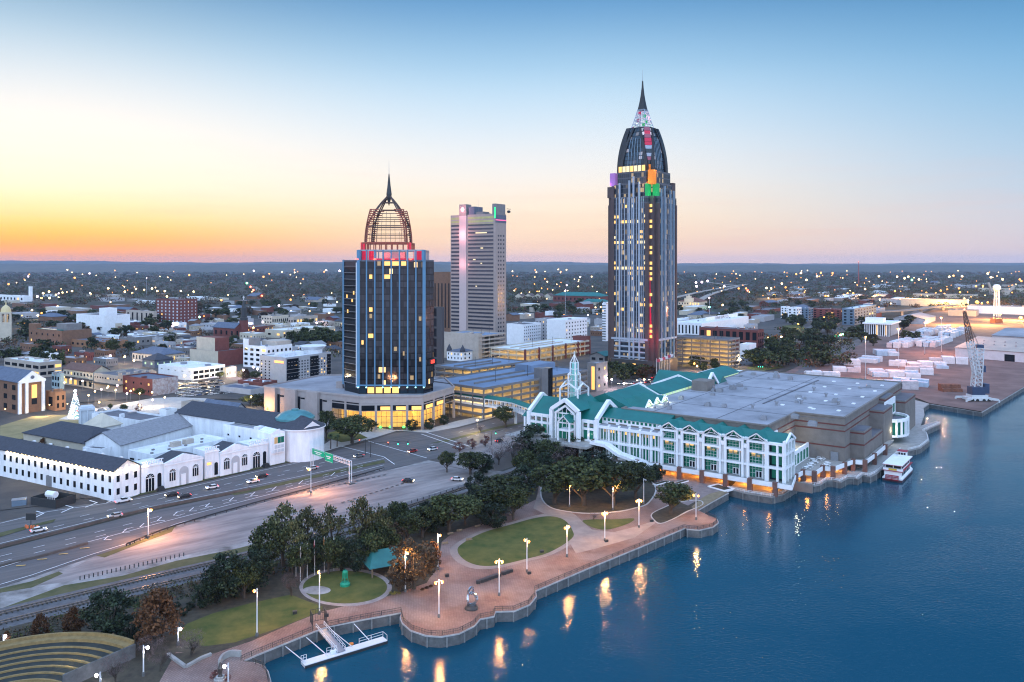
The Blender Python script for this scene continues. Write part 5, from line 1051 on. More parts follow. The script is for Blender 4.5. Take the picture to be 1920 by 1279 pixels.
    for z0, z1 in zip(zz, zz[1:]):
        for sx, sy in ((-1, -1), (1, -1), (1, 1), (-1, 1)): sp.bar((sx * hs(z0), sy * hs(z0), z0), (sx * hs(z1), sy * hs(z1), z1), .5)
        for f in (-.6, -.2, .2, .6):
            for s in (-1, 1): sp.bar((f * hs(z0), s * hs(z0), z0), (f * hs(z1), s * hs(z1), z1), .16); sp.bar((s * hs(z0), f * hs(z0), z0), (s * hs(z1), f * hs(z1), z1), .16)
        for s in (-1, 1): sp.bar((-hs(z0), s * hs(z0), z0), (hs(z1), s * hs(z1), z1), .2); sp.bar((s * hs(z0), -hs(z0), z0), (s * hs(z1), hs(z1), z1), .2)
    sp.build('spire_lattice', M['fin'], r)
    MB().rings([[(sx * hs(z) * 1.02, sy * hs(z) * 1.02, z) for sx, sy in ((-1, -1), (1, -1), (1, 1), (-1, 1))] for z in (207.5, 211, 215, 220, 226, 231)]).build('spire', M['petal'], r)
    MB().tube((0, 0, 230), (0, 0, 240), .18, .06).build('mast', M['steel'], r)
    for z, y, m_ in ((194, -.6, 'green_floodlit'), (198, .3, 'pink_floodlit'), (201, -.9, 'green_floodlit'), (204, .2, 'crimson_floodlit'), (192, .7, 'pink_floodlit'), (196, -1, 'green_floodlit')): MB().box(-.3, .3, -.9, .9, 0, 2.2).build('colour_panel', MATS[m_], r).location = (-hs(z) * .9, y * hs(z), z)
    pt_light('spire_lamp', (0, 0, 193), 3000, (.5, 1, .6), .5, r); pt_light('spire_lamp', (0, -2, 201), 2000, (1, .3, .4), .5, r)
tower()

def tolocal(C, th): return (Matrix.Translation(C) @ Matrix.Rotation(math.pi / 2 - th, 4, 'Z')).inverted()
def hit(C, d, px):
    k = (px - 960) / FPX; return (k * C.y - C.x) / (d.x - k * d.y)
taken = []
def bldg(name, label, xn, yb, xl, xr, yt, th=32, wall=None, roof='flat', roofm=None, wl=None, wr=None, lit=0.08, depth=None, cat='building', units=4, base=0.0, winm=None, parapet=.9, group=None, ridge=None, litm=None):
    th = R(th); C = G(xn, yb, base); C.z = base; dl = Vector((-math.cos(th), math.sin(th), 0)); dr = Vector((math.sin(th), math.cos(th), 0))
    Ll = hit(C, dl, xl); Lr = depth if depth else hit(C, dr, xr); h = (yb - yt) / FPX * C.y
    Ll = max(3, min(Ll, 160)); Lr = max(3, min(Lr, 160)); taken.append(((xl + max(xr, xn)) / 2, yb - 2, max(xr, xn) - xl))
    r = thing(name, label, cat, C, math.pi / 2 - th, group); wall = wall or M['whitewall']; rs = random.Random(int(xn * 7 + yb))
    hw = h if roof == 'flat' else h
    b = MB().box(0, Lr, 0, Ll, 0, hw)
    if roof == 'flat' and parapet:
        for x0, x1, y0, y1 in ((0, Lr, 0, .4), (0, Lr, Ll - .4, Ll), (0, .4, .4, Ll - .4), (Lr - .4, Lr, .4, Ll - .4)): b.box(x0, x1, y0, y1, hw - .002, hw + parapet)
    b.build('wall', wall, r)
    if roof == 'flat':
        MB().box(.41, Lr - .41, .41, Ll - .41, hw, hw + .12).build('roof', roofm or M['roof_white'], r)
        for i in range(units):
            x, y, s = rs.uniform(.15, .85) * Lr, rs.uniform(.15, .85) * Ll, rs.uniform(.8, 2.0)
            MB().box(x - s, x + s, y - s * .7, y + s * .7, hw + .1, hw + rs.uniform(1, 2.2)).build('rooftop_unit', M['steel'] if i % 2 else (wall), r)
    else:
        e = .7; rh = ridge or min(Lr, Ll) * .22; v = None
        if roof == 'hip':
            m_ = min(Lr, Ll) / 2; 
            if Lr > Ll: v = [(-e, -e, hw), (Lr + e, -e, hw), (Lr + e, Ll + e, hw), (-e, Ll + e, hw), (m_, Ll / 2, hw + rh), (Lr - m_, Ll / 2, hw + rh)]; f = [(0, 1, 5, 4), (1, 2, 5), (2, 3, 4, 5), (3, 0, 4)]
            else: v = [(-e, -e, hw), (Lr + e, -e, hw), (Lr + e, Ll + e, hw), (-e, Ll + e, hw), (Lr / 2, m_, hw + rh), (Lr / 2, Ll - m_, hw + rh)]; f = [(0, 1, 4), (1, 2, 5, 4), (2, 3, 5), (3, 0, 4, 5)]
        elif roof == 'gx': v = [(-e, -e, hw), (-e, Ll / 2, hw + rh), (-e, Ll + e, hw), (Lr + e, -e, hw), (Lr + e, Ll / 2, hw + rh), (Lr + e, Ll + e, hw)]; f = [(0, 3, 4, 1), (1, 4, 5, 2)]
        else: v = [(-e, -e, hw), (Lr / 2, -e, hw + rh), (Lr + e, -e, hw), (-e, Ll + e, hw), (Lr / 2, Ll + e, hw + rh), (Lr + e, Ll + e, hw)]; f = [(0, 1, 4, 3), (1, 2, 5, 4)]
        n = len(v); v2 = v + [(a, b_, c - .25) for a, b_, c in v]; MB().add(v2, f + [tuple(i + n for i in reversed(q)) for q in f]).build('roof', roofm or M['dark_shingle'], r)
        if roof == 'gx':
            for x in (0.001, Lr - .001): MB().add([(x, 0, hw - .01), (x, Ll, hw - .01), (x, Ll / 2, hw + rh - .3)], [(0, 1, 2)]).build('gable', wall, r)
        elif roof == 'gy':
            for y in (0.001, Ll - .001): MB().add([(0, y, hw - .01), (Lr, y, hw - .01), (Lr / 2, y, hw + rh - .3)], [(0, 1, 2)]).build('gable', wall, r)
    winm = winm or M['glass_dark']
    if wl: facade(r, (0, Ll), -math.pi / 2, Ll, wl[4] if len(wl) > 4 else .8, hw - (wl[5] if len(wl) > 5 else .6), wl[0], wl[1], wl[2], wl[3], winm, lit, litm, rs)
    if wr: facade(r, (0, 0), 0, Lr, wr[4] if len(wr) > 4 else .8, hw - (wr[5] if len(wr) > 5 else .6), wr[0], wr[1], wr[2], wr[3], winm, lit, litm, rs)
    r['dims'] = (Lr, Ll, hw); return r
M['brick_red'] = mat('red_brick', (0.16, 0.05, 0.042), 0.85, var=0.18, scale=0.4, detail=8)
M['brick_brown'] = mat('brown_brick', (0.2, 0.105, 0.065), 0.85, var=0.18, scale=0.4, detail=8)
M['brick_orange'] = mat('orange_brick', (0.3, 0.15, 0.08), 0.85, var=0.15, scale=0.4, detail=8)
M['cream'] = mat('cream_stucco', (0.52, 0.46, 0.37), 0.85, var=0.1, scale=0.25)
M['beige'] = mat('beige_precast', (0.42, 0.36, 0.31), 0.85, var=0.1, scale=0.25)
M['greystucco'] = mat('grey_stucco', (0.4, 0.39, 0.41), 0.85, var=0.1, scale=0.25)
M['darkgrey'] = mat('dark_grey_precast', (0.2, 0.19, 0.19), 0.85, var=0.14, scale=0.3)
M['slate'] = mat('blue_slate', (0.1, 0.12, 0.17), 0.7, var=0.2, scale=0.5)

def slab_tower():
    r = bldg('office_tower', 'pale concrete office tower with pink floodlit pier and ribbon windows', 929, 640, 845, 949, 402, th=34, wall=M['slab_wall'], roofm=M['roof_grey'], units=0)
    Lr, Ll, h = r['dims']
    fl = 30; fh = (h - 12) / fl; rs = random.Random(9)
    rib = MB().box(-.12, .12, 0, 1, 0, 1).build('ribbon_window', M['ribbon'], r); rib.location = (-.02, 1, 4); first = True
    y1a, y1b, y2a, y2b = Ll * .035 + .6, Ll * .60, Ll * .80, Ll * .985
    for k in range(fl):
        z = 4 + k * fh
        for a, c in ((y1a, y1b), (y2a, y2b)):
            if first: rib.location = (-.02, a, z); rib.scale = (1, c - a, fh * .48); first = False
            else: inst(rib, r, (-.02, a, z), 0, (1, c - a, fh * .48))
    led = MB().box(-.5, 0, 0, 1, 0, .35).build('ledge', M['slab_wall'], r); led.location = (0, y1a, 3.7); led.scale = (1, y1b - y1a, 1)
    for k in range(1, fl): inst(led, r, (0, y1a, 3.7 + k * fh), 0, (1, y1b - y1a, 1))
    for k, lo, hi in ((27, .3, .75), (20, .2, .3), (23, .5, .6), (13, .3, .36), (19, .5, .56)): pane(r, M['lit_pale'], (-.2, y1b + (y1a - y1b) * (lo + hi) / 2, 4.9 + k * fh), -math.pi / 2, (y1b - y1a) * (hi - lo), 1.2, 'lit_window')
    for k in range(3): pane(r, M['lit_olive'], (-.06, (y1a + y1b) / 2, h - 3 - k * 4), -math.pi / 2, y1b - y1a, 2.4, 'sky_lobby_window'); pane(r, M['lit_olive'], (-.06, (y2a + y2b) / 2, h - 3 - k * 4), -math.pi / 2, y2b - y2a, 2.4, 'sky_lobby_window')
    for k in range(25):
        for x in (.28, .5, .76): pane(r, M['ribbon'], (Lr * x, -.03, 6 + k * fh * 1.08), 0, Lr * .12, 2.0)
    MB().box(-1.4, Lr * .4, Ll * .63, Ll * .785, -2, h + 12.5).build('pier', M['pink_lit'], r); MB().box(-1.41, Lr * .4 + .01, Ll * .629, Ll * .786, h - .2, h + 12.8).build('pier_top', M['darkgrey'], r)
    dm = MB(); cy_, cz = Ll * .708, h + 7; dm.add([(-1.5, cy_ - 2.6, cz), (-1.5, cy_, cz - 2.8), (-1.5, cy_ + 2.6, cz), (-1.5, cy_, cz + 2.8), (-1.8, cy_ - 2.6, cz), (-1.8, cy_, cz - 2.8), (-1.8, cy_ + 2.6, cz), (-1.8, cy_, cz + 2.8)], [(4, 5, 6, 7), (0, 1, 5, 4), (1, 2, 6, 5), (2, 3, 7, 6), (3, 0, 4, 7)]); dm.build('diamond_sign', mat('white_sign', (.9, .9, .95), .5, var=0, emit=(1, 1, 1), estr=.9), r)
    MB().box(1, Lr * .8, Ll * .47, Ll * .6, h, h + 10).build('roof_house', M['slate'], r); MB().box(3, Lr * .7, Ll * .3, Ll * .47, h, h + 4).build('roof_house', M['darkgrey'], r)
    MB().box(0, Lr * .9, -.3, Ll * .07, h, h + 12).build('corner_turret', M['darkgrey'], r); MB().box(-.35, -.05, -.1, 1.2, h - 4, h + 8).build('green_strip', mat('green_neon', (0, .6, .2), .4, var=0, emit=(.02, .9, .25), estr=1.4), r)
    MB().box(.2, Lr, -.4, -.05, h - 6.5, h - 5.5).build('pink_strip', mat('pink_neon', (.7, .1, .3), .4, var=0, emit=(1, .15, .3), estr=1), r); MB().box(0, Lr, -.2, -.02, h - 9, h - .3).build('dark_band', M['slate'], r)
    b = MB().lathe([(.1, -1.6), (1.8, -1), (2.1, 0), (1.6, 1.2), (.1, 1.6)], 12); b.bar((-4, 0, 3), (4, 0, 3), .5); b.build('dish', M['dark_steel'], r).location = (Lr * .9 + 3, -3, h + 4)
    for y in (.42, .45): MB().tube((4, Ll * y, h), (4, Ll * y, h + 18), .1, .05).build('antenna', M['steel'], r)
    for y in (.15, .25, .36): MB().box(2, 4, Ll * y, Ll * y + 2, h, h + 1.6).build('rooftop_unit', M['darkgrey'], r)
    for z, e in ((h + 6, 9000), (h - 22, 9000), (h - 55, 4500)): pt_light('pink_flood', (-9, Ll * .708, z), e, (1, .36, .38), .5, r)
M['slab_wall'] = mat('pale_slab_concrete', (0.34, 0.275, 0.25), 0.8, var=0.06, scale=0.3); M['ribbon'] = mat('ribbon_glass', (0.045, 0.045, 0.06), 0.15, var=0.2, scale=.2); M['lit_olive'] = mat('lit_olive', (0.2, 0.2, 0.1), 0.25, var=0.3, scale=.3, emit=(0.6, 0.6, 0.25), estr=0.3)
M['pink_lit'] = mat('pale_pier_concrete', (0.5, 0.4, 0.39), 0.8, var=0.04, scale=0.1)
slab_tower()
M['deck'] = mat('deck_concrete', (0.4, 0.35, 0.28), 0.85, var=0.12, scale=0.2); M['top_deck'] = mat('blue_grey_top_deck', (0.16, 0.22, 0.32), 0.8, var=0.15, scale=0.1, detail=8); M['deck_dark'] = mat('dark_deck_concrete', (0.17, 0.165, 0.17), 0.85, var=0.15, scale=0.2)
M['deck_light'] = mat('fluorescent_strip', (1, .85, .5), .4, var=0, emit=(1, .66, .24), estr=24.0)
def garage(name, label, xn, yb, xl, xr, yt, th, levels, wall, light=1.0, top=None, bay=8.0, depth=None, piers=None, maxl=70):
    th = R(th); C = G(xn, yb); dl = Vector((-math.cos(th), math.sin(th), 0)); dr = Vector((math.sin(th), math.cos(th), 0))
    Ll = min(maxl, hit(C, dl, xl)); Lr = depth or hit(C, dr, xr); h = (yb - yt) / FPX * C.y; r = thing(name, label, 'car park', C, math.pi / 2 - th); fh = h / levels
    for k in range(1, levels + 1):
        z = k * fh; b = MB().box(.02, Lr - .02, .02, Ll - .02, z - 1.25, z - .85)
        b.build('deck', (top or M['top_deck']) if k == levels else M['deck'], r)
        b = MB()
        for x0, x1, y0, y1 in ((0, Lr, -.15, .2), (0, Lr, Ll - .2, Ll + .15), (-.15, .2, .2, Ll - .2), (Lr - .2, Lr + .15, .2, Ll - .2)): b.box(x0, x1, y0, y1, z - 1.35, z)
        b.build('parapet', wall, r)
        if light:
            for y in [4.5 + i * 9 for i in range(max(1, int(Ll / 9)))]:
                if y < 14 or y > Ll - 8: MB().box(3, Lr - 3, y - .12, y + .12, z - 1.42, z - 1.27).build('ceiling_light', M['deck_light'], r)
            for x in (4.5, 13): MB().box(x - .12, x + .12, 3, Ll - 3, z - 1.43, z - 1.28).build('ceiling_light', M['deck_light'], r)
    col = MB().box(-.35, .35, -.35, .35, 0, h - 1.3).build('column', wall, r); col.location = (.4, .4, 0)
    for i in range(1, max(2, int(Lr / bay)) + 1): inst(col, r, (Lr * i / max(2, int(Lr / bay)) - .4 * (i > 0), .4, 0))
    for i in range(1, max(2, int(Ll / bay)) + 1): inst(col, r, (.4, Ll * i / max(2, int(Ll / bay)) - .4, 0))
    MB().box(Lr * .3, Lr * .9, Ll * .45, Ll * .5, 0, h - 1.4).build('core_wall', M['deck'], r); MB().box(18, 18.4, 8, Ll - 4, 0, h - 1.4).build('core_wall', M['deck'], r)
    if piers:
        p = MB().box(-.8, .8, -.8, .5, 0, h + .3).build('brick_pier', piers, r); p.location = (.3, 0, 0)
        for i in range(1, 6): inst(p, r, (Lr * i / 5 - .4, 0, 0))
    for y in (.36, .62): MB().box(Lr * .1, Lr * .75, Ll * y, Ll * y + .5, h - .9, h + .2).build('ramp_wall', wall, r)
    for x in (.25, .55, .85): MB().tube((Lr * x, Ll * .3, h - 1), (Lr * x, Ll * .3, h + 6), .14).build('deck_lamp_post', M['dark_steel'], r)
    r['dims'] = (Lr, Ll, h); return r
g1 = garage('car_park', 'big four sided car park with gold lit decks and blue roof deck behind the skywalk', 907, 787, 800, 1102, 727, 40, 5, M['deck_dark'], maxl=62)
Lr, Ll, h = g1['dims']
MB().box(Lr * .5, Lr * .5 + 6, -1.6, 4.5, 0, h + 5.5).build('stair_tower', M['deck_dark'], g1); MB().box(Lr * .5 + 6, Lr * .5 + 11, -1.2, 4, 0, h + 5).build('stair_glass', M['glass_dark'], g1)
MB().box(Lr * .7, Lr * .95, Ll * .5, Ll * .8, h - .8, h + 3.4).build('roof_canopy', M['top_deck'], g1)
garage('car_park', 'inner half of the blue decked car park behind the near one', 884, 737, 815, 990, 692, 40, 4, M['deck_dark'], maxl=50)
garage('car_park', 'white and brick car park with two glowing decks and pale lit roof', 984, 686, 920, 1106, 656, 36, 3, M['cream'], top=M['roof_white'], piers=M['brick_red'], maxl=45)
garage('car_park', 'beige car park attached to the base of the pale office tower', 898, 676, 820, 948, 630, 34, 6, M['beige'], light=.0, maxl=50)
b_ = bldg('parking_hall', 'blank beige wall building under the pale office tower', 897, 676, 818, 900, 629, 34, M['beige'], roofm=M['roof_grey'], units=3, depth=6)
garage('car_park', 'grey concrete car park beside the tallest tower with amber lit doorway', 1366, 694, 1262, 1387, 637, 36, 7, M['darkgrey'], top=M['roof_dark'], maxl=60)
def arch(root, x, z0, w, h, y, m, name='arched_window', frame=True):
    def sh(w, h, yy0, yy1):
        pts = [(-w / 2, 0), (w / 2, 0)] + [(w / 2 * math.cos(t), h - w / 2 + w / 2 * math.sin(t)) for t in [math.pi * i / 10 for i in range(11)]]
        n = len(pts); return [(px, yy0, pz) for px, pz in pts] + [(px, yy1, pz) for px, pz in pts], [tuple(range(n - 1, -1, -1)), tuple(range(n, 2 * n))] + [(i, (i + 1) % n, n + (i + 1) % n, n + i) for i in range(n)]
    v, f = sh(w, h, -.06, .05); o = MB().add(v, f).build(name, m, root); o.location = (x, y, z0)
    if frame:
        b = MB()
        for k in (-.5, -.17, .17, .5): b.box(k * w - .07, k * w + .07, -.16, -.065, 0, h - w / 2)
        b.box(-w / 2, w / 2, -.16, -.065, h - w / 2 - .1, h - w / 2 + .1); 
        for t in range(0, 11, 2): a = math.pi * t / 10; b.bar((0, -.1, h - w / 2), (w / 2 * math.cos(a), -.1, h - w / 2 + w / 2 * math.sin(a)), .1)
        for i in range(10): a, c = math.pi * i / 10, math.pi * (i + 1) / 10; b.bar((w * .53 * math.cos(a), -.12, h - w / 2 + w * .53 * math.sin(a)), (w * .53 * math.cos(c), -.12, h - w / 2 + w * .53 * math.sin(c)), .22)
        b.build('window_frame', M['white'], o)
    return o
wing = bldg('museum_wing', 'long two storey white wing with dark roof and lamp lit eaves', 213, 941, -90, 262, 884, 29, M['whitewall'], 'gy', M['dark_shingle'], (26, 2, .34, .5, 1.0, .8), (3, 2, .34, .5, 1.0, .8), lit=0.0, ridge=3.4)
Lr, Ll, h = wing['dims']
for i in range(27):
    y = 1 + i * 2.5; MB().box(-.7, -.3, -.25, .25, 0, .25).build('eave_lamp', M['eave'] if 'eave' in M else M.setdefault('eave', mat('eave_lamp_glow', (1, .8, .4), .4, var=0, emit=(1, .68, .25), estr=5)), wing).location = (0, y, h - .35)
    if i % 2 == 0: pt_light('eave_light', (-.9, y, h - .5), 300 if i < 7 else 420, (1, .7, .3), .15, wing)
for i in range(4): pt_light('eave_light', (1.5 + i * 3.6, -.9, h - .5), 130, (1, .7, .3), .15, wing)
for i in range(6): MB().box(-.5, .5, -.5, .5, 0, .7).build('roof_vent', M['white'], wing).location = (Lr * .68, 6 + i * 11, h + 2.4)
pane(wing, M['steel'], (-.08, Ll * .36, 2.2), -math.pi / 2, 3.6, 4.2, 'garage_door')
def museum_arcade():
    th = R(39.6); C = G(265, 926); dr = Vector((math.sin(th), math.cos(th), 0)); X = lambda px: hit(C, dr, px)
    r = thing('museum_arcade', 'white arcaded museum front with gables and tall arched windows along the highway', 'building', C, math.pi / 2 - th); ww = M['whitewall']
    segs = [(265, 306, 10.4, 'b'), (306, 378, 9.6, 'g'), (384, 411, 11.2, 'b'), (411, 467, 9.6, 'g'), (467, 502, 10.3, 'b')]
    for k, (a, c, h, t) in enumerate(segs):
        x0, x1 = X(a), X(c); y0 = .0 if t == 'b' else -.9; b = MB().box(x0, x1, y0, 9, 0, h)
        if t == 'g': b.add([(x0 - .3, y0 - .2, h), (x1 + .3, y0 - .2, h), ((x0 + x1) / 2, y0 - .2, h + 2.6), (x0 - .3, y0 + .8, h), (x1 + .3, y0 + .8, h), ((x0 + x1) / 2, y0 + .8, h + 2.6)], [(0, 1, 2), (3, 5, 4), (0, 2, 5, 3), (1, 4, 5, 2)])
        b.build('wall', ww, r); MB().box(x0 - .25, x1 + .25, y0 - .3, y0 - .02, h - .9, h - .55).build('cornice', M['white'], r)
        if t == 'g':
            MB().add([(x0, y0 + .7, h + .05), ((x0 + x1) / 2, y0 + .7, h + 2.4), (x1, y0 + .7, h + .05), (x0, 9, h + .05), ((x0 + x1) / 2, 9, h + 2.4), (x1, 9, h + .05)], [(0, 1, 4, 3), (1, 2, 5, 4)]).build('gable_roof', M['dark_shingle'], r)
            w = x1 - x0
            arch(r, x0 + w * .2, 2.6, 2.6, 4.6, y0 - .08, M['glass_dark']); arch(r, x0 + w * .8, 2.6, 2.6, 4.6, y0 - .08, M['glass_dark']); o = arch(r, x0 + w * .5, .3, 3.6, 7.0, y0 - .08, M['shadow_grey'], 'arched_porch', False)
            MB().box(-1.2, .6, -.3, -.08, 0, 4.2).build('porch_door', M['white'], o)
        else:
            for i in range(int((x1 - x0) / .9)): MB().box(x0 + .3 + i * .9, x0 + .6 + i * .9, -.1, .25, h, h + 1.1).build('baluster', M['white'], r)
            MB().box(x0, x1, -.15, .3, h + 1.1, h + 1.35).build('balustrade_rail', M['white'], r)
            w = x1 - x0
            if k != 2: arch(r, x0 + w * .38, .3, 3.4, 6.6, -.08, M['glass_dark'], 'arched_gate'); arch(r, x0 + w * .82, 1.2, 1.5, 5.2, -.08, M['glass_dark'], frame=False); st = MB(); [st.box(x0 + w * .6 + i * .35, x0 + w * .95, -3 + i * .4, -.1, 0, .28 * (i + 1)) for i in range(5)]; st.build('steps', M['dark_steel'], r)
            else: o = arch(r, x0 + w * .28, .6, 3, 6.4, -.08, ww, 'blind_arch'); arch(r, x0 + w * .78, 1.0, 1.5, 5, -.08, M['glass_dark'], frame=False); pane(r, M['lit_warm'], (x0 + w * .28, -.2, 6), 0, 1.8, 1.0, 'fanlight')
    x0, x1 = X(503), X(531); MB().box(x0, x1, -1.4, 10, 0, 13.4).build('bay_wall', ww, r)
    MB().add([(x0, -1.5, 13.4), (x1, -1.5, 13.4), ((x0 + x1) / 2, -1.5, 15), (x0, 8, 13.4), (x1, 8, 13.4), ((x0 + x1) / 2, 8, 15)], [(0, 1, 2), (0, 2, 5, 3), (1, 4, 5, 2)]).build('bay_gable', ww, r)
    w = x1 - x0; MB().box(x0 + w * .15, x1 - w * .12, -2.6, -1.4, 5.2, 12.4).build('oriel', M['white'], r)
    for i in range(3): pane(r, M['glass_green'] if i else M['lit_dim'], (x0 + w * (.27 + .22 * i), -2.65, 10.6), 0, w * .2, 2.6, 'oriel_window'); pane(r, M['shutter'], (x0 + w * (.27 + .22 * i), -2.65, 7.9), 0, w * .18, 1.4, 'shutter'); pane(r, M['shutter'], (x0 + w * (.27 + .22 * i), -2.65, 6.1), 0, w * .18, 1.2, 'shutter')
M['shadow_grey'] = mat('porch_shade_grey', (0.42, 0.43, 0.46), .8, var=.08); M['shutter'] = mat('pale_shutter', (.5, .54, .6), .7, var=.1, scale=6)  # shadow_grey: shade inside the arched porches, painted on as a grey plate
museum_arcade()
mh = bldg('museum_hall', 'tall white museum hall with long dark roof, rounded end and teal dome', 536, 866, 330, 560, 805, 31, M['whitewall'], 'gy', M['dark_shingle'], None, None, depth=19, ridge=4.4)
Lr, Ll, h = mh['dims']
def rotunda():
    n = 28; c = (Lr / 2, 0); a = [(c[0] + Lr / 2 * math.cos(2 * math.pi * i / n), c[1] + Lr / 2 * math.sin(2 * math.pi * i / n)) for i in range(n)]
    MB().prism(a, 0, h).build('rounded_end', M['whitewall'], mh)
    e = 1.06; MB().rings([[(c[0] + Lr / 2 * e * math.cos(2 * math.pi * i / n), c[1] + Lr / 2 * e * math.sin(2 * math.pi * i / n), h) for i in range(n)], [(c[0], c[1], h + 4.4)] * n], caps=False).build('cone_roof', M['dark_shingle'], mh)
    MB().rings([[(c[0] + Lr / 2 * k * math.cos(2 * math.pi * i / n), c[1] + Lr / 2 * k * math.sin(2 * math.pi * i / n), z) for i in range(n)] for k, z in ((1.07, h - .5), (1.07, h - .02), (1.0, h - .02), (1, h - .5))], caps=False).build('cornice', M['white'], mh)
    MB().lathe([(8.6, 2.0), (8.6, 2.9), (8.0, 3.2), (6.6, 4.4), (4.4, 5.3), (1.6, 5.8), (1.6, 6.3), (.1, 6.4)], 32).build('dome', mat('teal_dome', (.06, .2, .22), .4, var=.2, scale=.3), mh).location = (12, 7, h)
    MB().add([(3, -Lr / 2 + 2.4, h + .1), (12, -Lr / 2 - .4 + 1, h + .1), (7.5, -Lr / 2 + 1.2, h + 3)], [(0, 1, 2)]).build('pediment', M['white'], mh)
    b = MB(); b.box(-.35, -.02, 0, Ll, h - .5, h - .02); b.build('eave_cornice', M['white'], mh)
rotunda()
bldg('museum_block', 'white museum block with flat grey roof facing the inner court', 503, 871, 418, 528, 813, 32, M['whitewall'], 'flat', M['roof_grey'], (4, 1, .16, .22, 8, 1.5), None, depth=9, units=1)
ic = bldg('museum_block', 'low white block with white flat roof and two tan machines', 287, 896, 240, 426, 857, 31, M['whitewall'], 'flat', M['roof_white'], (3, 1, .5, .2, 4), (10, 1, .35, .2, 5), units=0)
Lr, Ll, h = ic['dims']
for x in (.45, .62): MB().box(-2, 2, -1.2, 1.2, 0, 2).build('rooftop_unit', M['beige'], ic).location = (Lr * x, Ll * .5, h + .1)
for i in range(8): MB().box(-.5, .5, -.4, .4, 0, .6).build('roof_vent', M['darkgrey'], ic).location = (Lr * (.08 + i * .11), Ll * (.3 + .3 * (i % 2)), h + .1)
bldg('museum_hall', 'white museum hall with wide grey gable roof', 226, 876, 160, 362, 835, 18, M['whitewall'], 'gx', M['grey_shingle'], None, None, ridge=5)
bldg('museum_shed', 'low white annex with brown flat roof below the grey gable', 190, 880, 155, 214, 846, 20, M['whitewall'], 'flat', M['roof_dark'], units=0)
bldg('museum_hall', 'low cream hall with broad dark hipped roof beside the rusty hedge', 163, 862, 44, 200, 832, 29, M['cream'], 'hip', M['dark_shingle'], None, None, depth=22, ridge=4.5)
bldg('museum_shed', 'dark flat roofed block behind the cream pyramid roof', 262, 818, 172, 312, 792, 30, M['whitewall'], 'flat', M['roof_dark'], units=2)
pv = bldg('pyramid_pavilion', 'cream pyramid roofed pavilion behind the grey museum gable', 188, 836, 157, 227, 802, 29, M['white'], 'hip', M['cream'], None, None, ridge=5.5)
bldg('museum_block', 'white cube with blue side wall at the plaza end of the dark museum roof', 312, 800, 299, 332, 772, 31, M['white'], 'flat', M['dark_shingle'], units=0)
bldg('house', 'dark pedimented roof building behind the long museum roof', 440, 800, 378, 462, 772, 31, M['greystucco'], 'gy', M['slate'], None, None, ridge=4)
bldg('house', 'tan flat roofed building with roof machines behind the museum', 408, 790, 340, 430, 765, 31, M['beige'], 'flat', M['beige'], units=5)
court = bldg('government_building', 'brick building with white pilasters, slate roof and tall gold stair window', 34, 777, -70, 84, 717, 34, M['brick_brown'], 'gy', M['slate'], (7, 3, .4, .5), None, lit=.2, ridge=6)
Lr, Ll, h = court['dims']
for x in (.02, .3, .92): MB().box(-.8, .8, -.9, .2, 0, h).build('pilaster', M['white'], court).location = (Lr * x + .4 * (x < .1), 0, 0)
pane(court, M['lit_warm'], (Lr * .6, -.08, h * .66), 0, Lr * .2, h * .42, 'stair_window'); pane(court, M['glass_dark'], (Lr * .6, -.08, h * .34), 0, Lr * .2, h * .18, 'stair_window'); MB().box(0, Lr, -1.1, -.05, h - .8, h).build('entablature', M['white'], court)
MB().add([(-.6, -.9, h), (Lr + .6, -.9, h), (Lr / 2, -.9, h + 5.8), (-.6, -.1, h), (Lr + .6, -.1, h), (Lr / 2, -.1, h + 5.8)], [(0, 1, 2), (0, 2, 5, 3), (1, 4, 5, 2)]).build('pediment', M['white'], court); MB().tube((0, -.4, 0), (0, .2, 0), 1.0, n=14).build('round_vent', M['slate'], court).location = (Lr / 2, -.8, h + 2.2)
for i, (x, y) in enumerate(((36, 774), (60, 771), (20, 778))): pass
an = bldg('brick_annex', 'low brick annex with white cornice beside the gold stair window', 104, 771, 86, 123, 738, 34, M['brick_orange'], 'flat', M['roof_white'], (1, 1, .4, .6), (2, 2, .4, .6), lit=.5)
for b_, p in ((court, (4, -1.6, 2)), (court, (13, -1.6, 2)), (an, (-1.4, 4, 3.5)), (an, (6, -1.6, 3.5)), (court, (-1.5, 12, 2)), (court, (-1.5, 26, 2))): pt_light('wall_lamp', p, 420, (1, .68, .3), .2, b_); MB().box(-.22, .22, -.22, .22, -.2, .2).build('wall_lamp', M['lamp_warm'], b_).location = p
bldg('brick_hotel', 'seven storey red brick hotel standing alone among trees', 336, 607, 293, 370, 563, 33, M['brick_red'], 'flat', M['roof_dark'], (6, 7, .34, .5), (5, 7, .25, .4), winm=M['shutter'], lit=.04, units=3)
wb = bldg('white_hall', 'big blank white hall with a tan doorway in front of the brick hotel', 196, 626, 143, 244, 593, 33, M['white'], 'flat', M['roof_dark'], units=2); Lr, Ll, h = wb['dims']
MB().box(8, 22, 10, 26, h, h + 9).build('stage_tower', M['white'], wb); pane(wb, M['cream'], (Lr * .55, -.1, 6), 0, 9, 12, 'doorway'); pane(wb, M['brick_brown'], (Lr * .56, -.2, 4), 0, 4, 8, 'door')
bldg('tan_block', 'tan block with dark bays beside the brick hotel', 288, 607, 236, 294, 585, 33, M['beige'], 'flat', M['roof_grey'], (6, 1, .3, .8), None, lit=.1)
th_ = bldg('brick_theatre', 'long windowless brown brick theatre with green skylight', 116, 651, 54, 172, 622, 33, M['brick_brown'], 'flat', M['roof_dark'], (6, 2, .2, .3), None); Lr, Ll, h = th_['dims']
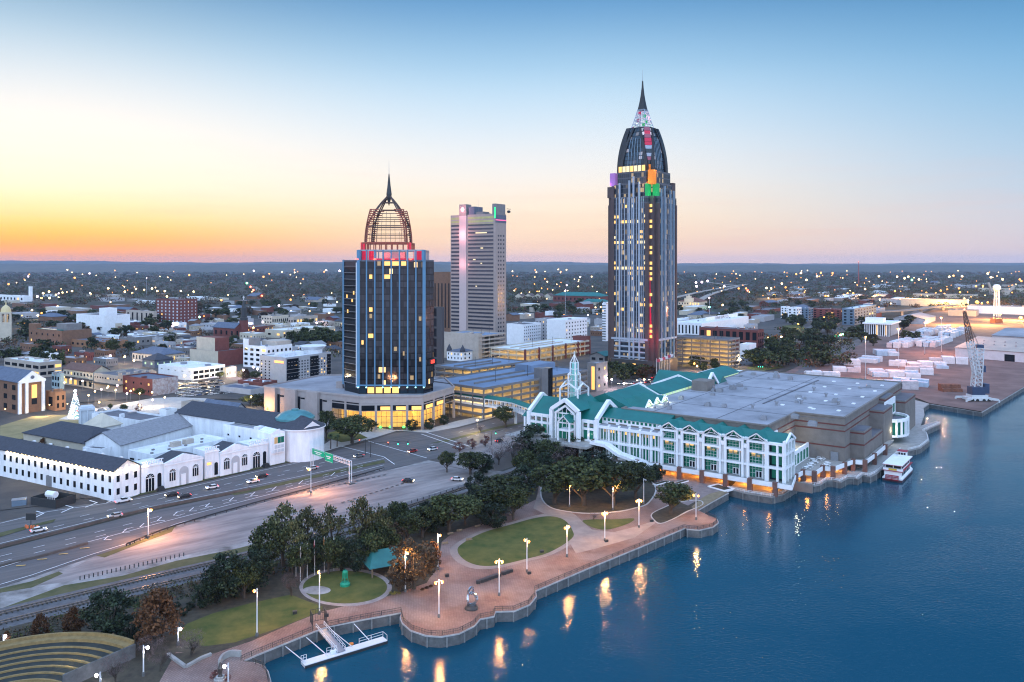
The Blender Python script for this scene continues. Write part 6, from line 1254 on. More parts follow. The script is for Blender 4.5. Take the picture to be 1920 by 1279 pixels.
MB().box(0, 6, Ll - 14, Ll, h, h + 6).build('stair_turret', M['brick_brown'], th_); MB().box(8, 24, 6, 26, h, h + 7).build('fly_tower', M['darkgrey'], th_); MB().box(.5, 6, 8, Ll - 16, h + .1, h + 1.2).build('skylight', M['teal_roof'], th_)
bldg('shop_row', 'low orange brick row with blue roof beside the brick theatre', 196, 656, 124, 240, 643, 33, M['brick_orange'], 'flat', M['slate'], (8, 1, .4, .4), None)
bldg('shop_block', 'dark grey block with white roof edge and pale end wall', 254, 649, 237, 327, 634, 33, M['darkgrey'], 'flat', M['roof_white'], None, (8, 1, .3, .3))
bldg('market_hall', 'cream market hall with slate hipped roof and warm lit wall', 300, 682, 248, 347, 666, 33, M['cream'], 'hip', M['slate'], (9, 1, .35, .6), (8, 1, .35, .5), lit=.2, ridge=5)
bldg('black_hall', 'black gabled hall with round green lit windows', 290, 690, 267, 325, 676, 33, M['slate'], 'hip', M['dark_shingle'], (2, 1, .25, .4), (3, 1, .15, .4), lit=.8, litm=M['lit_green'], ridge=5)
bldg('corner_shop', 'white two storey shop building with big framed windows', 362, 715, 297, 422, 693, 33, M['white'], 'flat', M['roof_white'], (5, 1, .25, .4, 6, 1.5), (6, 2, .82, .6), lit=.06, units=4)
bldg('shop', 'small cream shop behind the yellow lit tree', 424, 709, 418, 443, 692, 33, M['cream'], 'flat', M['roof_dark'], None, (4, 1, .3, .4), lit=.3)
sb = bldg('brick_store', 'windowless red brick store with cream end wall and lower dark roof', 409, 688, 356, 456, 661, 33, M['brick_red'], 'flat', M['roof_dark'], units=0); Lr, Ll, h = sb['dims']
MB().box(-.12, -.03, 0, Ll, 0, h + .9).build('cream_wall', M['cream'], sb); MB().box(4, Lr * .72, Ll * .25, Ll * .9, h, h + 11).build('upper_block', M['brick_red'], sb); MB().box(3.8, 3.98, Ll * .25, Ll * .9, h, h + 11.3).build('cream_wall', M['cream'], sb)
lf = bldg('loft_building', 'white loft building with big square windows and dark stair tower', 500, 692, 456, 548, 652, 33, M['white'], 'flat', M['roof_white'], (4, 4, .55, .5), (6, 3, .4, .4), lit=.04); Lr, Ll, h = lf['dims']
MB().box(1, 8, Ll - 12, Ll - 1, h, h + 6.5).build('stair_tower', M['darkgrey'], lf); MB().box(-.1, 1, Ll - 6, Ll, h, h + 6).build('parapet_tower', M['white'], lf); MB().box(12, Lr, 2, Ll * .7, h, h + 4).build('roof_storey', M['beige'], lf)
ht = bldg('pale_hotel', 'pale grey hotel with glowing orange sign and white round roof drum', 536, 719, 487, 621, 673, 33, M['greystucco'], 'flat', M['roof_white'], None, None); Lr, Ll, h = ht['dims']
facade(ht, (0, Ll), -math.pi / 2, Ll * .45, 1, h - 2, 3, 7, .3, .45, M['glass_dark'], .06); facade(ht, (0, 0), 0, Lr, 1, h - 2, 16, 7, .4, .5, M['glass_dark'], .1)
for x0, x1 in ((.02, .26), (.52, .7), (.9, .985)): 
    for k in range(6): MB().box(Lr * x0, Lr * x1, -.5, -.1, 2 + k * (h - 2) / 6, 4.2 + k * (h - 2) / 6).build('window_band', M['glass_dark'], ht)
pane(ht, mat('orange_sign', (1, .4, .1), .4, var=0, emit=(1, .32, .08), estr=2.0), (-.12, Ll * .25, h - 2.6), -math.pi / 2, Ll * .34, 1.6, 'sign'); MB().lathe([(7, 0), (7, 3), (10, 5.5), (10, 6), (.1, 6)], 20).build('roof_drum', M['roof_white'], ht).location = (Lr * .82, Ll * .4, h)
for i in range(7): MB().box(-3, 3, -2, 2, 0, 2.4).build('roof_house', M['roof_white'], ht).location = (Lr * (.1 + i * .1), Ll * (.4 + .2 * (i % 2)), h + .1)
bldg('long_block', 'long white three storey block behind the live oak square', 530, 635, 497, 614, 621, 33, M['cream'], 'flat', M['roof_white'], (2, 1, .3, .3), (14, 2, .4, .5), lit=.1, units=4)
ch = bldg('church', 'brick church with slate roof and black steeple topped by a white cross', 440, 634, 400, 459, 616, 33, M['brick_red'], 'gy', M['slate'], (4, 1, .3, .5), (2, 1, .3, .5), ridge=6)
Lr, Ll, h = ch['dims']; MB().box(Lr - 7, Lr, -6, 1, 0, h + 9).build('tower', M['brick_red'], ch); MB().lathe([(4.6, 0), (4.6, 3), (3.4, 3.2), (3.2, 14), (2.4, 15), (.8, 22), (.1, 24)], 8, (Lr - 3.5, -2.5)).build('steeple', M['dark_steel'], ch).location = (0, 0, h + 9); MB().box(-.25, .25, -.25, .25, 0, 5).box(-1.3, 1.3, -.25, .25, 3, 3.6).build('cross', M['white'], ch).location = (Lr - 3.5, -2.5, h + 32.5)
bldg('tan_block', 'half tan half dark low building beyond the church', 510, 609, 490, 541, 594, 33, M['cream'], 'flat', M['slate'], (4, 2, .4, .4), (8, 1, .5, .4), lit=.1)
bldg('long_block', 'beige long low building with red sign lights', 550, 609, 540, 596, 596, 33, M['beige'], 'flat', M['roof_grey'], (2, 1, .4, .4), (8, 1, .5, .4), lit=.2)
bldg('shop_row', 'red brick row with white roof in front of the pale hotel', 492, 734, 446, 520, 720, 31, M['brick_red'], 'flat', M['roof_white'], (6, 1, .3, .4), None)
bldg('shed', 'low blue roofed shed beside the car park rows', 470, 742, 412, 500, 733, 31, M['greystucco'], 'flat', M['slate'], units=1)
rowa = bldg('balcony_row', 'cream row of shops with rust roof and iron balcony', 174, 729, 119, 206, 698, 33, M['cream'], 'gy', mat('rust_roof', (.14, .075, .06), .8, var=.2, scale=.5), (9, 1, .4, .45, 6.5), None, lit=.3, ridge=4); Lr, Ll, h = rowa['dims']
MB().box(-3, 0, 0, Ll, 5.4, 5.8).build('balcony', M['dark_steel'], rowa); facade(rowa, (0, Ll), -math.pi / 2, Ll, .4, 5, 6, 1, .5, .7, M['glass_dark'], .3); MB().box(-3, -2.8, 0, Ll, 5.8, 6.9).build('balcony_rail', M['dark_steel'], rowa)
rowb = bldg('stepped_row', 'tan row of shops with stepped parapet and dark awning', 220, 737, 176, 293, 707, 33, M['beige'], 'flat', M['roof_dark'], (9, 1, .4, .4, 7.5), (14, 1, .3, .4, 7), lit=.12, units=3); Lr, Ll, h = rowb['dims']
MB().box(-3, 0, 0, Ll, 5, 5.4).build('awning', M['dark_steel'], rowb); MB().box(0, Lr, -3, 0, 5, 5.4).build('awning', M['dark_steel'], rowb); 
for i in range(5): MB().box(Lr * (.02 + i * .2), Lr * (.12 + i * .2), -.05, .4, h + .9, h + 2.2).build('parapet_step', M['beige'], rowb)
rb = bldg('brick_house', 'red brick building with blue sloped roof and whitewashed side wall', 286, 744, 230, 334, 714, 33, M['brick_red'], 'flat', M['slate'], (4, 2, .18, .3), None, lit=.5, units=1); Lr, Ll, h = rb['dims']
MB().box(0, Lr, -.12, -.02, 0, h + .8).build('whitewashed_wall', mat('worn_whitewash', (.5, .5, .52), .85, scale=.5, col2=(.25, .15, .14), detail=8), rb)
bldg('tan_office', 'tan office block with wavy parapet and dark window bands', 74, 709, 8, 116, 682, 33, M['beige'], 'flat', M['roof_white'], (5, 2, .75, .5), (3, 2, .8, .5), lit=.3, units=5)
bldg('small_shop', 'narrow pale blue fronted shop beside the balcony row', 112, 730, 97, 120, 703, 33, mat('pale_blue_front', (.3, .4, .44), .6, var=.1), 'flat', M['roof_white'], (3, 2, .6, .6), None)
bldg('brown_tower', 'brown striped tower half hidden between the dark hotel and the pale office tower', 858, 628, 800, 900, 512, 34, M['brick_brown'], 'flat', M['roof_dark'], (9, 1, .4, .88, 4, 9), None, winm=mat('brown_glass', (.03, .022, .02), .15, var=0), units=0)
bldg('banded_tower', 'short black glass tower tucked behind the dark hotel', 828, 712, 800, 833, 578, 34, curtain('black_bands', (.014, .014, .017), (.09, .085, .09), 7.5, 60, warm=.06, estr=.6), 'flat', M['roof_dark'], units=0)
ms = bldg('white_mansion', 'white mansion with little dark turrets above the blue car park deck', 868, 678, 838, 892, 660, 34, M['white'], 'hip', M['slate'], (5, 2, .3, .5), (3, 2, .3, .5), ridge=2); Lr, Ll, h = ms['dims']
for x, y in ((1.5, 1.5), (1.5, Ll - 1.5), (Lr - 1.5, 1.5)): MB().lathe([(2.4, 0), (2.4, 1.5), (.1, 6)], 8, (x, y)).build('turret', M['dark_shingle'], ms).location = (0, 0, h)
sn = bldg('stair_building', 'grey concrete building with glowing stair window at the end of the car park', 1118, 735, 1101, 1139, 684, 36, M['darkgrey'], 'flat', M['roof_grey'], None, (2, 3, .25, .3), lit=.3, units=0); Lr, Ll, h = sn['dims']
pane(sn, M['lit_warm'], (-.08, 2.4, h * .5), -math.pi / 2, 2.4, h * .85, 'stair_window')
bldg('white_hotel', 'stepped white hotel with rows of small windows', 982, 648, 950, 1014, 610, 35, M['white'], 'flat', M['roof_dark'], None, (9, 6, .3, .4), lit=.06, units=2)
bldg('white_hotel', 'tall white hotel with blank windowless end wall', 1060, 652, 1025, 1101, 602, 35, M['white'], 'flat', M['roof_white'], None, (8, 7, .3, .4), lit=.05, units=2)
bldg('grey_block', 'grey block standing between the two white hotels', 1028, 640, 1004, 1050, 600, 35, M['greystucco'], 'flat', M['roof_grey'], (4, 6, .3, .4), None, lit=.1)
bldg('brick_lift_house', 'brick lift house on the corner of the pale lit car park', 1098, 664, 1074, 1107, 633, 36, M['brick_red'], 'flat', M['roof_dark'], units=0)
bldg('teal_roof_hall', 'teal roofed hall with red neon strip beside the tallest tower', 1134, 690, 1106, 1150, 668, 36, M['darkgrey'], 'gx', M['teal_roof'], (2, 2, .5, .5), None, lit=.4, ridge=3)
bldg('office_block', 'pale thin office block beside the tallest tower', 1136, 640, 1129, 1146, 570, 36, M['white'], 'flat', M['roof_grey'], (2, 14, .8, .4), None)
bldg('brick_arcade_building', 'brown brick office with two tiers of tall dark openings', 1421, 661, 1311, 1432, 621, 36, M['brick_red'], 'flat', M['roof_dark'], (9, 2, .6, .8), (3, 3, .5, .6), lit=.05, units=4)
wl_ = bldg('supply_warehouse', 'long white warehouse with black lettering along its parapet', 1316, 630, 1264, 1420, 608, 36, M['white'], 'flat', M['roof_white'], (8, 1, .4, .8), None, units=4); Lr, Ll, h = wl_['dims']
MB().box(Lr * .3, Lr * .98, 14, 15, h, h + 5).build('sign_parapet', M['white'], wl_)
def text(root, s, size, loc, rz, m, rx=math.pi / 2, name='lettering', align='CENTER'):
    c = bpy.data.curves.new(name, 'FONT'); c.body = s; c.size = size; c.align_x = align; c.align_y = 'CENTER'; c.extrude = .03; o = bpy.data.objects.new(name, c); COL.objects.link(o); o.parent = root; o.location = loc; bpy.context.view_layer.update(); me = bpy.data.meshes.new_from_object(o.evaluated_get(bpy.context.evaluated_depsgraph_get())); bpy.data.objects.remove(o); o = bpy.data.objects.new(name, me); COL.objects.link(o); o.parent = root; o.location = loc; o.rotation_euler = (rx, 0, rz); me.materials.clear(); me.materials.append(m); return o
text(wl_, "TURNER SUPPLY CO.", 5.2, (Lr * .62, 13.9, h + 2.4), 0, M['dark_steel'])
bldg('white_box', 'plain white box building among boulevard oaks', 1405, 672, 1386, 1418, 648, 36, M['white'], 'flat', M['roof_white'], units=0)
M['bluepanel'] = mat('blue_grey_panels', (.12, .17, .23), .6, var=.12, scale=.3)
for k, a in enumerate([('white and grey apartment block nearest the boulevard', 1494, 606, 1477, 1503, 578, M['white']), ('blue panelled apartment block beside the white one', 1516, 603, 1501, 1525, 579, M['bluepanel']), ('brick apartment block with orange entrance lamps', 1577, 602, 1523, 1583, 581, M['brick_red']), ('blue and white apartment block at the river end', 1602, 610, 1579, 1643, 580, M['bluepanel']), ('small white apartment block behind the boulevard blocks', 1476, 598, 1464, 1481, 576, M['white'])]):
    bldg('apartment_block', *a[0:1], *a[1:6], 36, a[6], 'flat', M['roof_white'], (5 if k == 2 else 2, 5, .4, .5), (3 if k != 3 else 8, 5, .4, .5), lit=.07, units=2, group='apartment blocks by the boulevard')
co = bldg('columned_office', 'white columned office with overhanging flat roof', 1668, 632, 1621, 1685, 609, 36, M['darkgrey'], 'flat', M['roof_white'], (11, 1, .45, .9, 1), None, lit=.25, units=0, parapet=0); Lr, Ll, h = co['dims']
MB().box(-2.5, Lr + 2, -2.5, Ll + 2, h, h + 1.6).build('overhanging_roof', M['white'], co); MB().box(6, 20, 8, 28, h + 1.6, h + 7).build('penthouse', M['white'], co); MB().box(5.9, Lr, -.1, -.02, 1, h).build('side_wall', M['greystucco'], co)
cl = MB().box(-1, -.2, -.4, .4, 0, h).build('column', M['white'], co); cl.location = (0, .5, 0)
for i in range(1, 12): inst(cl, co, (0, .5 + (Ll - 1) * i / 11, 0))
pw = bldg('port_warehouse', 'huge pale port warehouse with rust streaked roof and open dark door', 2030, 690, 1791, 2200, 669, 50, mat('pink_white_cladding', (.62, .56, .58), .8, var=.08, scale=.2), 'gy', mat('weathered_roof', (.3, .28, .26), .8, scale=.08, col2=(.42, .38, .33), detail=8), None, None, depth=110, ridge=7, cat='warehouse'); Lr, Ll, h = pw['dims']
k = hit(G(2030, 690), Vector((-math.cos(R(50)), math.sin(R(50)), 0)), 1893); pane(pw, M['glass_dark'], (-.1, k, 3.2), -math.pi / 2, 8, 6.4, 'open_door')
for i in range(16): MB().box(-.5, .5, -.5, .5, 0, 1.2).build('roof_vent', M['steel'], pw).location = (20 + (i % 2) * 14, Ll * .2 + i * Ll * .045, h + 2.6 + (i % 2) * 1.7)
bldg('port_warehouse', 'grey roofed second port warehouse behind the huge pale one', 2080, 655, 1860, 2200, 642, 50, M['greystucco'], 'gy', M['roof_grey'], None, None, depth=90, ridge=6, cat='warehouse')
for lab, xn, yb, xl, xr, yt, m_ in (('long cream dock shed under orange lamps', 1812, 576, 1689, 1840, 563, 'cream'), ('upper cream dock shed with dark roof', 1830, 560, 1712, 1850, 553, 'cream'), ('white dock warehouse behind the water tower', 1960, 592, 1814, 2000, 577, 'white'), ('far cream dock shed under the conveyor', 1950, 549, 1811, 1990, 542, 'cream'), ('brown freight shed beside the red lamp', 1830, 594, 1778, 1850, 583, 'beige'), ('grey sheds at the railway curve', 1690, 572, 1650, 1700, 562, 'greystucco'), ('farthest pale dock shed near the frame edge', 1960, 541, 1878, 1990, 535, 'beige')):
    bldg('dock_shed', lab, xn, yb, xl, xr, yt, 36, M[m_], 'flat', M['roof_dark'], units=2, parapet=.3, group='dock sheds', cat='shed', depth=40)
bldg('warehouse', 'grey metal roofed warehouse beyond the columned office', 1735, 609, 1675, 1754, 599, 36, M['greystucco'], 'gx', M['roof_grey'], None, None, ridge=5)
stn = bldg('railway_station', 'cream old railway station with rust tiled roofs and floodlit front', 1312, 580, 1272, 1326, 566, 30, M['cream'], 'hip', mat('rust_tiles', (.16, .07, .05), .8, var=.2), (8, 2, .4, .5), None, lit=.3, ridge=8); Lr, Ll, h = stn['dims']
MB().box(-1, 0, -9, 9, 0, 8).box(-1, 0, -5, 5, 8, 12).box(-1, 0, -1.5, 1.5, 12, 15).build('mission_gable', M['cream'], stn).location = (0, Ll * .5, h - 1); pt_light('floodlight', (-20, Ll * .4, 8), 9000, (1, .8, .5), .5, stn)
bldg('teal_roof_school', 'brick hall with wide teal hipped roof beyond the white hotels', 1128, 568, 1037, 1142, 556, 34, M['brick_red'], 'hip', M['teal_roof'], (12, 1, .3, .4), None, ridge=8); bldg('teal_roof_house', 'smaller teal roofed hall in front of the brick one', 1137, 573, 1090, 1146, 567, 34, M['cream'], 'hip', M['teal_roof'], None, None, ridge=6, lit=.5)
for i, x in enumerate((966, 984, 1002, 1020, 1038)): bldg('gabled_house', 'tan house in the row of peaked roofs behind the pale office tower', x + 12, 562, x, x + 20, 555, 34, M['cream'], 'gx', mat('brown_roof', (.12, .08, .07), .8, var=.2), None, None, ridge=6, group='row of peaked roofs')
fc = bldg('factory', 'low white factory with tall square chimney', 44, 566, -30, 60, 556, 33, M['white'], 'flat', M['roof_white'], (10, 1, .4, .5), None, lit=.5); MB().box(-3, 3, -3, 3, 0, 34).build('chimney', M['white'], fc).location = (30, 30, 0)
tw = thing('church_tower', 'floodlit cream church tower with open belfry', 'church tower', G(11, 642), .5); MB().box(-5.5, 5.5, -5.5, 5.5, 0, 22).build('base', M['cream'], tw)
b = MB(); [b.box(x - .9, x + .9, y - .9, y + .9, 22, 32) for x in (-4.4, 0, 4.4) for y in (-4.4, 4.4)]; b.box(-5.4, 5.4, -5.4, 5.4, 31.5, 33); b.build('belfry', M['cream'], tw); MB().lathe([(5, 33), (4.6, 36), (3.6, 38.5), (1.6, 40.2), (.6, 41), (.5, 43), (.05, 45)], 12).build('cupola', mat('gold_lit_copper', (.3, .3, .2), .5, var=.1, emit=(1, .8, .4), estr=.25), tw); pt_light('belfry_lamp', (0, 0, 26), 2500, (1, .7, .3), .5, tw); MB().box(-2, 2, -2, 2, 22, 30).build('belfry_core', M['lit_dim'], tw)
rr = random.Random(21); styles = [('white', 'roof_white', 'white walled'), ('cream', 'roof_white', 'cream'), ('brick_red', 'roof_dark', 'red brick'), ('greystucco', 'roof_grey', 'grey'), ('beige', 'roof_white', 'tan'), ('brick_brown', 'roof_grey', 'brown brick'), ('darkgrey', 'roof_white', 'dark')]
def fill(n, x0, x1, y0, y1, where, wpx=(18, 40), hm=(4, 8), th=33, gables=.2):
    for i in range(n):
        for tries in range(30):
            x, y = rr.uniform(x0, x1), rr.uniform(y0, y1); s = 110 / (y - 496) if y > 500 else 3; w = rr.uniform(*wpx) * (y - 496) / 110
            if all(abs(x - a) > (w + b) * .42 or abs(y - c) > 5.5 * (y - 496) / 110 for a, c, b in taken): break
        st = rr.choice(styles); Y = 126905 / (y - 496); h = rr.uniform(*hm); yt = y - h * FPX / Y; g = rr.random() < gables
        bldg('house' if g else 'low_building', f'low {st[2]} {"pitched roof house" if g else "flat roofed building"} {where}', x, y, x - w * rr.uniform(.35, .6), x + w * rr.uniform(.3, .5), yt, th, M[st[0]], rr.choice(('gx', 'gy', 'hip')) if g else 'flat', M[rr.choice(('dark_shingle', 'slate', 'grey_shingle'))] if g else M[st[1]], (5, 1, .22, .35) if Y < 1100 else None, (5, 1, .22, .35) if Y < 1100 else None, lit=.2, units=2 if Y < 1300 else 0, group='low buildings ' + where, parapet=.5)
fill(20, 0, 290, 576, 606, 'west of the brick hotel', wpx=(36, 70)); fill(14, 130, 300, 608, 650, 'near the blank white hall', wpx=(24, 46)); fill(16, 300, 500, 612, 660, 'around the spired church', wpx=(24, 50)); fill(22, 370, 642, 570, 606, 'beyond the spired church', wpx=(30, 60))
fill(8, 500, 640, 652, 672, 'between the pale hotel and the oak square', wpx=(24, 44)); fill(10, 956, 1136, 576, 612, 'behind the white hotels', wpx=(30, 60), hm=(5, 10)); fill(12, 1276, 1470, 578, 606, 'beside the old railway station', wpx=(30, 60)); fill(10, 1440, 1640, 545, 572, 'beyond the apartment blocks', wpx=(40, 90)); fill(16, 0, 640, 556, 570, 'at the edge of the far woods', wpx=(40, 90)); fill(12, 1480, 1900, 524, 548, 'in the far industrial yards', wpx=(60, 120))
fill(9, 60, 240, 652, 690, 'around the balcony row', wpx=(22, 36)); fill(9, 300, 400, 645, 690, 'around the market hall', wpx=(20, 34)); fill(22, 120, 420, 600, 650, 'on the downtown back streets', wpx=(22, 40)); fill(14, 440, 645, 600, 640, 'near the oak square', wpx=(22, 44)); fill(14, 1276, 1420, 585, 625, 'beyond the brick arcade building', wpx=(24, 50)); fill(12, 1430, 1660, 560, 600, 'on the waste ground by the boulevard', wpx=(24, 60)); fill(16, 1480, 1700, 535, 565, 'around the railway curve', wpx=(40, 90)); fill(14, 1000, 1140, 580, 640, 'between the white hotels and the tallest tower', wpx=(18, 36))
M['lamp_post'] = mat('white_lamp_post', (0.62, 0.62, 0.64), 0.5, var=0.05)
def lamp_post(px, py, top, label, heads=2, col='lamp_orange', power=900, c=ORANGE, group='promenade lamps', az=None, hr=.34):
    p = G(px, py); h = (py - top) / FPX * p.y; r = thing('lamp_post', label, 'street lamp', p, az if az is not None else random.uniform(0, 3.1), group)
    MB().tube((0, 0, .9), (0, 0, h), .16, .12, 8).build('pole', M['lamp_post'], r); MB().lathe([(.34, 0), (.34, .9), (.2, 1.15)], 8).build('base', M['quay'], r)
    b = MB()
    for k in range(heads): s = 1 if k == 0 else -1; b.bar((0, 0, h - .5), (s * .85, 0, h - .45), .09)
    b.build('arm', M['lamp_post'], r)
    for k in range(heads):
        s = 1 if k == 0 else -1; o = MB().lathe([(.05, .42), (hr * .9, .2), (hr, 0), (hr * .6, -.3), (.05, -.38)], 10).build('lamp_head', M[col], r, smooth=True); o.location = (s * .85, 0, h - .8)
    pt_light('lamp_light', (0, -.5, h - 1.4), power, c, .3, r); return r
for a in [(823, 1160, 1086, 'twin white lamp post on the largest round bulge'), (936, 1119, 1048, 'twin white lamp post beside the silver sculpture plaza and bins'), (988, 1075, 1009, 'twin white lamp post at the promenade edge of the bean lawn'), (1063, 1046, 984, 'twin white lamp post at the east tip of the bean lawn'),
          (1134, 1016, 958, 'twin white lamp post beside the triangular lawn'), (1198, 991, 935, 'twin white lamp post near the kerbed planter'), (1305, 976, 925, 'twin white lamp post on the round quay end')]: lamp_post(*a, power=3800)
for a in [(482, 1195, 1103, 'single head lamp post on the big sloping lawn'), (599, 1154, 1069, 'single head lamp post between ring path and gangway gate'), (760, 1112, 1033, 'single head lamp post beside the flower bed'), (821, 1070, 1000, 'single head lamp post where the path meets the brown trees'), (1068, 952, 903, 'lamp post glowing among the island oaks'), (1149, 958, 909, 'lamp post lighting the yellow lit island oak')]: lamp_post(*a, heads=1, power=3600)
lamp_post(1207, 947, 897, 'unlit lamp post behind the planting island', 1, 'steel', 0)
for a in [(334, 1212, 1176, 'short white lit lamp beside the sloping lawn'), (269, 1270, 1210, 'white lit lamp post beside the amphitheatre wall'), (428, 1290, 1243, 'white lit lamp post on the small round plaza'), (188, 1288, 1260, 'white lamp at the foot of the amphitheatre steps'), (6, 1212, 1190, 'white lamp on the amphitheatre rim'), (200, 1192, 1172, 'white lamp half hidden by the dark magnolia')]: lamp_post(*a, heads=1, col='lamp_white', power=260, c=(.9, .88, 1), group='white park lamps')
for a in [(583, 927, 876, 'tall highway lamp with orange glow beside the concrete lot'), (278, 1010, 953, 'tall highway lamp glowing yellow beside the guardrail')]: lamp_post(*a, heads=1, power=20000, c=(1, .42, .18), group='highway lamps', hr=.6)
for a in [(1623, 716, 630, 'port lamp mast nearest the flat hall roof'), (1685, 692, 615, 'port lamp mast among the pale lumber stacks'), (1734, 666, 603, 'port lamp mast beside the blue lumber stacks'), (1765, 662, 594, 'farthest port lamp mast in the lumber yard')]: lamp_post(*a, heads=2, power=70000, c=(1, .4, .2), group='port lamp masts', hr=.8)
def sculpture():
    r = thing('sculpture', 'polished steel loop sculpture on a dark round plinth', 'sculpture', G(884, 1143), .5); ms = mat('polished_steel', (.6, .6, .63), .18, var=.05, metal=.9)
    MB().lathe([(1.7, 0), (1.7, .5), (1.3, .9), (1.2, 1.1)], 18).build('plinth', M['dark_steel'], r)
    def ribbon(pts, w, t):
        b = MB(); n = len(pts)
        for i in range(n - 1): b.bar(pts[i], pts[i + 1], w, t)
        return b
    P = [(1.25 * math.sin(t) * (1 - .1 * math.cos(t)), .5 * math.cos(2 * t), 2.5 - 1.45 * math.cos(t)) for t in [2 * math.pi * i / 28 for i in range(29)]]; ribbon(P, .45, .55).build('lower_loop', ms, r)
    P = [(.85 * math.sin(t) - .2, .4 * math.sin(t + .6), 4.6 - .95 * math.cos(t)) for t in [2 * math.pi * i / 24 * .86 + .3 for i in range(25)]]; ribbon(P, .4, .45).build('upper_loop', ms, r)
sculpture()
def buoy():
    r = thing('buoy', 'green painted navigation buoy standing on the round lawn', 'buoy', G(647, 1100)); g = mat('buoy_green', (.01, .22, .13), .5, var=.15, scale=2)
    MB().lathe([(1.2, 0), (1.35, .3), (1.35, .9), (.9, 1.3), (.2, 1.4)], 16).build('float', g, r); b = MB()
    for k in range(4): t = k * math.pi / 2; c, s = math.cos(t), math.sin(t); b.bar((c * .85, s * .85, 1.2), (c * .5, s * .5, 3.4), .14); c2, s2 = math.cos(t + 1.57), math.sin(t + 1.57); b.bar((c * .85, s * .85, 1.4), (c2 * .5, s2 * .5, 3.3), .08)
    b.lathe([(.1, 3.3), (.7, 3.3), (.75, 3.9), (.5, 4.3), (.1, 4.3)], 12); b.build('lattice', g, r); MB().box(-.75, .75, -.03, .03, 2.2, 3.4).build('panel', g, r)
buoy()
for i, (x, y, t) in enumerate([(555, 1084, 1030), (563, 1092, 1024), (576, 1086, 1018), (590, 1080, 1012), (608, 1074, 1006), (626, 1072, 1004)]):
    p = G(x, y); h = (y - t) / FPX * p.y; r = thing('flagpole', ['flagpole at the inland end with furled striped flag', 'bare steel flagpole nearest the bare purplish tree', 'flagpole with furled white flag', 'thin flagpole in the middle of the park row with furled red flag', 'flagpole with furled orange flag', 'tall pale flagpole closest to the green buoy'][i], 'flagpole', p, i, 'park flagpoles')
    MB().tube((0, 0, 0), (0, 0, h), .09, .05).build('pole', M['lamp_post'], r); MB().lathe([(.02, h - 2.4), (.22, h - 2.2), (.16, h - 1.2), (.04, h - .2)], 6, (.12, 0)).build('flag', mat(['flag_red', 'flag_grey', 'flag_white', 'flag_red', 'flag_orange', 'flag_white'][i], [(.3, .05, .06), (.3, .3, .3), (.6, .6, .6), (.3, .05, .06), (.35, .15, .05), (.6, .6, .6)][i], .9, var=.2), r)
pv = thing('park_pavilion', 'open park pavilion with teal hipped roof under dark trees', 'pavilion', G(722, 1070), R(28)); MB().add([(-6, -5, 3), (6, -5, 3), (6, 5, 3), (-6, 5, 3), (-3.5, 0, 6.2), (3.5, 0, 6.2)], [(0, 1, 5, 4), (1, 2, 5), (2, 3, 4, 5), (3, 0, 4)]).build('roof', mat('pavilion_teal', (.02, .13, .13), .5, var=.15), pv)
q = MB().box(-.18, .18, -.18, .18, 0, 3.1).build('post', M['wood'], pv); q.location = (-5, -4, 0)
for x, y in ((0, -4), (5, -4), (-5, 4), (0, 4), (5, 4)): inst(q, pv, (x, y, 0))
MB().box(-5.5, 5.5, -4.5, 4.5, 0, .25).build('floor', M['concrete'], pv)
bn = thing('litter_bin', 'dark slatted bin', 'bin', G(897, 1096), 0, 'row of dark bins beside the sculpture plaza'); bn['label'] = 'dark slatted planter box in the long row beside the sculpture plaza'
MB().box(-.55, .55, -.45, .45, .05, 1.0).build('body', M['dark_steel'], bn); MB().box(-.6, .6, -.5, .5, 1.0, 1.1).build('lid', M['bronze'], bn)
for i in range(1, 10): t = i / 9 + (.06 if i > 6 else 0); dup(bn, G(897 + 57 * t, 1096 - 20 * t), .5)
for x, y, l in ((1016, 1038, 'green litter bin beside the bean lawn lamp'), (1137, 1018, 'dark bin at the foot of the lamp by the triangular lawn'), (838, 1083, 'dark bin beside the brown trees'), (992, 1078, 'dark bin under the bean lawn lamp'), (553, 1153 + 0, 'dark bin beside the gangway gate'), (1222, 980, 'dark bin at the kerbed planter'), (612, 1158, 'dark bin beside the gate lamp')): dup(bn, G(x, y), .3, .9, l, 'single park bins')
bc = thing('bench', 'low dark bench', 'bench', G(880, 1015), .4); bc['label'] = 'dark bench on the inland side of the bean lawn path'; MB().box(-1, 1, -.25, .25, .4, .48).build('seat', M['wood'], bc); MB().box(-1, 1, .2, .27, .5, .9).build('backrest', M['wood'], bc)
lg = MB().box(-.08, .08, -.22, .22, 0, .4).build('leg', M['dark_steel'], bc); lg.location = (-.8, 0, 0); inst(lg, bc, (.8, 0, 0)); bc['group'] = 'benches along the bean lawn path'
for x, y in ((845, 1004), (862, 998), (896, 990), (918, 984), (940, 977), (960, 968), (835, 1022)): dup(bc, G(x, y), .5)
def statue():
    r = thing('statue', 'dark bronze statue in a round planted bed on the small plaza', 'statue', G(413, 1276)); MB().lathe([(1.3, 0), (1.3, .5), (.9, .55), (.9, .9)], 16).build('plinth', M['concrete'], r)
    MB().lathe([(.5, .9), (.3, 1.3), (.45, 2.0), (.6, 2.6), (.35, 3.0), (.3, 3.4), (.12, 3.7)], 9).build('figure', M['bronze'], r)
statue()
for k, (x, y, s) in enumerate(((401, 1274, 1.3), (425, 1277, 1.2), (405, 1268, 1.1))): plant('red', x, y, y - 10 * s, 14 * s, 'low reddish shrub around the bronze statue', 'shrubs around the statue')
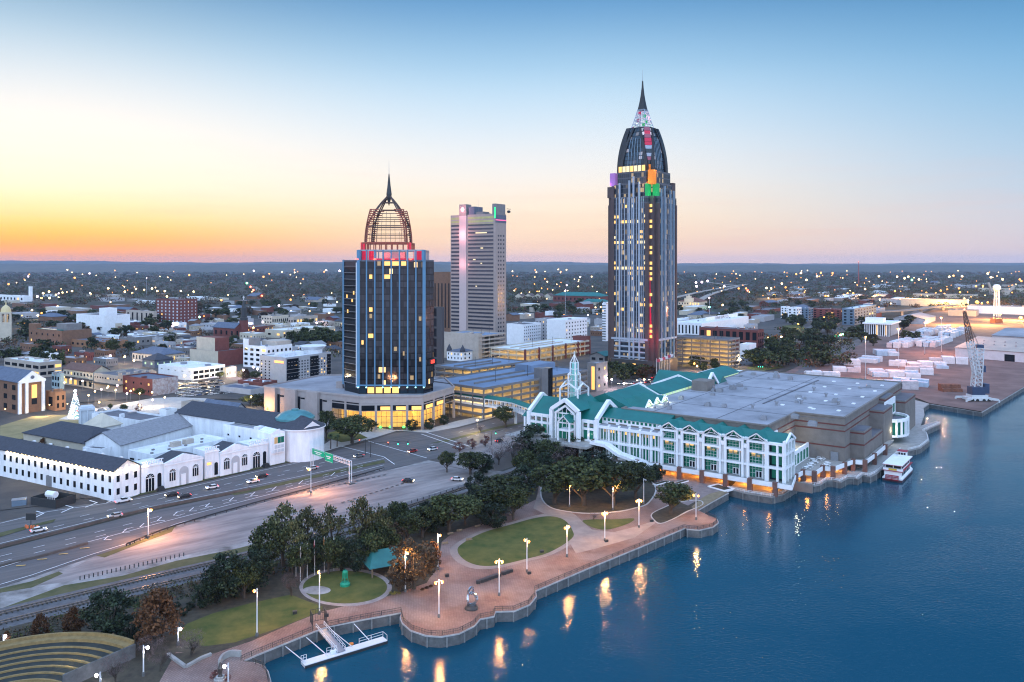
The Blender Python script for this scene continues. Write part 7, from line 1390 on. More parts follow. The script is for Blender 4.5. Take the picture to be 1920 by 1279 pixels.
def gate():
    r = thing('gangway_gate', 'dark iron gate cage at the top of the boat ramp', 'gate', G(597, 1170), .45); b = MB()
    for x in (-1.6, 1.6):
        for y in (-1.3, 1.3): b.bar((x, y, 0), (x, y, 3.2), .12)
        for i in range(8): b.bar((x, -1.3 + i * .37, .2), (x, -1.3 + i * .37, 3), .05)
    for z in (.3, 3.1):
        for x in (-1.6, 1.6): b.bar((x, -1.3, z), (x, 1.3, z), .09)
        for y in (-1.3, 1.3): b.bar((-1.6, y, z), (1.6, y, z), .09)
    for i in range(9): b.bar((-1.6 + i * .4, 1.3, .2), (-1.6 + i * .4, 1.3, 3), .05)
    b.build('cage', M['dark_steel'], r)
gate()
def dock():
    a, c = G(568, 1250, WZ), G(722, 1203, WZ); d = (c - a); L = d.length; rz = math.atan2(d.y, d.x); r = thing('floating_dock', 'pale floating dock with railings at the boat landing', 'dock', a, rz)
    MB().box(0, L, -1.2, 1.2, .1, .75).build('pontoon', M['lamp_post'], r); MB().box(0, L, -1.3, -1.2, -.3, .6).build('fender', M['dark_steel'], r); b = MB()
    for x0, x1 in ((L - 6, L), (L * .3, L * .42), (0, 1.2)):
        for x in (x0, (x0 + x1) / 2, x1): b.bar((x, 1.1, .75), (x, 1.1, 1.9), .09)
        for z in (1.3, 1.9): b.bar((x0, 1.1, z), (x1, 1.1, z), .07)
    b.bar((L, 1.1, 1.9), (L, -1, 1.9), .07); b.bar((L, -1, .75), (L, -1, 1.9), .09); b.build('railing', M['lamp_post'], r)
    MB().box(L * .33, L * .4, .2, .8, .75, 1.3).build('dock_box', M['white'], r); MB().lathe([(.05, 0), (.55, .1), (.55, .5), (.05, .6)], 10).build('orange_float', mat('orange_plastic', (.7, .22, .03), .5, var=.1), r).location = (L * .62, 2.2, .3)
    for p, q in (((530, 1208), (574, 1243)), ((573, 1194), (615, 1230)), ((622, 1182), (662, 1214)), ((664, 1170), (692, 1200))):
        A, B = G(*p, -.4), G(*q, WZ + .8); o = thing('mooring_strut', f'slim white strut bracing the floating dock, {["farthest from", "next but one to", "just beside", "beyond"][[530, 573, 622, 664].index(p[0])]} the gangway', 'mooring strut', (0, 0, 0), 0, 'dock struts'); MB().tube(A, B, .1, .1).build('tube', M['lamp_post'], o)
    A, B = G(600, 1176, .1), G(640, 1222, WZ + .9); g = thing('gangway', 'white railed gangway sloping from the gate to the dock', 'gangway', (0, 0, 0)); dd = (B - A).normalized(); q = Vector((-dd.y, dd.x, 0)).normalized(); MB().bar(A, B, 2.0, .15).build('walkway', M['steel'], g); b = MB()
    for s in (-1, 1):
        for z in (.55, 1.1): b.bar(A + q * s + Vector((0, 0, z)), B + q * s + Vector((0, 0, z)), .09)
        for i in range(9): p = A.lerp(B, i / 8) + q * s; b.bar(p, p + Vector((0, 0, 1.1)), .08)
    b.build('handrail', M['lamp_post'], g)
dock()
def amphi():
    c = Vector((-95.5, 149.5, 0)); r = thing('amphitheatre', 'curved amphitheatre with grassed steps and yellow lit edges', 'amphitheatre', c); a0, a1 = R(58), R(150); n = 40
    def arc(R0, R1, z0, z1): return [[(R0 * math.cos(a0 + (a1 - a0) * i / n), R0 * math.sin(a0 + (a1 - a0) * i / n), z0), (R0 * math.cos(a0 + (a1 - a0) * i / n), R0 * math.sin(a0 + (a1 - a0) * i / n), z1), (R1 * math.cos(a0 + (a1 - a0) * i / n), R1 * math.sin(a0 + (a1 - a0) * i / n), z1), (R1 * math.cos(a0 + (a1 - a0) * i / n), R1 * math.sin(a0 + (a1 - a0) * i / n), z0)] for i in range(n + 1)]
    edge = mat('ochre_lit_concrete', (.24, .165, .07), .85, var=.2, scale=1); tread = mat('step_turf', (.028, .032, .03), .95, var=.3, scale=.5)  # edge: ochre concrete with the yellow light on the steps mixed into its colour
    MB().rings(arc(24.2, 26.2, 0, 3.3)).build('rim_wall', edge, r); MB().rings(arc(25.9, 26.4, 3.3, 3.9)).build('rim_parapet', edge, r)
    for k in range(6): R1 = 24.2 - k * 2.2; z = 2.7 - k * .26; MB().rings(arc(R1 - 2.2, R1, 0, z - .05)).build('grass_step', tread, r); MB().rings(arc(R1 - 2.22, R1 - 1.8, 0, z)).build('step_edge', edge, r)
    e = Vector((math.cos(a0), math.sin(a0), 0)); q = Vector((e.y, -e.x, 0)) * .4; MB().prism([tuple((e * 11 + q)[:2]), tuple((e * 26.4 + q)[:2]), tuple((e * 26.4)[:2]), tuple((e * 11)[:2])], 0, 3.2).build('end_wall', M['quay'], r)
    pt_light('step_light', (4, 16, 5), 350, (1, .8, .35), .3, r)
amphi()
b_ = thing('planter_wall', 'low V shaped concrete planter wall beside the small plaza', 'planter', (0, 0, 0)); P = [G(*p) for p in ((315, 1231), (348, 1255), (378, 1238), (396, 1231))]; m = MB(); [m.bar(a + Vector((0, 0, .4)), c + Vector((0, 0, .4)), .7, .8) for a, c in zip(P, P[1:])]; m.build('wall', M['concrete'], b_); sheet('planting_bed', [(318, 1231), (348, 1254), (396, 1230), (360, 1226)], M['mulch'])
b_ = thing('plaza_wall', 'curved concrete retaining wall around the small round plaza', 'wall', (0, 0, 0)); P = spline([G(*p) for p in ((411, 1252), (418, 1240), (434, 1233), (452, 1234))], 5); m = MB(); [m.bar(a + Vector((0, 0, .8)), c + Vector((0, 0, .8)), .5, 1.6) for a, c in zip(P, P[1:])]; m.build('wall', M['concrete'], b_)
for k, (x, y) in enumerate(((1240 + 0, 908), (1276, 907))): bx = thing('concrete_planter', ['white kerbed planter strip farther from the ramp', 'white kerbed planter strip closer to the ramp'][k], 'planter', G(x, y), R(40)); MB().box(-4, 4, -1, 1, 0, .7).build('kerb', M['white'], bx); MB().box(-3.7, 3.7, -.7, .7, .7, .75).build('soil', M['mulch'], bx)
bx = thing('concrete_planter', 'white edged planting box beside the grass ramp', 'planter', G(1352, 917), R(-54)); b = MB(); [b.box(*q) for q in ((-4, 4, -3, -2.5, 0, .8), (-4, 4, 2.5, 3, 0, .8), (-4, -3.5, -2.5, 2.5, 0, .8), (3.5, 4, -2.5, 2.5, 0, .8))]; b.build('kerb', M['white'], bx); MB().box(-3.5, 3.5, -2.5, 2.5, 0, .5).build('soil', M['mulch'], bx)
for k, (x, y) in enumerate(((733, 1114), (738, 1116), (742, 1113), (748, 1115))): plant('yellow', x, y, y - 5, 9, 'clump of yellow flowers in the bed by the lamp', 'yellow flowers')
for k, (x, y) in enumerate(((792, 1108), (800, 1105), (808, 1102), (818, 1098))): plant('rust', x, y, y - 6, 10, 'clump of orange flowers beside the brown trees', 'orange flowers')
gd = thing('guardrail', 'dark steel guardrail between highway and concrete lot', 'guardrail', (0, 0, 0)); P = spline([G(*p) for p in ((237, 1025), (330, 989), (480, 946), (600, 914), (720, 881))], 8); m = MB(); [m.bar(a + Vector((0, 0, .8)), c + Vector((0, 0, .8)), .14, .42) for a, c in zip(P, P[1:])]; m.build('rail', M['dark_steel'], gd)
po = MB().box(-.1, .1, -.1, .1, 0, .9).build('post', M['dark_steel'], gd); po.location = P[0]; [inst(po, gd, p) for p in P[1:]]
mb_ = thing('median_barrier', 'low dark concrete barrier along the middle of the highway', 'barrier', (0, 0, 0)); P = spline([G(*p) for p in ((-60, 1043), (0, 1027), (140, 992), (275, 957), (425, 928), (470, 919))], 8); m = MB(); [m.bar(a + Vector((0, 0, .45)), c + Vector((0, 0, .45)), .7, .9) for a, c in zip(P, P[1:])]; m.build('barrier', M['pile_dark'] if 'pile_dark' in M else mat('dark_barrier', (.09, .08, .075), .9, var=.2), mb_)
mb_ = thing('median_barrier', 'short dark barrier dividing the slip road at the frame edge', 'barrier', (0, 0, 0)); P = spline([G(*p) for p in ((-60, 1078), (0, 1063), (80, 1044), (164, 1021))], 8); m = MB(); [m.bar(a + Vector((0, 0, .4)), c + Vector((0, 0, .4)), .8, .8) for a, c in zip(P, P[1:])]; m.build('barrier', MATS['dark_barrier'], mb_)
bo = thing('bollard', 'short dark post in the row between gravel yard and lot', 'bollard', G(150, 1088), 0, 'posts along the lot edge'); MB().tube((0, 0, 0), (0, 0, 1.1), .13, n=6).build('post', M['dark_steel'], bo)
for i in range(1, 40):
    t = i / 39; dup(bo, G(150 + 330 * t, 1088 - 76 * t) if t < .6 else G(700 + 170 * (t - .6) / .4, 966 - 52 * (t - .6) / .4), 0)
def gantry():
    A, B = G(585, 881), G(657, 907); r = thing('sign_gantry', 'white truss sign gantry over the highway with two green direction signs', 'sign gantry', A, math.atan2(B.y - A.y, B.x - A.x)); L = (B - A).length; b = MB()
    for x in (0, L):
        for y in (-.5, .5): b.bar((x, y, 0), (x, y, 8.8), .28)
    for y in (-.5, .5):
        for z in (7.4, 8.8): b.bar((0, y, z), (L, y, z), .18)
    n = 16
    for i in range(n + 1):
        x = L * i / n; b.bar((x, -.5, 7.4), (x, -.5, 8.8), .1); b.bar((x, -.5, 8.8), (x, .5, 8.8), .1)
        if i < n: b.bar((x, -.5, 7.4), (x + L / n, -.5, 8.8), .08)
    b.build('truss', M['lamp_post'], r); gs = mat('sign_green', (.0, .3, .16), .5, var=.05, emit=(0, .5, .28), estr=.12)
    for x0, x1, z0, z1 in ((L * .06, L * .38, 6.9, 9.4), (L * .4, L * .6, 6.0, 9.6)): s = MB().box(x0, x1, -.9, -.7, z0, z1).build('sign', gs, r); t = MB().box(x0 + .1, x1 - .1, -.94, -.9, z1 - .2, z1 - .12).box(x0 + .1, x1 - .1, -.94, -.9, z0 + .12, z0 + .2).box(x0 + (x1 - x0) * .2, x0 + (x1 - x0) * .8, -.94, -.9, (z0 + z1) / 2 + .1, (z0 + z1) / 2 + .45).box(x0 + (x1 - x0) * .3, x0 + (x1 - x0) * .7, -.94, -.9, (z0 + z1) / 2 - .6, (z0 + z1) / 2 - .3).build('lettering', M['paint'], s)
    MB().box(L - 1.6, L + 1.6, -1.2, 1.2, 0, .5).build('footing', M['quay'], r)
gantry()
def signal(px, py, dx, n, label, red=0):
    p = G(px, py); r = thing('traffic_signal', label, 'traffic light', p, 0, 'traffic lights at the crossing'); MB().tube((0, 0, 0), (0, 0, 7), .17, .12).bar((0, 0, 6.4), (dx, 2, 6.9), .14).build('mast', M['dark_steel'], r)
    for k in range(n):
        x = dx * (.45 + .5 * k / max(1, n - 1)); hd = MB().box(-.25, .25, -.2, .2, -1.1, .1).build('signal_head', M['dark_steel'], r); hd.location = (x, 2 * x / dx - .1, 6.6); ln = MB().lathe([(.02, -.2), (.22, -.1), (.22, .1), (.02, .2)], 8).build('lens', mat('red_signal' if k < red else 'green_signal', (0, .5, .2), .4, var=0, emit=(1, .05, .02) if k < red else (.05, 1, .5), estr=9), hd); ln.location = (0, -.26, -.1 if k < red else -.9)
signal(695, 858, 17, 3, 'dark mast signal reaching over the near lanes with green lights', 1); signal(685, 853, -6, 1, 'dark signal mast beside the dark oak with red light', 1); signal(1812 - 890, 836, 4, 1, 'signal with yellow green light by the car park end', 0); signal(1437, 702, -6, 3, 'row of green signals over the boulevard beside the flat hall roof'); signal(1560, 640, 8, 2, 'green signals in front of the boulevard oaks', 0)
for x, y, l in ((52, 992, 'orange barrier boards on the traffic island'), ): ob = thing('arrow_board', 'dark message board with orange barrels on the traffic island', 'road sign', G(58, 988)); MB().box(-1.6, 1.6, -.1, .1, 2.2, 4.4).build('board', M['dark_steel'], ob); MB().tube((0, 0, 0), (0, 0, 2.2), .1).build('post', M['dark_steel'], ob); br = MB().lathe([(.4, 0), (.35, .5), (.3, 1)], 8).build('barrel', mat('orange_barrel', (.6, .14, .05), .6, var=.2), ob); br.location = (-1, -1, 0); [inst(br, ob, (-1 + i, -1.5 - .3 * (i % 2), 0)) for i in range(1, 5)]
dn = thing('dumpster', 'blue grey dumpster beside the fenced machine yard', 'dumpster', G(36, 948), .5); MB().box(-2.2, 2.2, -1.4, 1.4, .2, 2.2).build('body', M['bluepanel'], dn); MB().box(-2.3, 2.3, -1.5, 1.5, 2.2, 2.4).build('lid', M['steel'], dn)
yd = thing('machine_enclosure', 'dark fenced enclosure with white pipes and tanks beside the museum wing', 'enclosure', G(100, 945), R(-20)); b = MB(); [b.box(*q) for q in ((-6, 6, -4, -3.8, 0, 3), (-6, 6, 3.8, 4, 0, 3), (-6, -5.8, -4, 4, 0, 3), (5.8, 6, -4, 4, 0, 3))]; b.build('fence', M['dark_steel'], yd); MB().tube((-4, 1, 3), (0, 1, 3), 1.2).build('tank', M['white'], yd); b = MB(); [b.bar((1 + i, -3, 0), (1 + i, -3, 3.8), .15) or b.bar((1 + i, -3, 3.8), (1 + i, 2, 3.8), .15) for i in range(4)]; b.build('pipes', M['white'], yd)
def car_proto(paint, name='car', pickup=False, off=False):
    r = bpy.data.objects.new(name, None); pr = [(-2.2, .35), (-2.25, .75), (-1.7, .9), (1.2, .95), (2.15, .8), (2.25, .4)] if not pickup else [(-2.7, .45), (-2.7, 1.1), (-.8, 1.1), (-.8, 1.12), (1.5, 1.12), (2.6, 1.0), (2.7, .5)]
    W2 = .88; b = MB(); b.rings([[(x, -W2, z) for x, z in pr], [(x, -W2 * .96, z) for x, z in pr], [(x, W2 * .96, z) for x, z in pr], [(x, W2, z) for x, z in pr]]); b.build('body', paint, r)
    cb = [(-1.75, .9), (-1.2, 1.42), (.45, 1.45), (1.25, .93)] if not pickup else [(-.7, 1.1), (-.6, 1.75), (.7, 1.75), (1.5, 1.1)]
    MB().rings([[(x, s * (W2 * (.93 if i in (0, 3) else .78)), z) for i, (x, z) in enumerate(cb)] for s in (-1, 1)]).build('windows', M['glass_dark'], r); MB().box(cb[1][0], cb[2][0], -W2 * .77, W2 * .77, cb[1][1], cb[1][1] + .05).build('roof', paint, r)
    wh = MB().tube((0, -.1, 0), (0, .1, 0), .33, n=12).build('wheel', mat('tyre', (.02, .02, .02), .9, var=0), r); wx = 1.35 if not pickup else 1.7; wh.location = (-wx, -.82, .33)
    for x, y in ((wx, -.82), (-wx, .82), (wx, .82)): inst(wh, r, (x, y, .33))
    xf = pr[-1][0]
    hl = MB().box(-.06, .06, -.2, .2, -.1, .1).build('headlight', M['steel'] if off else mat('headlight', (1, 1, .9), .3, var=0, emit=(1, .82, .5), estr=14, sample=False), r); hl.location = (xf, -.6, .66); inst(hl, r, (xf, .6, .66)); tl = MB().box(-.05, .05, -.2, .2, -.09, .09).build('tail_light', M['maroon'] if off else mat('tail_light', (.6, 0, 0), .3, var=0, emit=(1, .04, .03), estr=7, sample=False), r); tl.location = (pr[0][0], -.6, .72); inst(tl, r, (pr[0][0], .6, .72)); return r
PAINT = {k: mat('car_' + k, c, .3, var=0, spec=.6, metal=.1) for k, c in (('white', (.7, .7, .72)), ('black', (.02, .02, .025)), ('silver', (.4, .42, .45)), ('red', (.3, .03, .03)), ('blue', (.06, .1, .2)), ('grey', (.15, .16, .18)))}
CARS = {}
def car(k, p, rz, label, group, pickup=False, off=False):
    key = (k, pickup, off)
    if key not in CARS: CARS[key] = car_proto(PAINT[k], 'car' if not pickup else 'pickup_truck', pickup, off); r = CARS[key]; COL.objects.link(r); tag(r, label, 'car' if not pickup else 'pickup truck', group); r.location = p; r.rotation_euler = (0, 0, rz); return r
    r = dup(CARS[key], p, rz, 1.0, label, group); 
    return r
H = R(38.5); OUT = H; INN = H + math.pi; up = lambda x, y: G(x, y) + Vector((0, 0, .22))
for k, x, y, rz, l, pk in [('white', 231, 943, OUT + .1, 'white pickup with glowing tail lights at the museum corner', True), ('black', 322, 931, INN, 'black car in front on the museum side lanes', False), ('black', 346, 934, INN + .03, 'black car just behind another black car by the median', False), ('white', 398, 917, INN, 'white car passing the first museum gable', False), ('white', 475, 906, INN, 'white car passing the median grass beside a black one', False), ('black', 491, 896, INN, 'black car beside the white one at the second museum gable', False),
                           ('silver', 586, 881, INN, 'silver car under the sign gantry', False), ('white', 72, 998, OUT, 'white car by the message board island', False), ('silver', 216, 971, INN, 'silver car on the hatched lanes', False), ('grey', 673, 858, INN, 'dark car waiting at the crossing with bright headlights', False), ('red', 773, 849, INN + .1, 'dark red car crossing below the green signals', False), ('white', 811, 845, INN, 'white car leaving the crossing', False), ('black', 936, 829, OUT + .3, 'dark car beside the small red trees', False),
                           ('black', 765, 905, R(-8), 'black car parked alone on the concrete lot', False), ('white', 857, 902, R(-10), 'white car parked at the railway end of the lot', False), ('silver', 190, 771, .4, 'silver car parked on the lit plaza', False), ('red', 1508, 676, 2.2, 'red lit car on the boulevard', False)]: car(k, up(x, y), rz, l, 'cars in traffic', pk)
rr = random.Random(4)
for j, y in enumerate((722, 727, 733, 739, 745)):
    for i in range(13):
        if rr.random() < .88: ck = rr.choice(('white', 'silver', 'white', 'grey', 'blue', 'black')); car(ck, up(326 + i * 7.2 + j * 3, y - i * .5), R(33) + (math.pi if rr.random() < .5 else 0), ck + ' parked car in the packed rows in front of the white shop', 'cars in the packed lot', off=True)
for i in range(14): ck = rr.choice(('white', 'black', 'silver', 'red')); car(ck, up(1165 + i * 7 + rr.uniform(-2, 2), 722 - i * .9 + rr.uniform(-4, 4)), rr.choice((.6, 3.7)), ck + ' car in the forecourt traffic below the tallest tower', 'cars below the tallest tower')
for i in range(9): ck = rr.choice(('white', 'silver')); car(ck, up(1492 - i * 3.6, 652 - i * 4.6), R(70), ck + ' car with bright lights queueing on the boulevard', 'cars queueing on the boulevard')
def christmas_tree():
    p = G(141, 784); r = thing('lit_christmas_tree', 'tall white lit Christmas tree with star on the civic lawn', 'Christmas tree', p); s = p.y / FPX
    MB().lathe([(.4, 0), (12 * s, 1 * s), (11 * s, 8 * s), (8.5 * s, 20 * s), (5 * s, 34 * s), (1.2 * s, 47 * s), (.1, 49 * s)], 16).build('frame', mat('pale_net', (.3, .36, .34), .8, var=.3, scale=2), r)
    rr = random.Random(1); b = MB(); bs = {k: MB() for k in ('white', 'red', 'green')}
    for i in range(520):
        z = rr.random() ** 1.4 * 48; rad = 12.4 * (1 - z / 49.5) ** .9; a = rr.uniform(0, 6.28); k = 'white' if rr.random() < .965 else ('red' if rr.random() < .7 else 'green'); w = .16 if k == 'white' else .3; x, y = rad * math.cos(a) * s, rad * math.sin(a) * s; bs[k].box(x - w, x + w, y - w, y + w, z * s - w, z * s + w)
    for k, c in (('white', (.85, .9, 1)), ('red', (1, .1, .1)), ('green', (.2, 1, .5))): o = bs[k].build('string_lights' if k == 'white' else 'baubles', mat('xmas_' + k, c, .5, var=0, emit=c, estr=4.5 if k == 'white' else 2.5, sample=False), r); o['kind'] = 'stuff'
    MB().lathe([(.05, 0), (.9, .8), (.05, 1.6)], 5).build('star', mat('star_blue', (.5, .6, 1), .5, var=0, emit=(.6, .7, 1), estr=12), r).location = (0, 0, 48.6 * s); pt_light('tree_glow', (0, -3, 6), 1400, (.85, .9, 1), 1.5, r); MB().lathe([(17 * s, 0), (17 * s, .3), (.1, .35)], 24).build('platform', M['white'], r)
christmas_tree()
mo = thing('monument', 'white square monument with columns beside the lit tree', 'monument', G(163, 796), R(33)); MB().box(-3, 3, -3, 3, 0, 8).build('core', mat('blue_white_stone', (.5, .55, .62), .7, var=.08), mo); MB().box(-3.6, 3.6, -3.6, 3.6, 8, 9.2).box(-2.8, 2.8, -2.8, 2.8, 9.2, 10).build('cornice', mo and MATS['blue_white_stone'], mo); cl = MB().tube((0, 0, .5), (0, 0, 8), .45).build('column', MATS['blue_white_stone'], mo); cl.location = (-3.2, -3.2, 0); [inst(cl, mo, (x, y, 0)) for x, y in ((3.2, -3.2), (-3.2, 3.2), (0, -3.2), (-3.2, 0))]
FAR_LAMP = {}
def city_lamp(px, py, col, label, group, hpx=7, k=.0008):
    p = G(px, py); s = max(.4, p.y * k * 1.35); h = max(6, hpx / FPX * p.y)
    key = col
    if key not in FAR_LAMP:
        r = thing('street_lamp', label, 'street lamp', p, 0, group); po_ = MB().tube((0, 0, 0), (0, 0, 1), .012, .008, 5).build('pole', M['steel'], r); o = MB().lathe([(.02, -1), (.7, -.7), (1, 0), (.7, .7), (.02, 1)], 8).build('lamp_head', M[col], r, smooth=True); FAR_LAMP[key] = (r, po_, o); po_.scale = (h, h, h); o.location = (0, 0, h); o.scale = (s, s, s)
    else:
        r0, p0, o0 = FAR_LAMP[key]; r = r0.copy(); COL.objects.link(r); r.location = p; r['label'] = label; r['group'] = group
        a = p0.copy(); COL.objects.link(a); a.parent = r; a.scale = (h, h, h); c = o0.copy(); COL.objects.link(c); c.parent = r; c.location = (0, 0, h); c.scale = (s, s, s)
    return r
M['lamp_pinkish'] = mat('pinkish_lamp', (1, .8, 1), .4, var=0, emit=(1, .74, .95), estr=13, sample=False); M['lamp_green'] = mat('green_lamp_far', (.3, 1, .6), .4, var=0, emit=(.2, 1, .5), estr=14, sample=False); M['lamp_red'] = mat('red_lamp_far', (1, .2, .1), .4, var=0, emit=(1, .1, .05), estr=14, sample=False)
plz = [(178, 748), (190, 744), (201, 741), (217, 745), (238, 752), (262, 752), (286, 765), (309, 760), (245, 747), (285, 750), (166, 756), (120, 719), (133, 723), (121, 730), (155, 727), (203, 738), (220, 736), (143, 716), (248, 773), (262, 776), (186, 770)]
for x, y in plz: city_lamp(x, y + 4, 'lamp_warm' if rr.random() < .7 else 'lamp_pinkish', 'warm lamp lighting the civic plaza and balcony row', 'plaza lamps', 5)
for x, y, z in ((200, 752, 5), (240, 757, 5), (285, 765, 5), (160, 768, 5), (128, 735, 6), (80, 782, 4)): p = G(x, y); pt_light('plaza_light', (p.x, p.y, z + 2), 7500, (1, .76, .46), .5)
hand = [(92, 547, 'w'), (81, 550, 'w'), (117, 549, 'w'), (135, 546, 'w'), (70, 556, 'p'), (93, 559, 'w'), (78, 559, 'w'), (105, 553, 'w'), (203, 541, 'w'), (234, 547, 'w'), (255, 542, 'w'), (285, 541, 'w'), (295, 546, 'w'), (309, 546, 'w'), (270, 544, 'w'), (248, 550, 'w'), (313, 556, 'w'), (339, 546, 'w'), (363, 547, 'w'), (47, 609, 'o'), (51, 650, 'p'), (207, 674, 'p'), (234, 676, 'w'), (277, 679, 'p'), (251, 684, 'w'), (228, 609, 'p'), (322, 611, 'p'), (78, 588, 'o'), (60, 582, 'w'), (71, 593, 'w'), (108, 575, 'w'), (475, 641 - 23, 'w'), (470, 609, 'p'), (493, 606, 'p'), (555, 598, 'p'), (594, 608, 'p'), (523, 573, 'p'), (415, 563, 'o'), (545, 562, 'o'), (580, 570, 'o'), (593, 591, 'o'), (617, 588, 'w'), (374, 596, 'g'), (463, 531, 'g'), (470, 538, 'r'), (475, 544, 'r'), (491, 555, 'r'), (494, 519, 'o'), (355, 516, 'o'), (637, 508, 'p'), (475, 697, 'p'), (483, 701, 'p'), (456, 703, 'p'), (426, 706, 'w'), (395, 713, 'w'), (360, 716, 'w'), (471, 757, 'w'), (438, 672 - 4, 'o'), (500, 784 - 4, 'o'), (346, 715, 'w'), (16, 533, 'o'), (140, 509 + 12, 'o'), (50, 501, 'w'), (180, 501, 'w'), (188, 500, 'w'), (238, 494 + 4, 'w'), (262, 495 + 4, 'w'),
        (865, 705 - 4, 'w'), (895, 808 - 4, 'w'), (1147, 722, 'p'), (1170, 730, 'p'), (1208, 722, 'w'), (1302, 690, 'o'), (1307, 695, 'w'), (1388, 682, 'w'), (1440, 638, 'o'), (1476, 628, 'w'), (1465, 636, 'w'), (1576, 632, 'w'), (1580, 631, 'g'), (1545, 597, 'o'), (1562, 599, 'o'), (1497, 610, 'o'), (1355, 572, 'w'), (1330, 576, 'g'), (1364, 606, 'o'), (1305, 530, 'p'), (1316, 529, 'p'), (1327, 527, 'p'), (1306, 537, 'p'), (1358, 537, 'p'), (1385, 541, 'o'), (1399, 541, 'o'), (1402, 545, 'r'),
        (1437, 540, 'w'), (1446, 541, 'w'), (1473, 539, 'o'), (1466, 532, 'w'), (1589, 550, 'o'), (1582, 553, 'o'), (1548, 555, 'o'), (1553, 555, 'w'), (1493, 514, 'o'), (1502, 512, 'w'), (1539, 512, 'o'), (1561, 512, 'o'), (1532, 518, 'w'), (1512, 525, 'w'), (1622, 542, 'w'), (1600, 550, 'o'), (1648, 518, 'w'), (1682, 519, 'w'), (1696, 522, 'w'), (1703, 519, 'w'), (1710, 525, 'g'), (1723, 524, 'w'), (1780, 519, 'w'), (1788, 517, 'o'), (1804, 518, 'w'), (1858, 520, 'w'), (1880, 524, 'w'), (1912, 524, 'o'), (1915, 527, 'o'), (1852, 513, 'w'),
        (1694, 562, 'o'), (1713, 563, 'o'), (1755, 550, 'o'), (1771, 551, 'o'), (1800, 548, 'o'), (1772, 568, 'o'), (1792, 568, 'o'), (1832, 567, 'o'), (1852, 567, 'o'), (1831, 580, 'o'), (1843, 536, 'o'), (1830, 537, 'o'), (1798, 541, 'o'), (1776, 543, 'o'), (1808, 560, 'w'), (1867, 556, 'o'), (1870, 561, 'o'), (1764, 545, 'o'), (1737, 549, 'o'), (1648, 577, 'o'), (1678, 546, 'o'), (1650, 562, 'w'), (1725, 602, 'w'), (1808, 584, 'r'), (1914, 598, 'o'), (1841, 569, 'o')]
cm = {'w': 'lamp_warm', 'p': 'lamp_pinkish', 'o': 'lamp_orange', 'g': 'lamp_green', 'r': 'lamp_red'}; wd = {'w': 'warm white', 'p': 'pinkish white', 'o': 'orange', 'g': 'green', 'r': 'red'}
def zone(x, y):
    if y < 530: return 'on the far wooded horizon'
    if x > 1640: return 'over the dock sheds and port yard'
    if x > 1260: return 'around the boulevard and railway station'
    if x > 640: return 'between the towers'
    return 'among the low downtown roofs' if y > 570 else 'at the edge of the far woods'
for x, y, c in hand:
    big = (x, y) in ((1914, 598), (47, 609), (1832, 567), (1772, 568)); city_lamp(x, y + 6, cm[c], f'{wd[c]} lamp {zone(x, y)}', f'{wd[c]} lamps {zone(x, y)}', 6, .0018 if big else .0009)
    if y > 592 and c in 'wpo': p = G(x, y + 6); pt_light('street_light', (p.x - 1.5, p.y - 3, 7), 8000, {'w': WARM, 'p': (1, .75, .8), 'o': ORANGE}[c], .5)
for i in range(90):
    x = rr.choice((rr.uniform(0, 640), rr.uniform(1280, 1920), rr.uniform(960, 1130))); y = 503 + 95 * rr.random() ** 1.5; c = rr.choice('wwpoo' if x < 1200 else 'owoow'); city_lamp(x, y + 6, cm[c], f'{wd[c]} lamp {zone(x, y)}', f'{wd[c]} lamps {zone(x, y)}', 5, .0006)
for x, y, e in ((1914, 602, 60000), (1832, 575, 40000), (1772, 576, 40000), (1710, 572, 40000), (1870, 600, 40000), (1694, 570, 30000), (1800, 585, 30000), (1850, 610, 40000), (1780, 610, 40000), (1640, 560, 30000), (1450, 560, 30000)): p = G(x, y); pt_light('yard_light', (p.x, p.y, 18), e * 9, (1, .5, .13), 1)
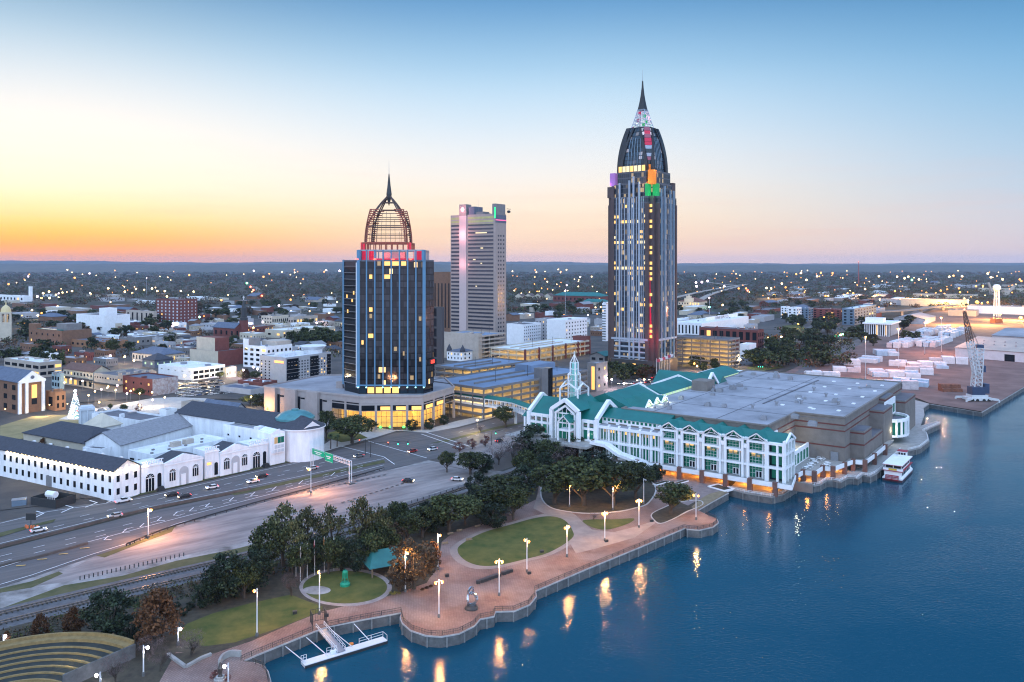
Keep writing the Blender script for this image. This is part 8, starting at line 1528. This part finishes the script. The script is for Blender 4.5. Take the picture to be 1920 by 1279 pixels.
def boat():
    r = thing('excursion_boat', 'white two deck excursion boat with red stern wheel moored at the scalloped quay', 'boat', G(1674, 902, WZ) + Vector((0, 0, 0)), R(53)); w = M['white']; red = mat('boat_red', (.3, .03, .05), .6, var=.1)
    hull = [(-1, -3.6), (20, -3.6), (25, -1.5), (27, 0), (25, 1.5), (20, 3.6), (-1, 3.6)]; MB().prism(hull, -.4, .9).build('hull', mat('dark_hull', (.06, .02, .03), .5, var=.1), r); MB().prism([(x, y * 1.02) for x, y in hull], .9, 1.5).build('bulwark', w, r)
    MB().box(0, 18, -3.2, 3.2, 1.5, 4).build('lower_cabin', w, r); MB().box(-.6, 20, -3.7, 3.7, 4, 4.25).build('deck', red, r); MB().box(1, 17, -3, 3, 4.25, 6.2).build('upper_cabin', w, r); MB().box(-.8, 19.5, -3.7, 3.7, 6.6, 6.8).build('roof', w, r); MB().box(-.85, 19.55, -3.75, 3.75, 6.45, 6.6).build('roof_edge', red, r)
    for z in (2.8, 5.4):
        for x in (2.5, 5.5, 8.5, 11.5, 14.5): pane(r, M['glass_dark'], (x, -3.24 if z < 4 else -3.04, z), 0, 2.2, 1.1)
    for y in (-1.5, 1.5): pane(r, M['glass_dark'], (.95, y, 5.4), -math.pi / 2, 2.6, 1.2)
    MB().box(-.3, 1.2, -3.6, 3.6, 4.25, 5.1).build('stern_rail', w, r); pane(r, mat('yellow_board', (.6, .4, .05), .6, var=.1), (-.4, 0, 4.75), -math.pi / 2, 3, .7, 'name_board')
    b = MB()
    for k in range(10): a = 2 * math.pi * k / 10; b.box(-1.6 + .9 * math.cos(a) - .1, -1.6 + .9 * math.cos(a) + .1, -2.4, 2.4, 1.7 + .9 * math.sin(a) - .1, 1.7 + .9 * math.sin(a) + .1); [b.bar((-1.6, y, 1.7), (-1.6 + 1.0 * math.cos(a), y, 1.7 + 1.0 * math.sin(a)), .1) for y in (-2.3, 0, 2.3)]
    b.build('paddle_wheel', red, r); MB().box(17.5, 20.5, -1.6, 1.6, 4.25, 8.6).build('wheelhouse', w, r); [pane(r, M['glass_dark'], (17.45, y, 7.7), -math.pi / 2, .8, .9) for y in (-1, 0, 1)]; MB().box(17.2, 20.8, -1.9, 1.9, 8.6, 8.8).build('wheelhouse_roof', red, r)
boat()
wrap = mat('white_lumber_wrap', (.6, .6, .64), .6, var=.12, scale=.4); tanw = mat('bare_lumber', (.5, .42, .32), .85, var=.15, scale=1)
wrap2 = mat('pinkish_lumber_wrap', (.55, .48, .5), .6, var=.15, scale=.4); wrap3 = mat('blue_lumber_wrap', (.42, .5, .6), .6, var=.15, scale=.4)
def stack(p, L, D, Hh, rz, m, label, group):
    r = thing('lumber_stack', label, 'lumber stack', p, rz, group); n = max(1, int(L / 4.2)); k = max(1, int(Hh / 1.2)); b = MB(); rr2 = random.Random(int(p.x * 10))
    for i in range(n):
        for j in range(k):
            if j == k - 1 and rr2.random() < .12: continue
            o = rr2.uniform(-.12, .12); b.box(L * i / n + .04, L * (i + 1) / n - .04, -D / 2 + o, D / 2 + o, .2 + j * 1.2, .2 + j * 1.2 + 1.12)
    b.build('bundle', m, r); r.children[0]['kind'] = 'stuff'; return r
def stacks(rows):
    for (xa, ya, xb, yb, n, h, m, lab) in rows:
        A, B = G(xa, ya), G(xb, yb); d = B - A; L = d.length; rz = math.atan2(d.y, d.x); k = max(1, int(L / 9))
        for q in range(n + (m is not tanw)):
            off = Vector((-math.sin(rz), math.cos(rz), 0)) * q * 6.2
            for i in range(k):
                if random.random() < .9: stack(A + d * (i / k) + off, L / k - .5, 5.2, h * 1.4 + random.choice((-1.2, 0, 0)), rz, random.choice((m, m, m, wrap2, wrap3)), lab, lab + 's')
w_ = wrap
stacks([(1627, 728, 1722, 731, 1, 4.8, tanw, 'long tan lumber stack nearest the hall roof'), (1673, 722, 1742, 727, 1, 3.6, w_, 'white lumber stack beside the long tan one'), (1636, 707, 1726, 709, 2, 3.6, w_, 'white lumber stack in the second port row'), (1697, 701, 1752, 704, 1, 4.8, w_, 'white lumber stack beside the crane side lane'), (1704, 690, 1779, 692, 2, 3.6, w_, 'white lumber stack in the third port row'), (1742, 681, 1816, 684, 1, 4.8, w_, 'long white lumber stack before the warehouse wall'), (1667, 686, 1700, 688, 1, 3.6, w_, 'short white lumber stack in mid yard'), (1608, 679, 1645, 682, 2, 3.6, w_, 'white lumber stack on the boulevard side'), (1643, 667, 1686, 668, 2, 3.6, w_, 'pinkish lit lumber stack at the back of the yard'), (1562, 697, 1615, 699, 1, 3.6, w_, 'white lumber stack beside the dark trees'), (1582, 685, 1614, 686, 1, 3.6, w_, 'small white lumber stack beside the dark trees'), (1510, 708, 1576, 710, 1, 3.6, w_, 'white lumber stack along the flat roof edge'),
        (1692, 654, 1740, 640, 2, 4.8, w_, 'blue white lumber stack in the far block'), (1725, 636, 1757, 624, 2, 4.8, w_, 'blue white lumber stack behind the lamp mast'), (1748, 652, 1782, 640, 2, 4.8, w_, 'blue white lumber stack in the middle lane'), (1786, 634, 1814, 622, 2, 4.8, w_, 'blue white lumber stack beside the crane jib'), (1760, 622, 1780, 616, 1, 3.6, w_, 'small lumber stack at the far end')])
rc = thing('container_stack', 'block of rusty shipping containers at the dock corner', 'containers', G(1768, 736), R(-6)); rust = mat('rust_container', (.2, .08, .05), .8, var=.3, scale=.8)
for i in range(2):
    for j in range(3): MB().box(i * 6.4, i * 6.4 + 6.1, j * 2.7, j * 2.7 + 2.5, 0, 5.0 if j else 2.6).build('container', rust, rc)
rc2 = thing('container', 'orange container beside the water tower', 'container', G(1868, 606), .4); MB().box(-8, 8, -4, 4, 0, 7).build('body', mat('orange_container', (.3, .1, .04), .7, var=.2), rc2); MB().box(-8.1, -8, -3.6, 3.6, .3, 6.6).build('doors', rust, rc2)
def crane():
    p = G(1832, 752); r = thing('harbour_crane', 'white mobile harbour crane with raised lattice jib on the dock corner', 'crane', p, 0); bl = mat('crane_blue', (.03, .05, .1), .5, var=.1); wh = mat('crane_white', (.55, .56, .58), .5, var=.08)
    MB().box(-7, 7, -4, 4, .8, 2.6).box(-5, 5, -3.4, 3.4, 2.6, 4.2).build('chassis', wh, r); 
    for sx in (-1, 1): MB().bar((sx * 4, -3, 2.2), (sx * 10, -6, 1.6), 1.2).bar((sx * 10, -6, 1.6), (sx * 10, -6, 0), .8).bar((sx * 4, 3, 2.2), (sx * 10, 6, 1.6), 1.2).bar((sx * 10, 6, 1.6), (sx * 10, 6, 0), .8).build('outrigger', wh, r)
    wl2 = MB().tube((0, -.6, 0), (0, .6, 0), 1.0, n=12).build('wheel', MATS['tyre'], r); wl2.location = (-5, -3.6, 1); [inst(wl2, r, (x, y, 1)) for x, y in ((-2, -3.6), (2, -3.6), (5, -3.6), (-5, 3.6), (5, 3.6))]
    MB().box(-4.6, 3.4, -3, 3, 4.2, 9).box(3.4, 6.2, -2.6, 2.6, 5, 11).build('machinery_house', bl, r)
    def lattice(A, B, w0, w1, n, name, m, t=.3):
        A, B = Vector(A), Vector(B); d = (B - A).normalized(); u = d.cross(Vector((0, 1, 0))).normalized(); v = Vector((0, 1, 0)); b = MB(); P = []
        for i in range(n + 1): c = A.lerp(B, i / n); w = w0 + (w1 - w0) * i / n; P.append([c + u * sx * w + v * sy * w for sx, sy in ((-1, -1), (1, -1), (1, 1), (-1, 1))])
        for i in range(n):
            for k in range(4): b.bar(P[i][k], P[i + 1][k], t); b.bar(P[i][k], P[i + 1][(k + 1) % 4], t * .6); b.bar(P[i + 1][k], P[i + 1][(k + 1) % 4], t * .6)
        return b.build(name, m, r)
    lattice((-.5, 0, 9), (1.2, 0, 33), 2.2, 1.9, 9, 'tower', wh, .5); MB().box(3, 5, -1, 1, 18, 22).build('cab', bl, r); MB().box(-1, 3.4, -1.6, 1.6, 33, 35).build('tower_head', bl, r)
    lattice((-1, -2, 15), (-5.4, -2, 37), 1.7, 1.5, 9, 'jib', wh, .4); lattice((-5.4, -2, 37), (-9, -2, 56), 1.5, .6, 8, 'jib_tip', mat('jib_brown', (.12, .07, .05), .6, var=.1), .35)
    MB().bar((1, 0, 35), (-8.8, -2, 56), .12).bar((1, 1, 35), (-8.8, -1.6, 56), .12).build('stay_ropes', M['dark_steel'], r); MB().lathe([(.05, 0), (.6, .6), (.05, 1.2)], 8).build('beacon', M['lamp_red'], r).location = (-9, -2, 56.6)
crane()
wt = thing('water_tower', 'white water tower with round tank on slim legs', 'water tower', G(1869, 594)); MB().lathe([(.5, 42), (4.4, 43), (6, 46.5), (6, 49), (4, 52), (.5, 53)], 18).build('tank', M['white'], wt); lg = MB().bar((5.6, 0, 0), (3.8, 0, 45), .8).build('leg', M['white'], wt); [inst(lg, wt, (0, 0, 0), k * math.pi / 2 + .0) for k in range(1, 4)]; MB().tube((0, 0, 0), (0, 0, 44), .8).build('riser', M['white'], wt)
for x, y, t, l, red in ((1610, 535, 491, 'red and white radio mast on the skyline', True), (1060, 600, 546, 'grey lattice phone mast behind the white hotels', False), (275, 556, 522, 'thin grey mast left of the brick hotel', False), (1330, 612, 560, 'tall white lit monopole in front of the railway station', False)):
    p = G(x, y); h = (y - t) / FPX * p.y; r = thing('radio_mast', l.replace('left of', 'west of'), 'mast', p); b = MB(); w = h * .018
    for k in range(3): a = k * 2.094; c = (w * math.cos(a), w * math.sin(a)); b.bar((*c, 0), (c[0] * .3, c[1] * .3, h), max(.25, p.y * .00025))
    for i in range(14): z0, z1 = h * i / 14, h * (i + 1) / 14; k0, k1 = w * (1 - .7 * i / 14), w * (1 - .7 * (i + 1) / 14); b.bar((k0, 0, z0), (-k1 * .5, k1 * .87, z1), max(.15, p.y * .00015)); b.bar((-k0 * .5, -k0 * .87, z0), (k1, 0, z1), max(.15, p.y * .00015))
    b.build('lattice', mat('mast_red', (.4, .08, .06), .6, var=0) if red else M['steel'], r); MB().lathe([(.05, 0), (1, 1), (.05, 2)], 6).build('beacon', M['lamp_red'] if red else M['lamp_pinkish'], r).location = (0, 0, h)
for k, (x0, y0, x1, y1) in enumerate(((1853, 530, 1862, 552), (1902, 536, 1886, 554))): p, q = G(x1, y1), None; q = Vector((Xat(x0, p.y), p.y, Zat(y0, p.y))); r = thing('dock_crane', ['far grey dock crane leaning inland over the sheds', 'far grey dock crane leaning towards the frame edge'][k], 'crane', p); MB().bar((0, 0, 0), q - p, 5).build('jib', M['beige'], r); MB().box(-8, 8, -6, 6, 0, 14).build('cabin', M['beige'], r)
for k in range(6): x, y = 1231 + k * 5, 719 - k * 2.5; p = G(x, y); r = thing('flagpole', 'white flagpole with red and white flag before the tallest tower', 'flagpole', p, .4, 'flagpoles before the tallest tower'); MB().tube((0, 0, 0), (0, 0, 18), .18, .1).build('pole', M['lamp_post'], r); MB().add([(0, 0, 17.6), (0, 0, 15.4), (1.6, .3, 15.0), (3, -.1, 15.3), (3, -.1, 17.2), (1.6, .3, 17.1)], [(0, 1, 2, 5), (5, 2, 3, 4)]).build('flag', mat('tower_flag' + str(k % 2), ((.45, .06, .09), (.6, .55, .58))[k % 2], .8, var=.2), r)
fw = thing('glass_wall', 'pale stepped glass wall behind the row of flagpoles', 'wall', G(1236, 724), R(36)); [MB().box(i * 4.4, i * 4.4 + 3.8, -.3, .3, 0, 9 - i * .4).build('panel', mat('frosted_panel', (.35, .45, .5), .3, var=.1), fw) for i in range(6)]
vd = thing('viaduct', 'curving elevated highway viaduct beyond the railway station', 'viaduct', (0, 0, 0)); 
for ln in ([(1240, 566), (1275, 556), (1320, 546), (1370, 537), (1400, 533)], [(1308, 566), (1330, 553), (1355, 545), (1395, 534)], [(1315, 528), (1355, 533), (1380, 535)]):
    pts = spline([G(x, y, 9) for x, y in ln], 6); b = MB(); [b.bar(a, c, 14, 1.4) for a, c in zip(pts, pts[1:])]; b.build('deck', M['lit_road'], vd); c = MB(); [c.box(p.x - 1.2, p.x + 1.2, p.y - 1.2, p.y + 1.2, 0, 8.4) for p in pts[::3]]; c.build('piers', M['concrete'], vd)
vd2 = thing('viaduct', 'short dark overpass beside the orange dock lamps', 'viaduct', (0, 0, 0)); pts = spline([G(x, y, 8) for x, y in [(1640, 585), (1700, 582), (1740, 577), (1790, 572)]], 6); b = MB(); [b.bar(a, c, 12, 2) for a, c in zip(pts, pts[1:])]; b.build('deck', M['darkgrey'], vd2); c = MB(); [c.box(p.x - 2, p.x + 2, p.y - 2, p.y + 2, 0, 7.4) for p in pts[::5]]; c.build('piers', M['beige'], vd2)
def woodland():
    rs = np.random.default_rng(99); out = {k: [] for k in ('a', 'b', 'c')}
    def put(n, y0, y1, x0, x1, hmin, hmax, nq, keep=None):
        for i in range(n):
            t = rs.random(); inv = 1 / y0 + (1 / y1 - 1 / y0) * t; Y = 1 / inv; px = x0 + (x1 - x0) * rs.random(); X = (px - 960) / FPX * Y
            yp = HZ + CAMH * FPX / Y
            if Y < 1900 and any(abs(px - a) < b * .55 + 6 and -7 < yp - c < 3 for a, c, b in taken): continue
            h = rs.uniform(hmin, hmax); k = min(2.2, max(1, Y / 2600)); r = h * .62 * k
            q = rs.normal(size=(nq, 3)); q /= np.linalg.norm(q, axis=1)[:, None]; q[:, 2] = np.abs(q[:, 2]) * .8 - .1; q *= (rs.random((nq, 1)) ** .35)
            c = np.array([X, Y, h * .35]) + q * np.array([r, r, h * .72]); m = rs.random(); key = 'a' if m < .5 else ('b' if m < .82 else 'c'); out[key].append(quads(c, 1.5 * k * h / 13, rs))
    put(2600, 1500, 2300, -60, 1980, 10, 15, 26); put(5200, 2200, 4200, -60, 1980, 11, 16, 20); put(6500, 4000, 13000, -60, 1980, 12, 18, 15)
    put(900, 700, 1700, -60, 640, 8, 12, 26); put(160, 640, 1000, 1380, 1600, 8, 12, 26); put(500, 1300, 2600, 955, 1140, 10, 14, 26); put(350, 1200, 1700, 1280, 1480, 9, 13, 26)
    for k, m, nm in (('a', 'leaf_oak', 'evergreen woodland'), ('b', 'leaf_brown', 'brown woodland'), ('c', 'leaf_rust', 'rust coloured woodland')):
        me = leaf_mesh('far_woodland', np.concatenate(out[k]), MATS[m]); o = bpy.data.objects.new('far_woodland', me); COL.objects.link(o); o['kind'] = 'stuff'; o['label'] = f'far {nm} stretching to the horizon'; o['category'] = 'woodland'
woodland()
def undergrowth():
    rs = np.random.default_rng(5); L = spline([G(x, y) for x, y in ((-20, 1206), (240, 1126), (480, 1070), (719, 994), (876, 944), (985, 912))], 8); P = []
    for i in range(len(L) - 1):
        d = L[i + 1] - L[i]; q = Vector((d.y, -d.x, 0)).normalized()
        for k in range(int(d.length * 4.5)):
            c = L[i] + d * rs.random() + q * (rs.random() ** 1.5 * 9 - 1); h = rs.uniform(.4, 1.9); P.append(np.array([c.x, c.y, 0]) + np.abs(rs.normal(size=(14, 3))) * np.array([.7, .7, h * .6]) * np.where(rs.random((14, 3)) < .5, [-1, -1, 1], [1, 1, 1]))
    for m, s in (('leaf_oak', 0), ('leaf_brown', 1)):
        o = bpy.data.objects.new('undergrowth', leaf_mesh('undergrowth', quads(np.concatenate(P[s::2]), .3, rs), MATS[m])); COL.objects.link(o); o['kind'] = 'stuff'; o['label'] = ('green', 'brown')[s] + ' low scrub between the railway and the park'; o['category'] = 'undergrowth'
undergrowth()
def far_lights():
    rs = random.Random(8); 
    for m, nm, n in (('lamp_orange', 'orange', 130), ('lamp_warm', 'warm white', 110)):
        b = MB()
        for i in range(n):
            x = rs.uniform(1260, 1920) if rs.random() < (.75 if m == 'lamp_orange' else .45) else rs.uniform(0, 1140); y = 500 + 70 * rs.random() ** 1.6; p = G(x, y); s = p.y * .00065; z = 16 + s
            b.add([(p.x - s, p.y, z), (p.x, p.y - s, z), (p.x + s, p.y, z), (p.x, p.y + s, z), (p.x, p.y, z + s), (p.x, p.y, z - s)], [(0, 1, 4), (1, 2, 4), (2, 3, 4), (3, 0, 4), (1, 0, 5), (2, 1, 5), (3, 2, 5), (0, 3, 5)])
        o = b.build('far_lights', M[m], kind='stuff'); o['label'] = f'tiny {nm} lights scattered towards the horizon'; o['category'] = 'distant lights'
far_lights()
M['hill'] = mat('wooded_hill', (0.04, 0.045, 0.03), 0.95, scale=0.006, col2=(0.11, 0.09, 0.06), detail=8)
def hills(name, Y, amp, base, seed, slope):
    rs = random.Random(seed); ph = [rs.uniform(0, 6.28) for _ in range(8)]; n = 500; rows = [[], [], []]
    for i in range(n + 1):
        x = -Y * .9 + 1.8 * Y * i / n; t = i / n; z = base + amp * (.5 + .28 * math.sin(t * 17 + ph[0]) + .16 * math.sin(t * 41 + ph[1]) + .1 * math.sin(t * 97 + ph[2]) + .07 * math.sin(t * 213 + ph[3])) + slope * (1 - t) + rs.uniform(-3, 3)
        rows[0].append((x, Y - 2500, -1)); rows[1].append((x, Y, z)); rows[2].append((x, Y + 2000, -1))
    MB().rings(rows, closed=False, caps=False).build(name, M['hill'], kind='structure')
hills('hills', 10500, 30, 46, 1, 45); hills('hills', 15500, 40, 72, 2, 70)
def haze(dens):
    m = bpy.data.materials.new('haze_air'); m.use_nodes = True; nt = m.node_tree; nt.nodes.clear(); o = nt.nodes.new("ShaderNodeOutputMaterial"); v = nt.nodes.new("ShaderNodeVolumePrincipled"); v.inputs["Color"].default_value = (0.52, 0.7, 1.0, 1); v.inputs["Density"].default_value = dens; v.inputs["Anisotropy"].default_value = 0.0; nt.links.new(v.outputs[0], o.inputs["Volume"])
    MB().box(-20000, 20000, -1000, 19500, -5, 260).build('haze', m, kind='stuff')
LM = [(332, 598, 'the brick hotel'), (195, 612, 'the blank white hall'), (116, 640, 'the brick theatre'), (300, 674, 'the cream market hall'), (362, 704, 'the white corner shop'), (410, 676, 'the brick store'), (500, 672, 'the white loft'), (545, 700, 'the pale hotel'), (432, 620, 'the spired church'), (555, 626, 'the long white block'), (270, 642, 'the dark grey block'), (60, 696, 'the tan office'), (150, 712, 'the balcony row'), (25, 560, 'the chimney factory'), (10, 620, 'the church tower'),
      (980, 632, 'the stepped white hotel'), (1065, 634, 'the blank walled hotel'), (1085, 560, 'the teal roofed hall'), (1205, 700, 'the tallest tower'), (1300, 574, 'the old railway station'), (1370, 640, 'the brick arcade building'), (1340, 620, 'the lettered warehouse'), (1330, 668, 'the grey car park'), (1485, 594, 'the white apartments'), (1555, 592, 'the brick apartments'), (1650, 618, 'the columned office'), (1715, 602, 'the metal roofed warehouse'), (1610, 520, 'the red radio mast'), (1402, 660, 'the plain white box'), (1750, 568, 'the long dock shed'), (595, 648, 'the oak square'), (470, 545, 'the lit avenue'), (232, 555, 'the white floodlights'), (1867, 570, 'the water tower')]
def distinguish():
    by, keys = {}, {}
    for o in list(COL.objects):
        if o.parent is None and 'label' in o and o['category'] in ('building', 'tree', 'street lamp', 'lumber stack', 'shed'): by.setdefault(o['label'], []).append(o)
    for lab, os_ in by.items():
        if len(os_) < 2: continue
        w = lab.split(); k = next((i for i, t in enumerate(w) if t in PREP), len(w)); look = ' '.join(w[:k])
        for o in os_:
            p = o.location; x = 960 + p.x / p.y * FPX; y = HZ + CAMH / p.y * FPX; l = min(LM, key=lambda t: (t[0] - x) ** 2 + 6 * (t[1] - y) ** 2); dy = y - l[1]
            cr = [c.data.materials[0].name for c in o.children if c.name.startswith('crown')] if look in ('tree', 'street tree') else []; lk = {'leaf_brown': 'brown ', 'leaf_rust': 'rust coloured '}.get(cr[0], 'green ') + look if cr else look
            keys.setdefault(f"{lk} {'in front of' if dy > 8 else ('behind' if dy < -8 else 'beside')} {l[2]}", []).append((p.y, o))
    for key, lst in keys.items():
        lst.sort(key=lambda t: t[0])
        for i, (_, o) in enumerate(lst): o['label'] = key + ('' if len(lst) < 2 or i >= len(ORD) else ORD[i]); o['group'] = key
PREP = set('nearest before behind in along between beside below among near on at outside of around over lighting west beyond to from'.split()); ORD = [', nearest one'] + [f', {t} one back' for t in 'second third fourth fifth sixth seventh eighth ninth tenth'.split()]
distinguish()
if HAZE > 0: haze(HAZE)
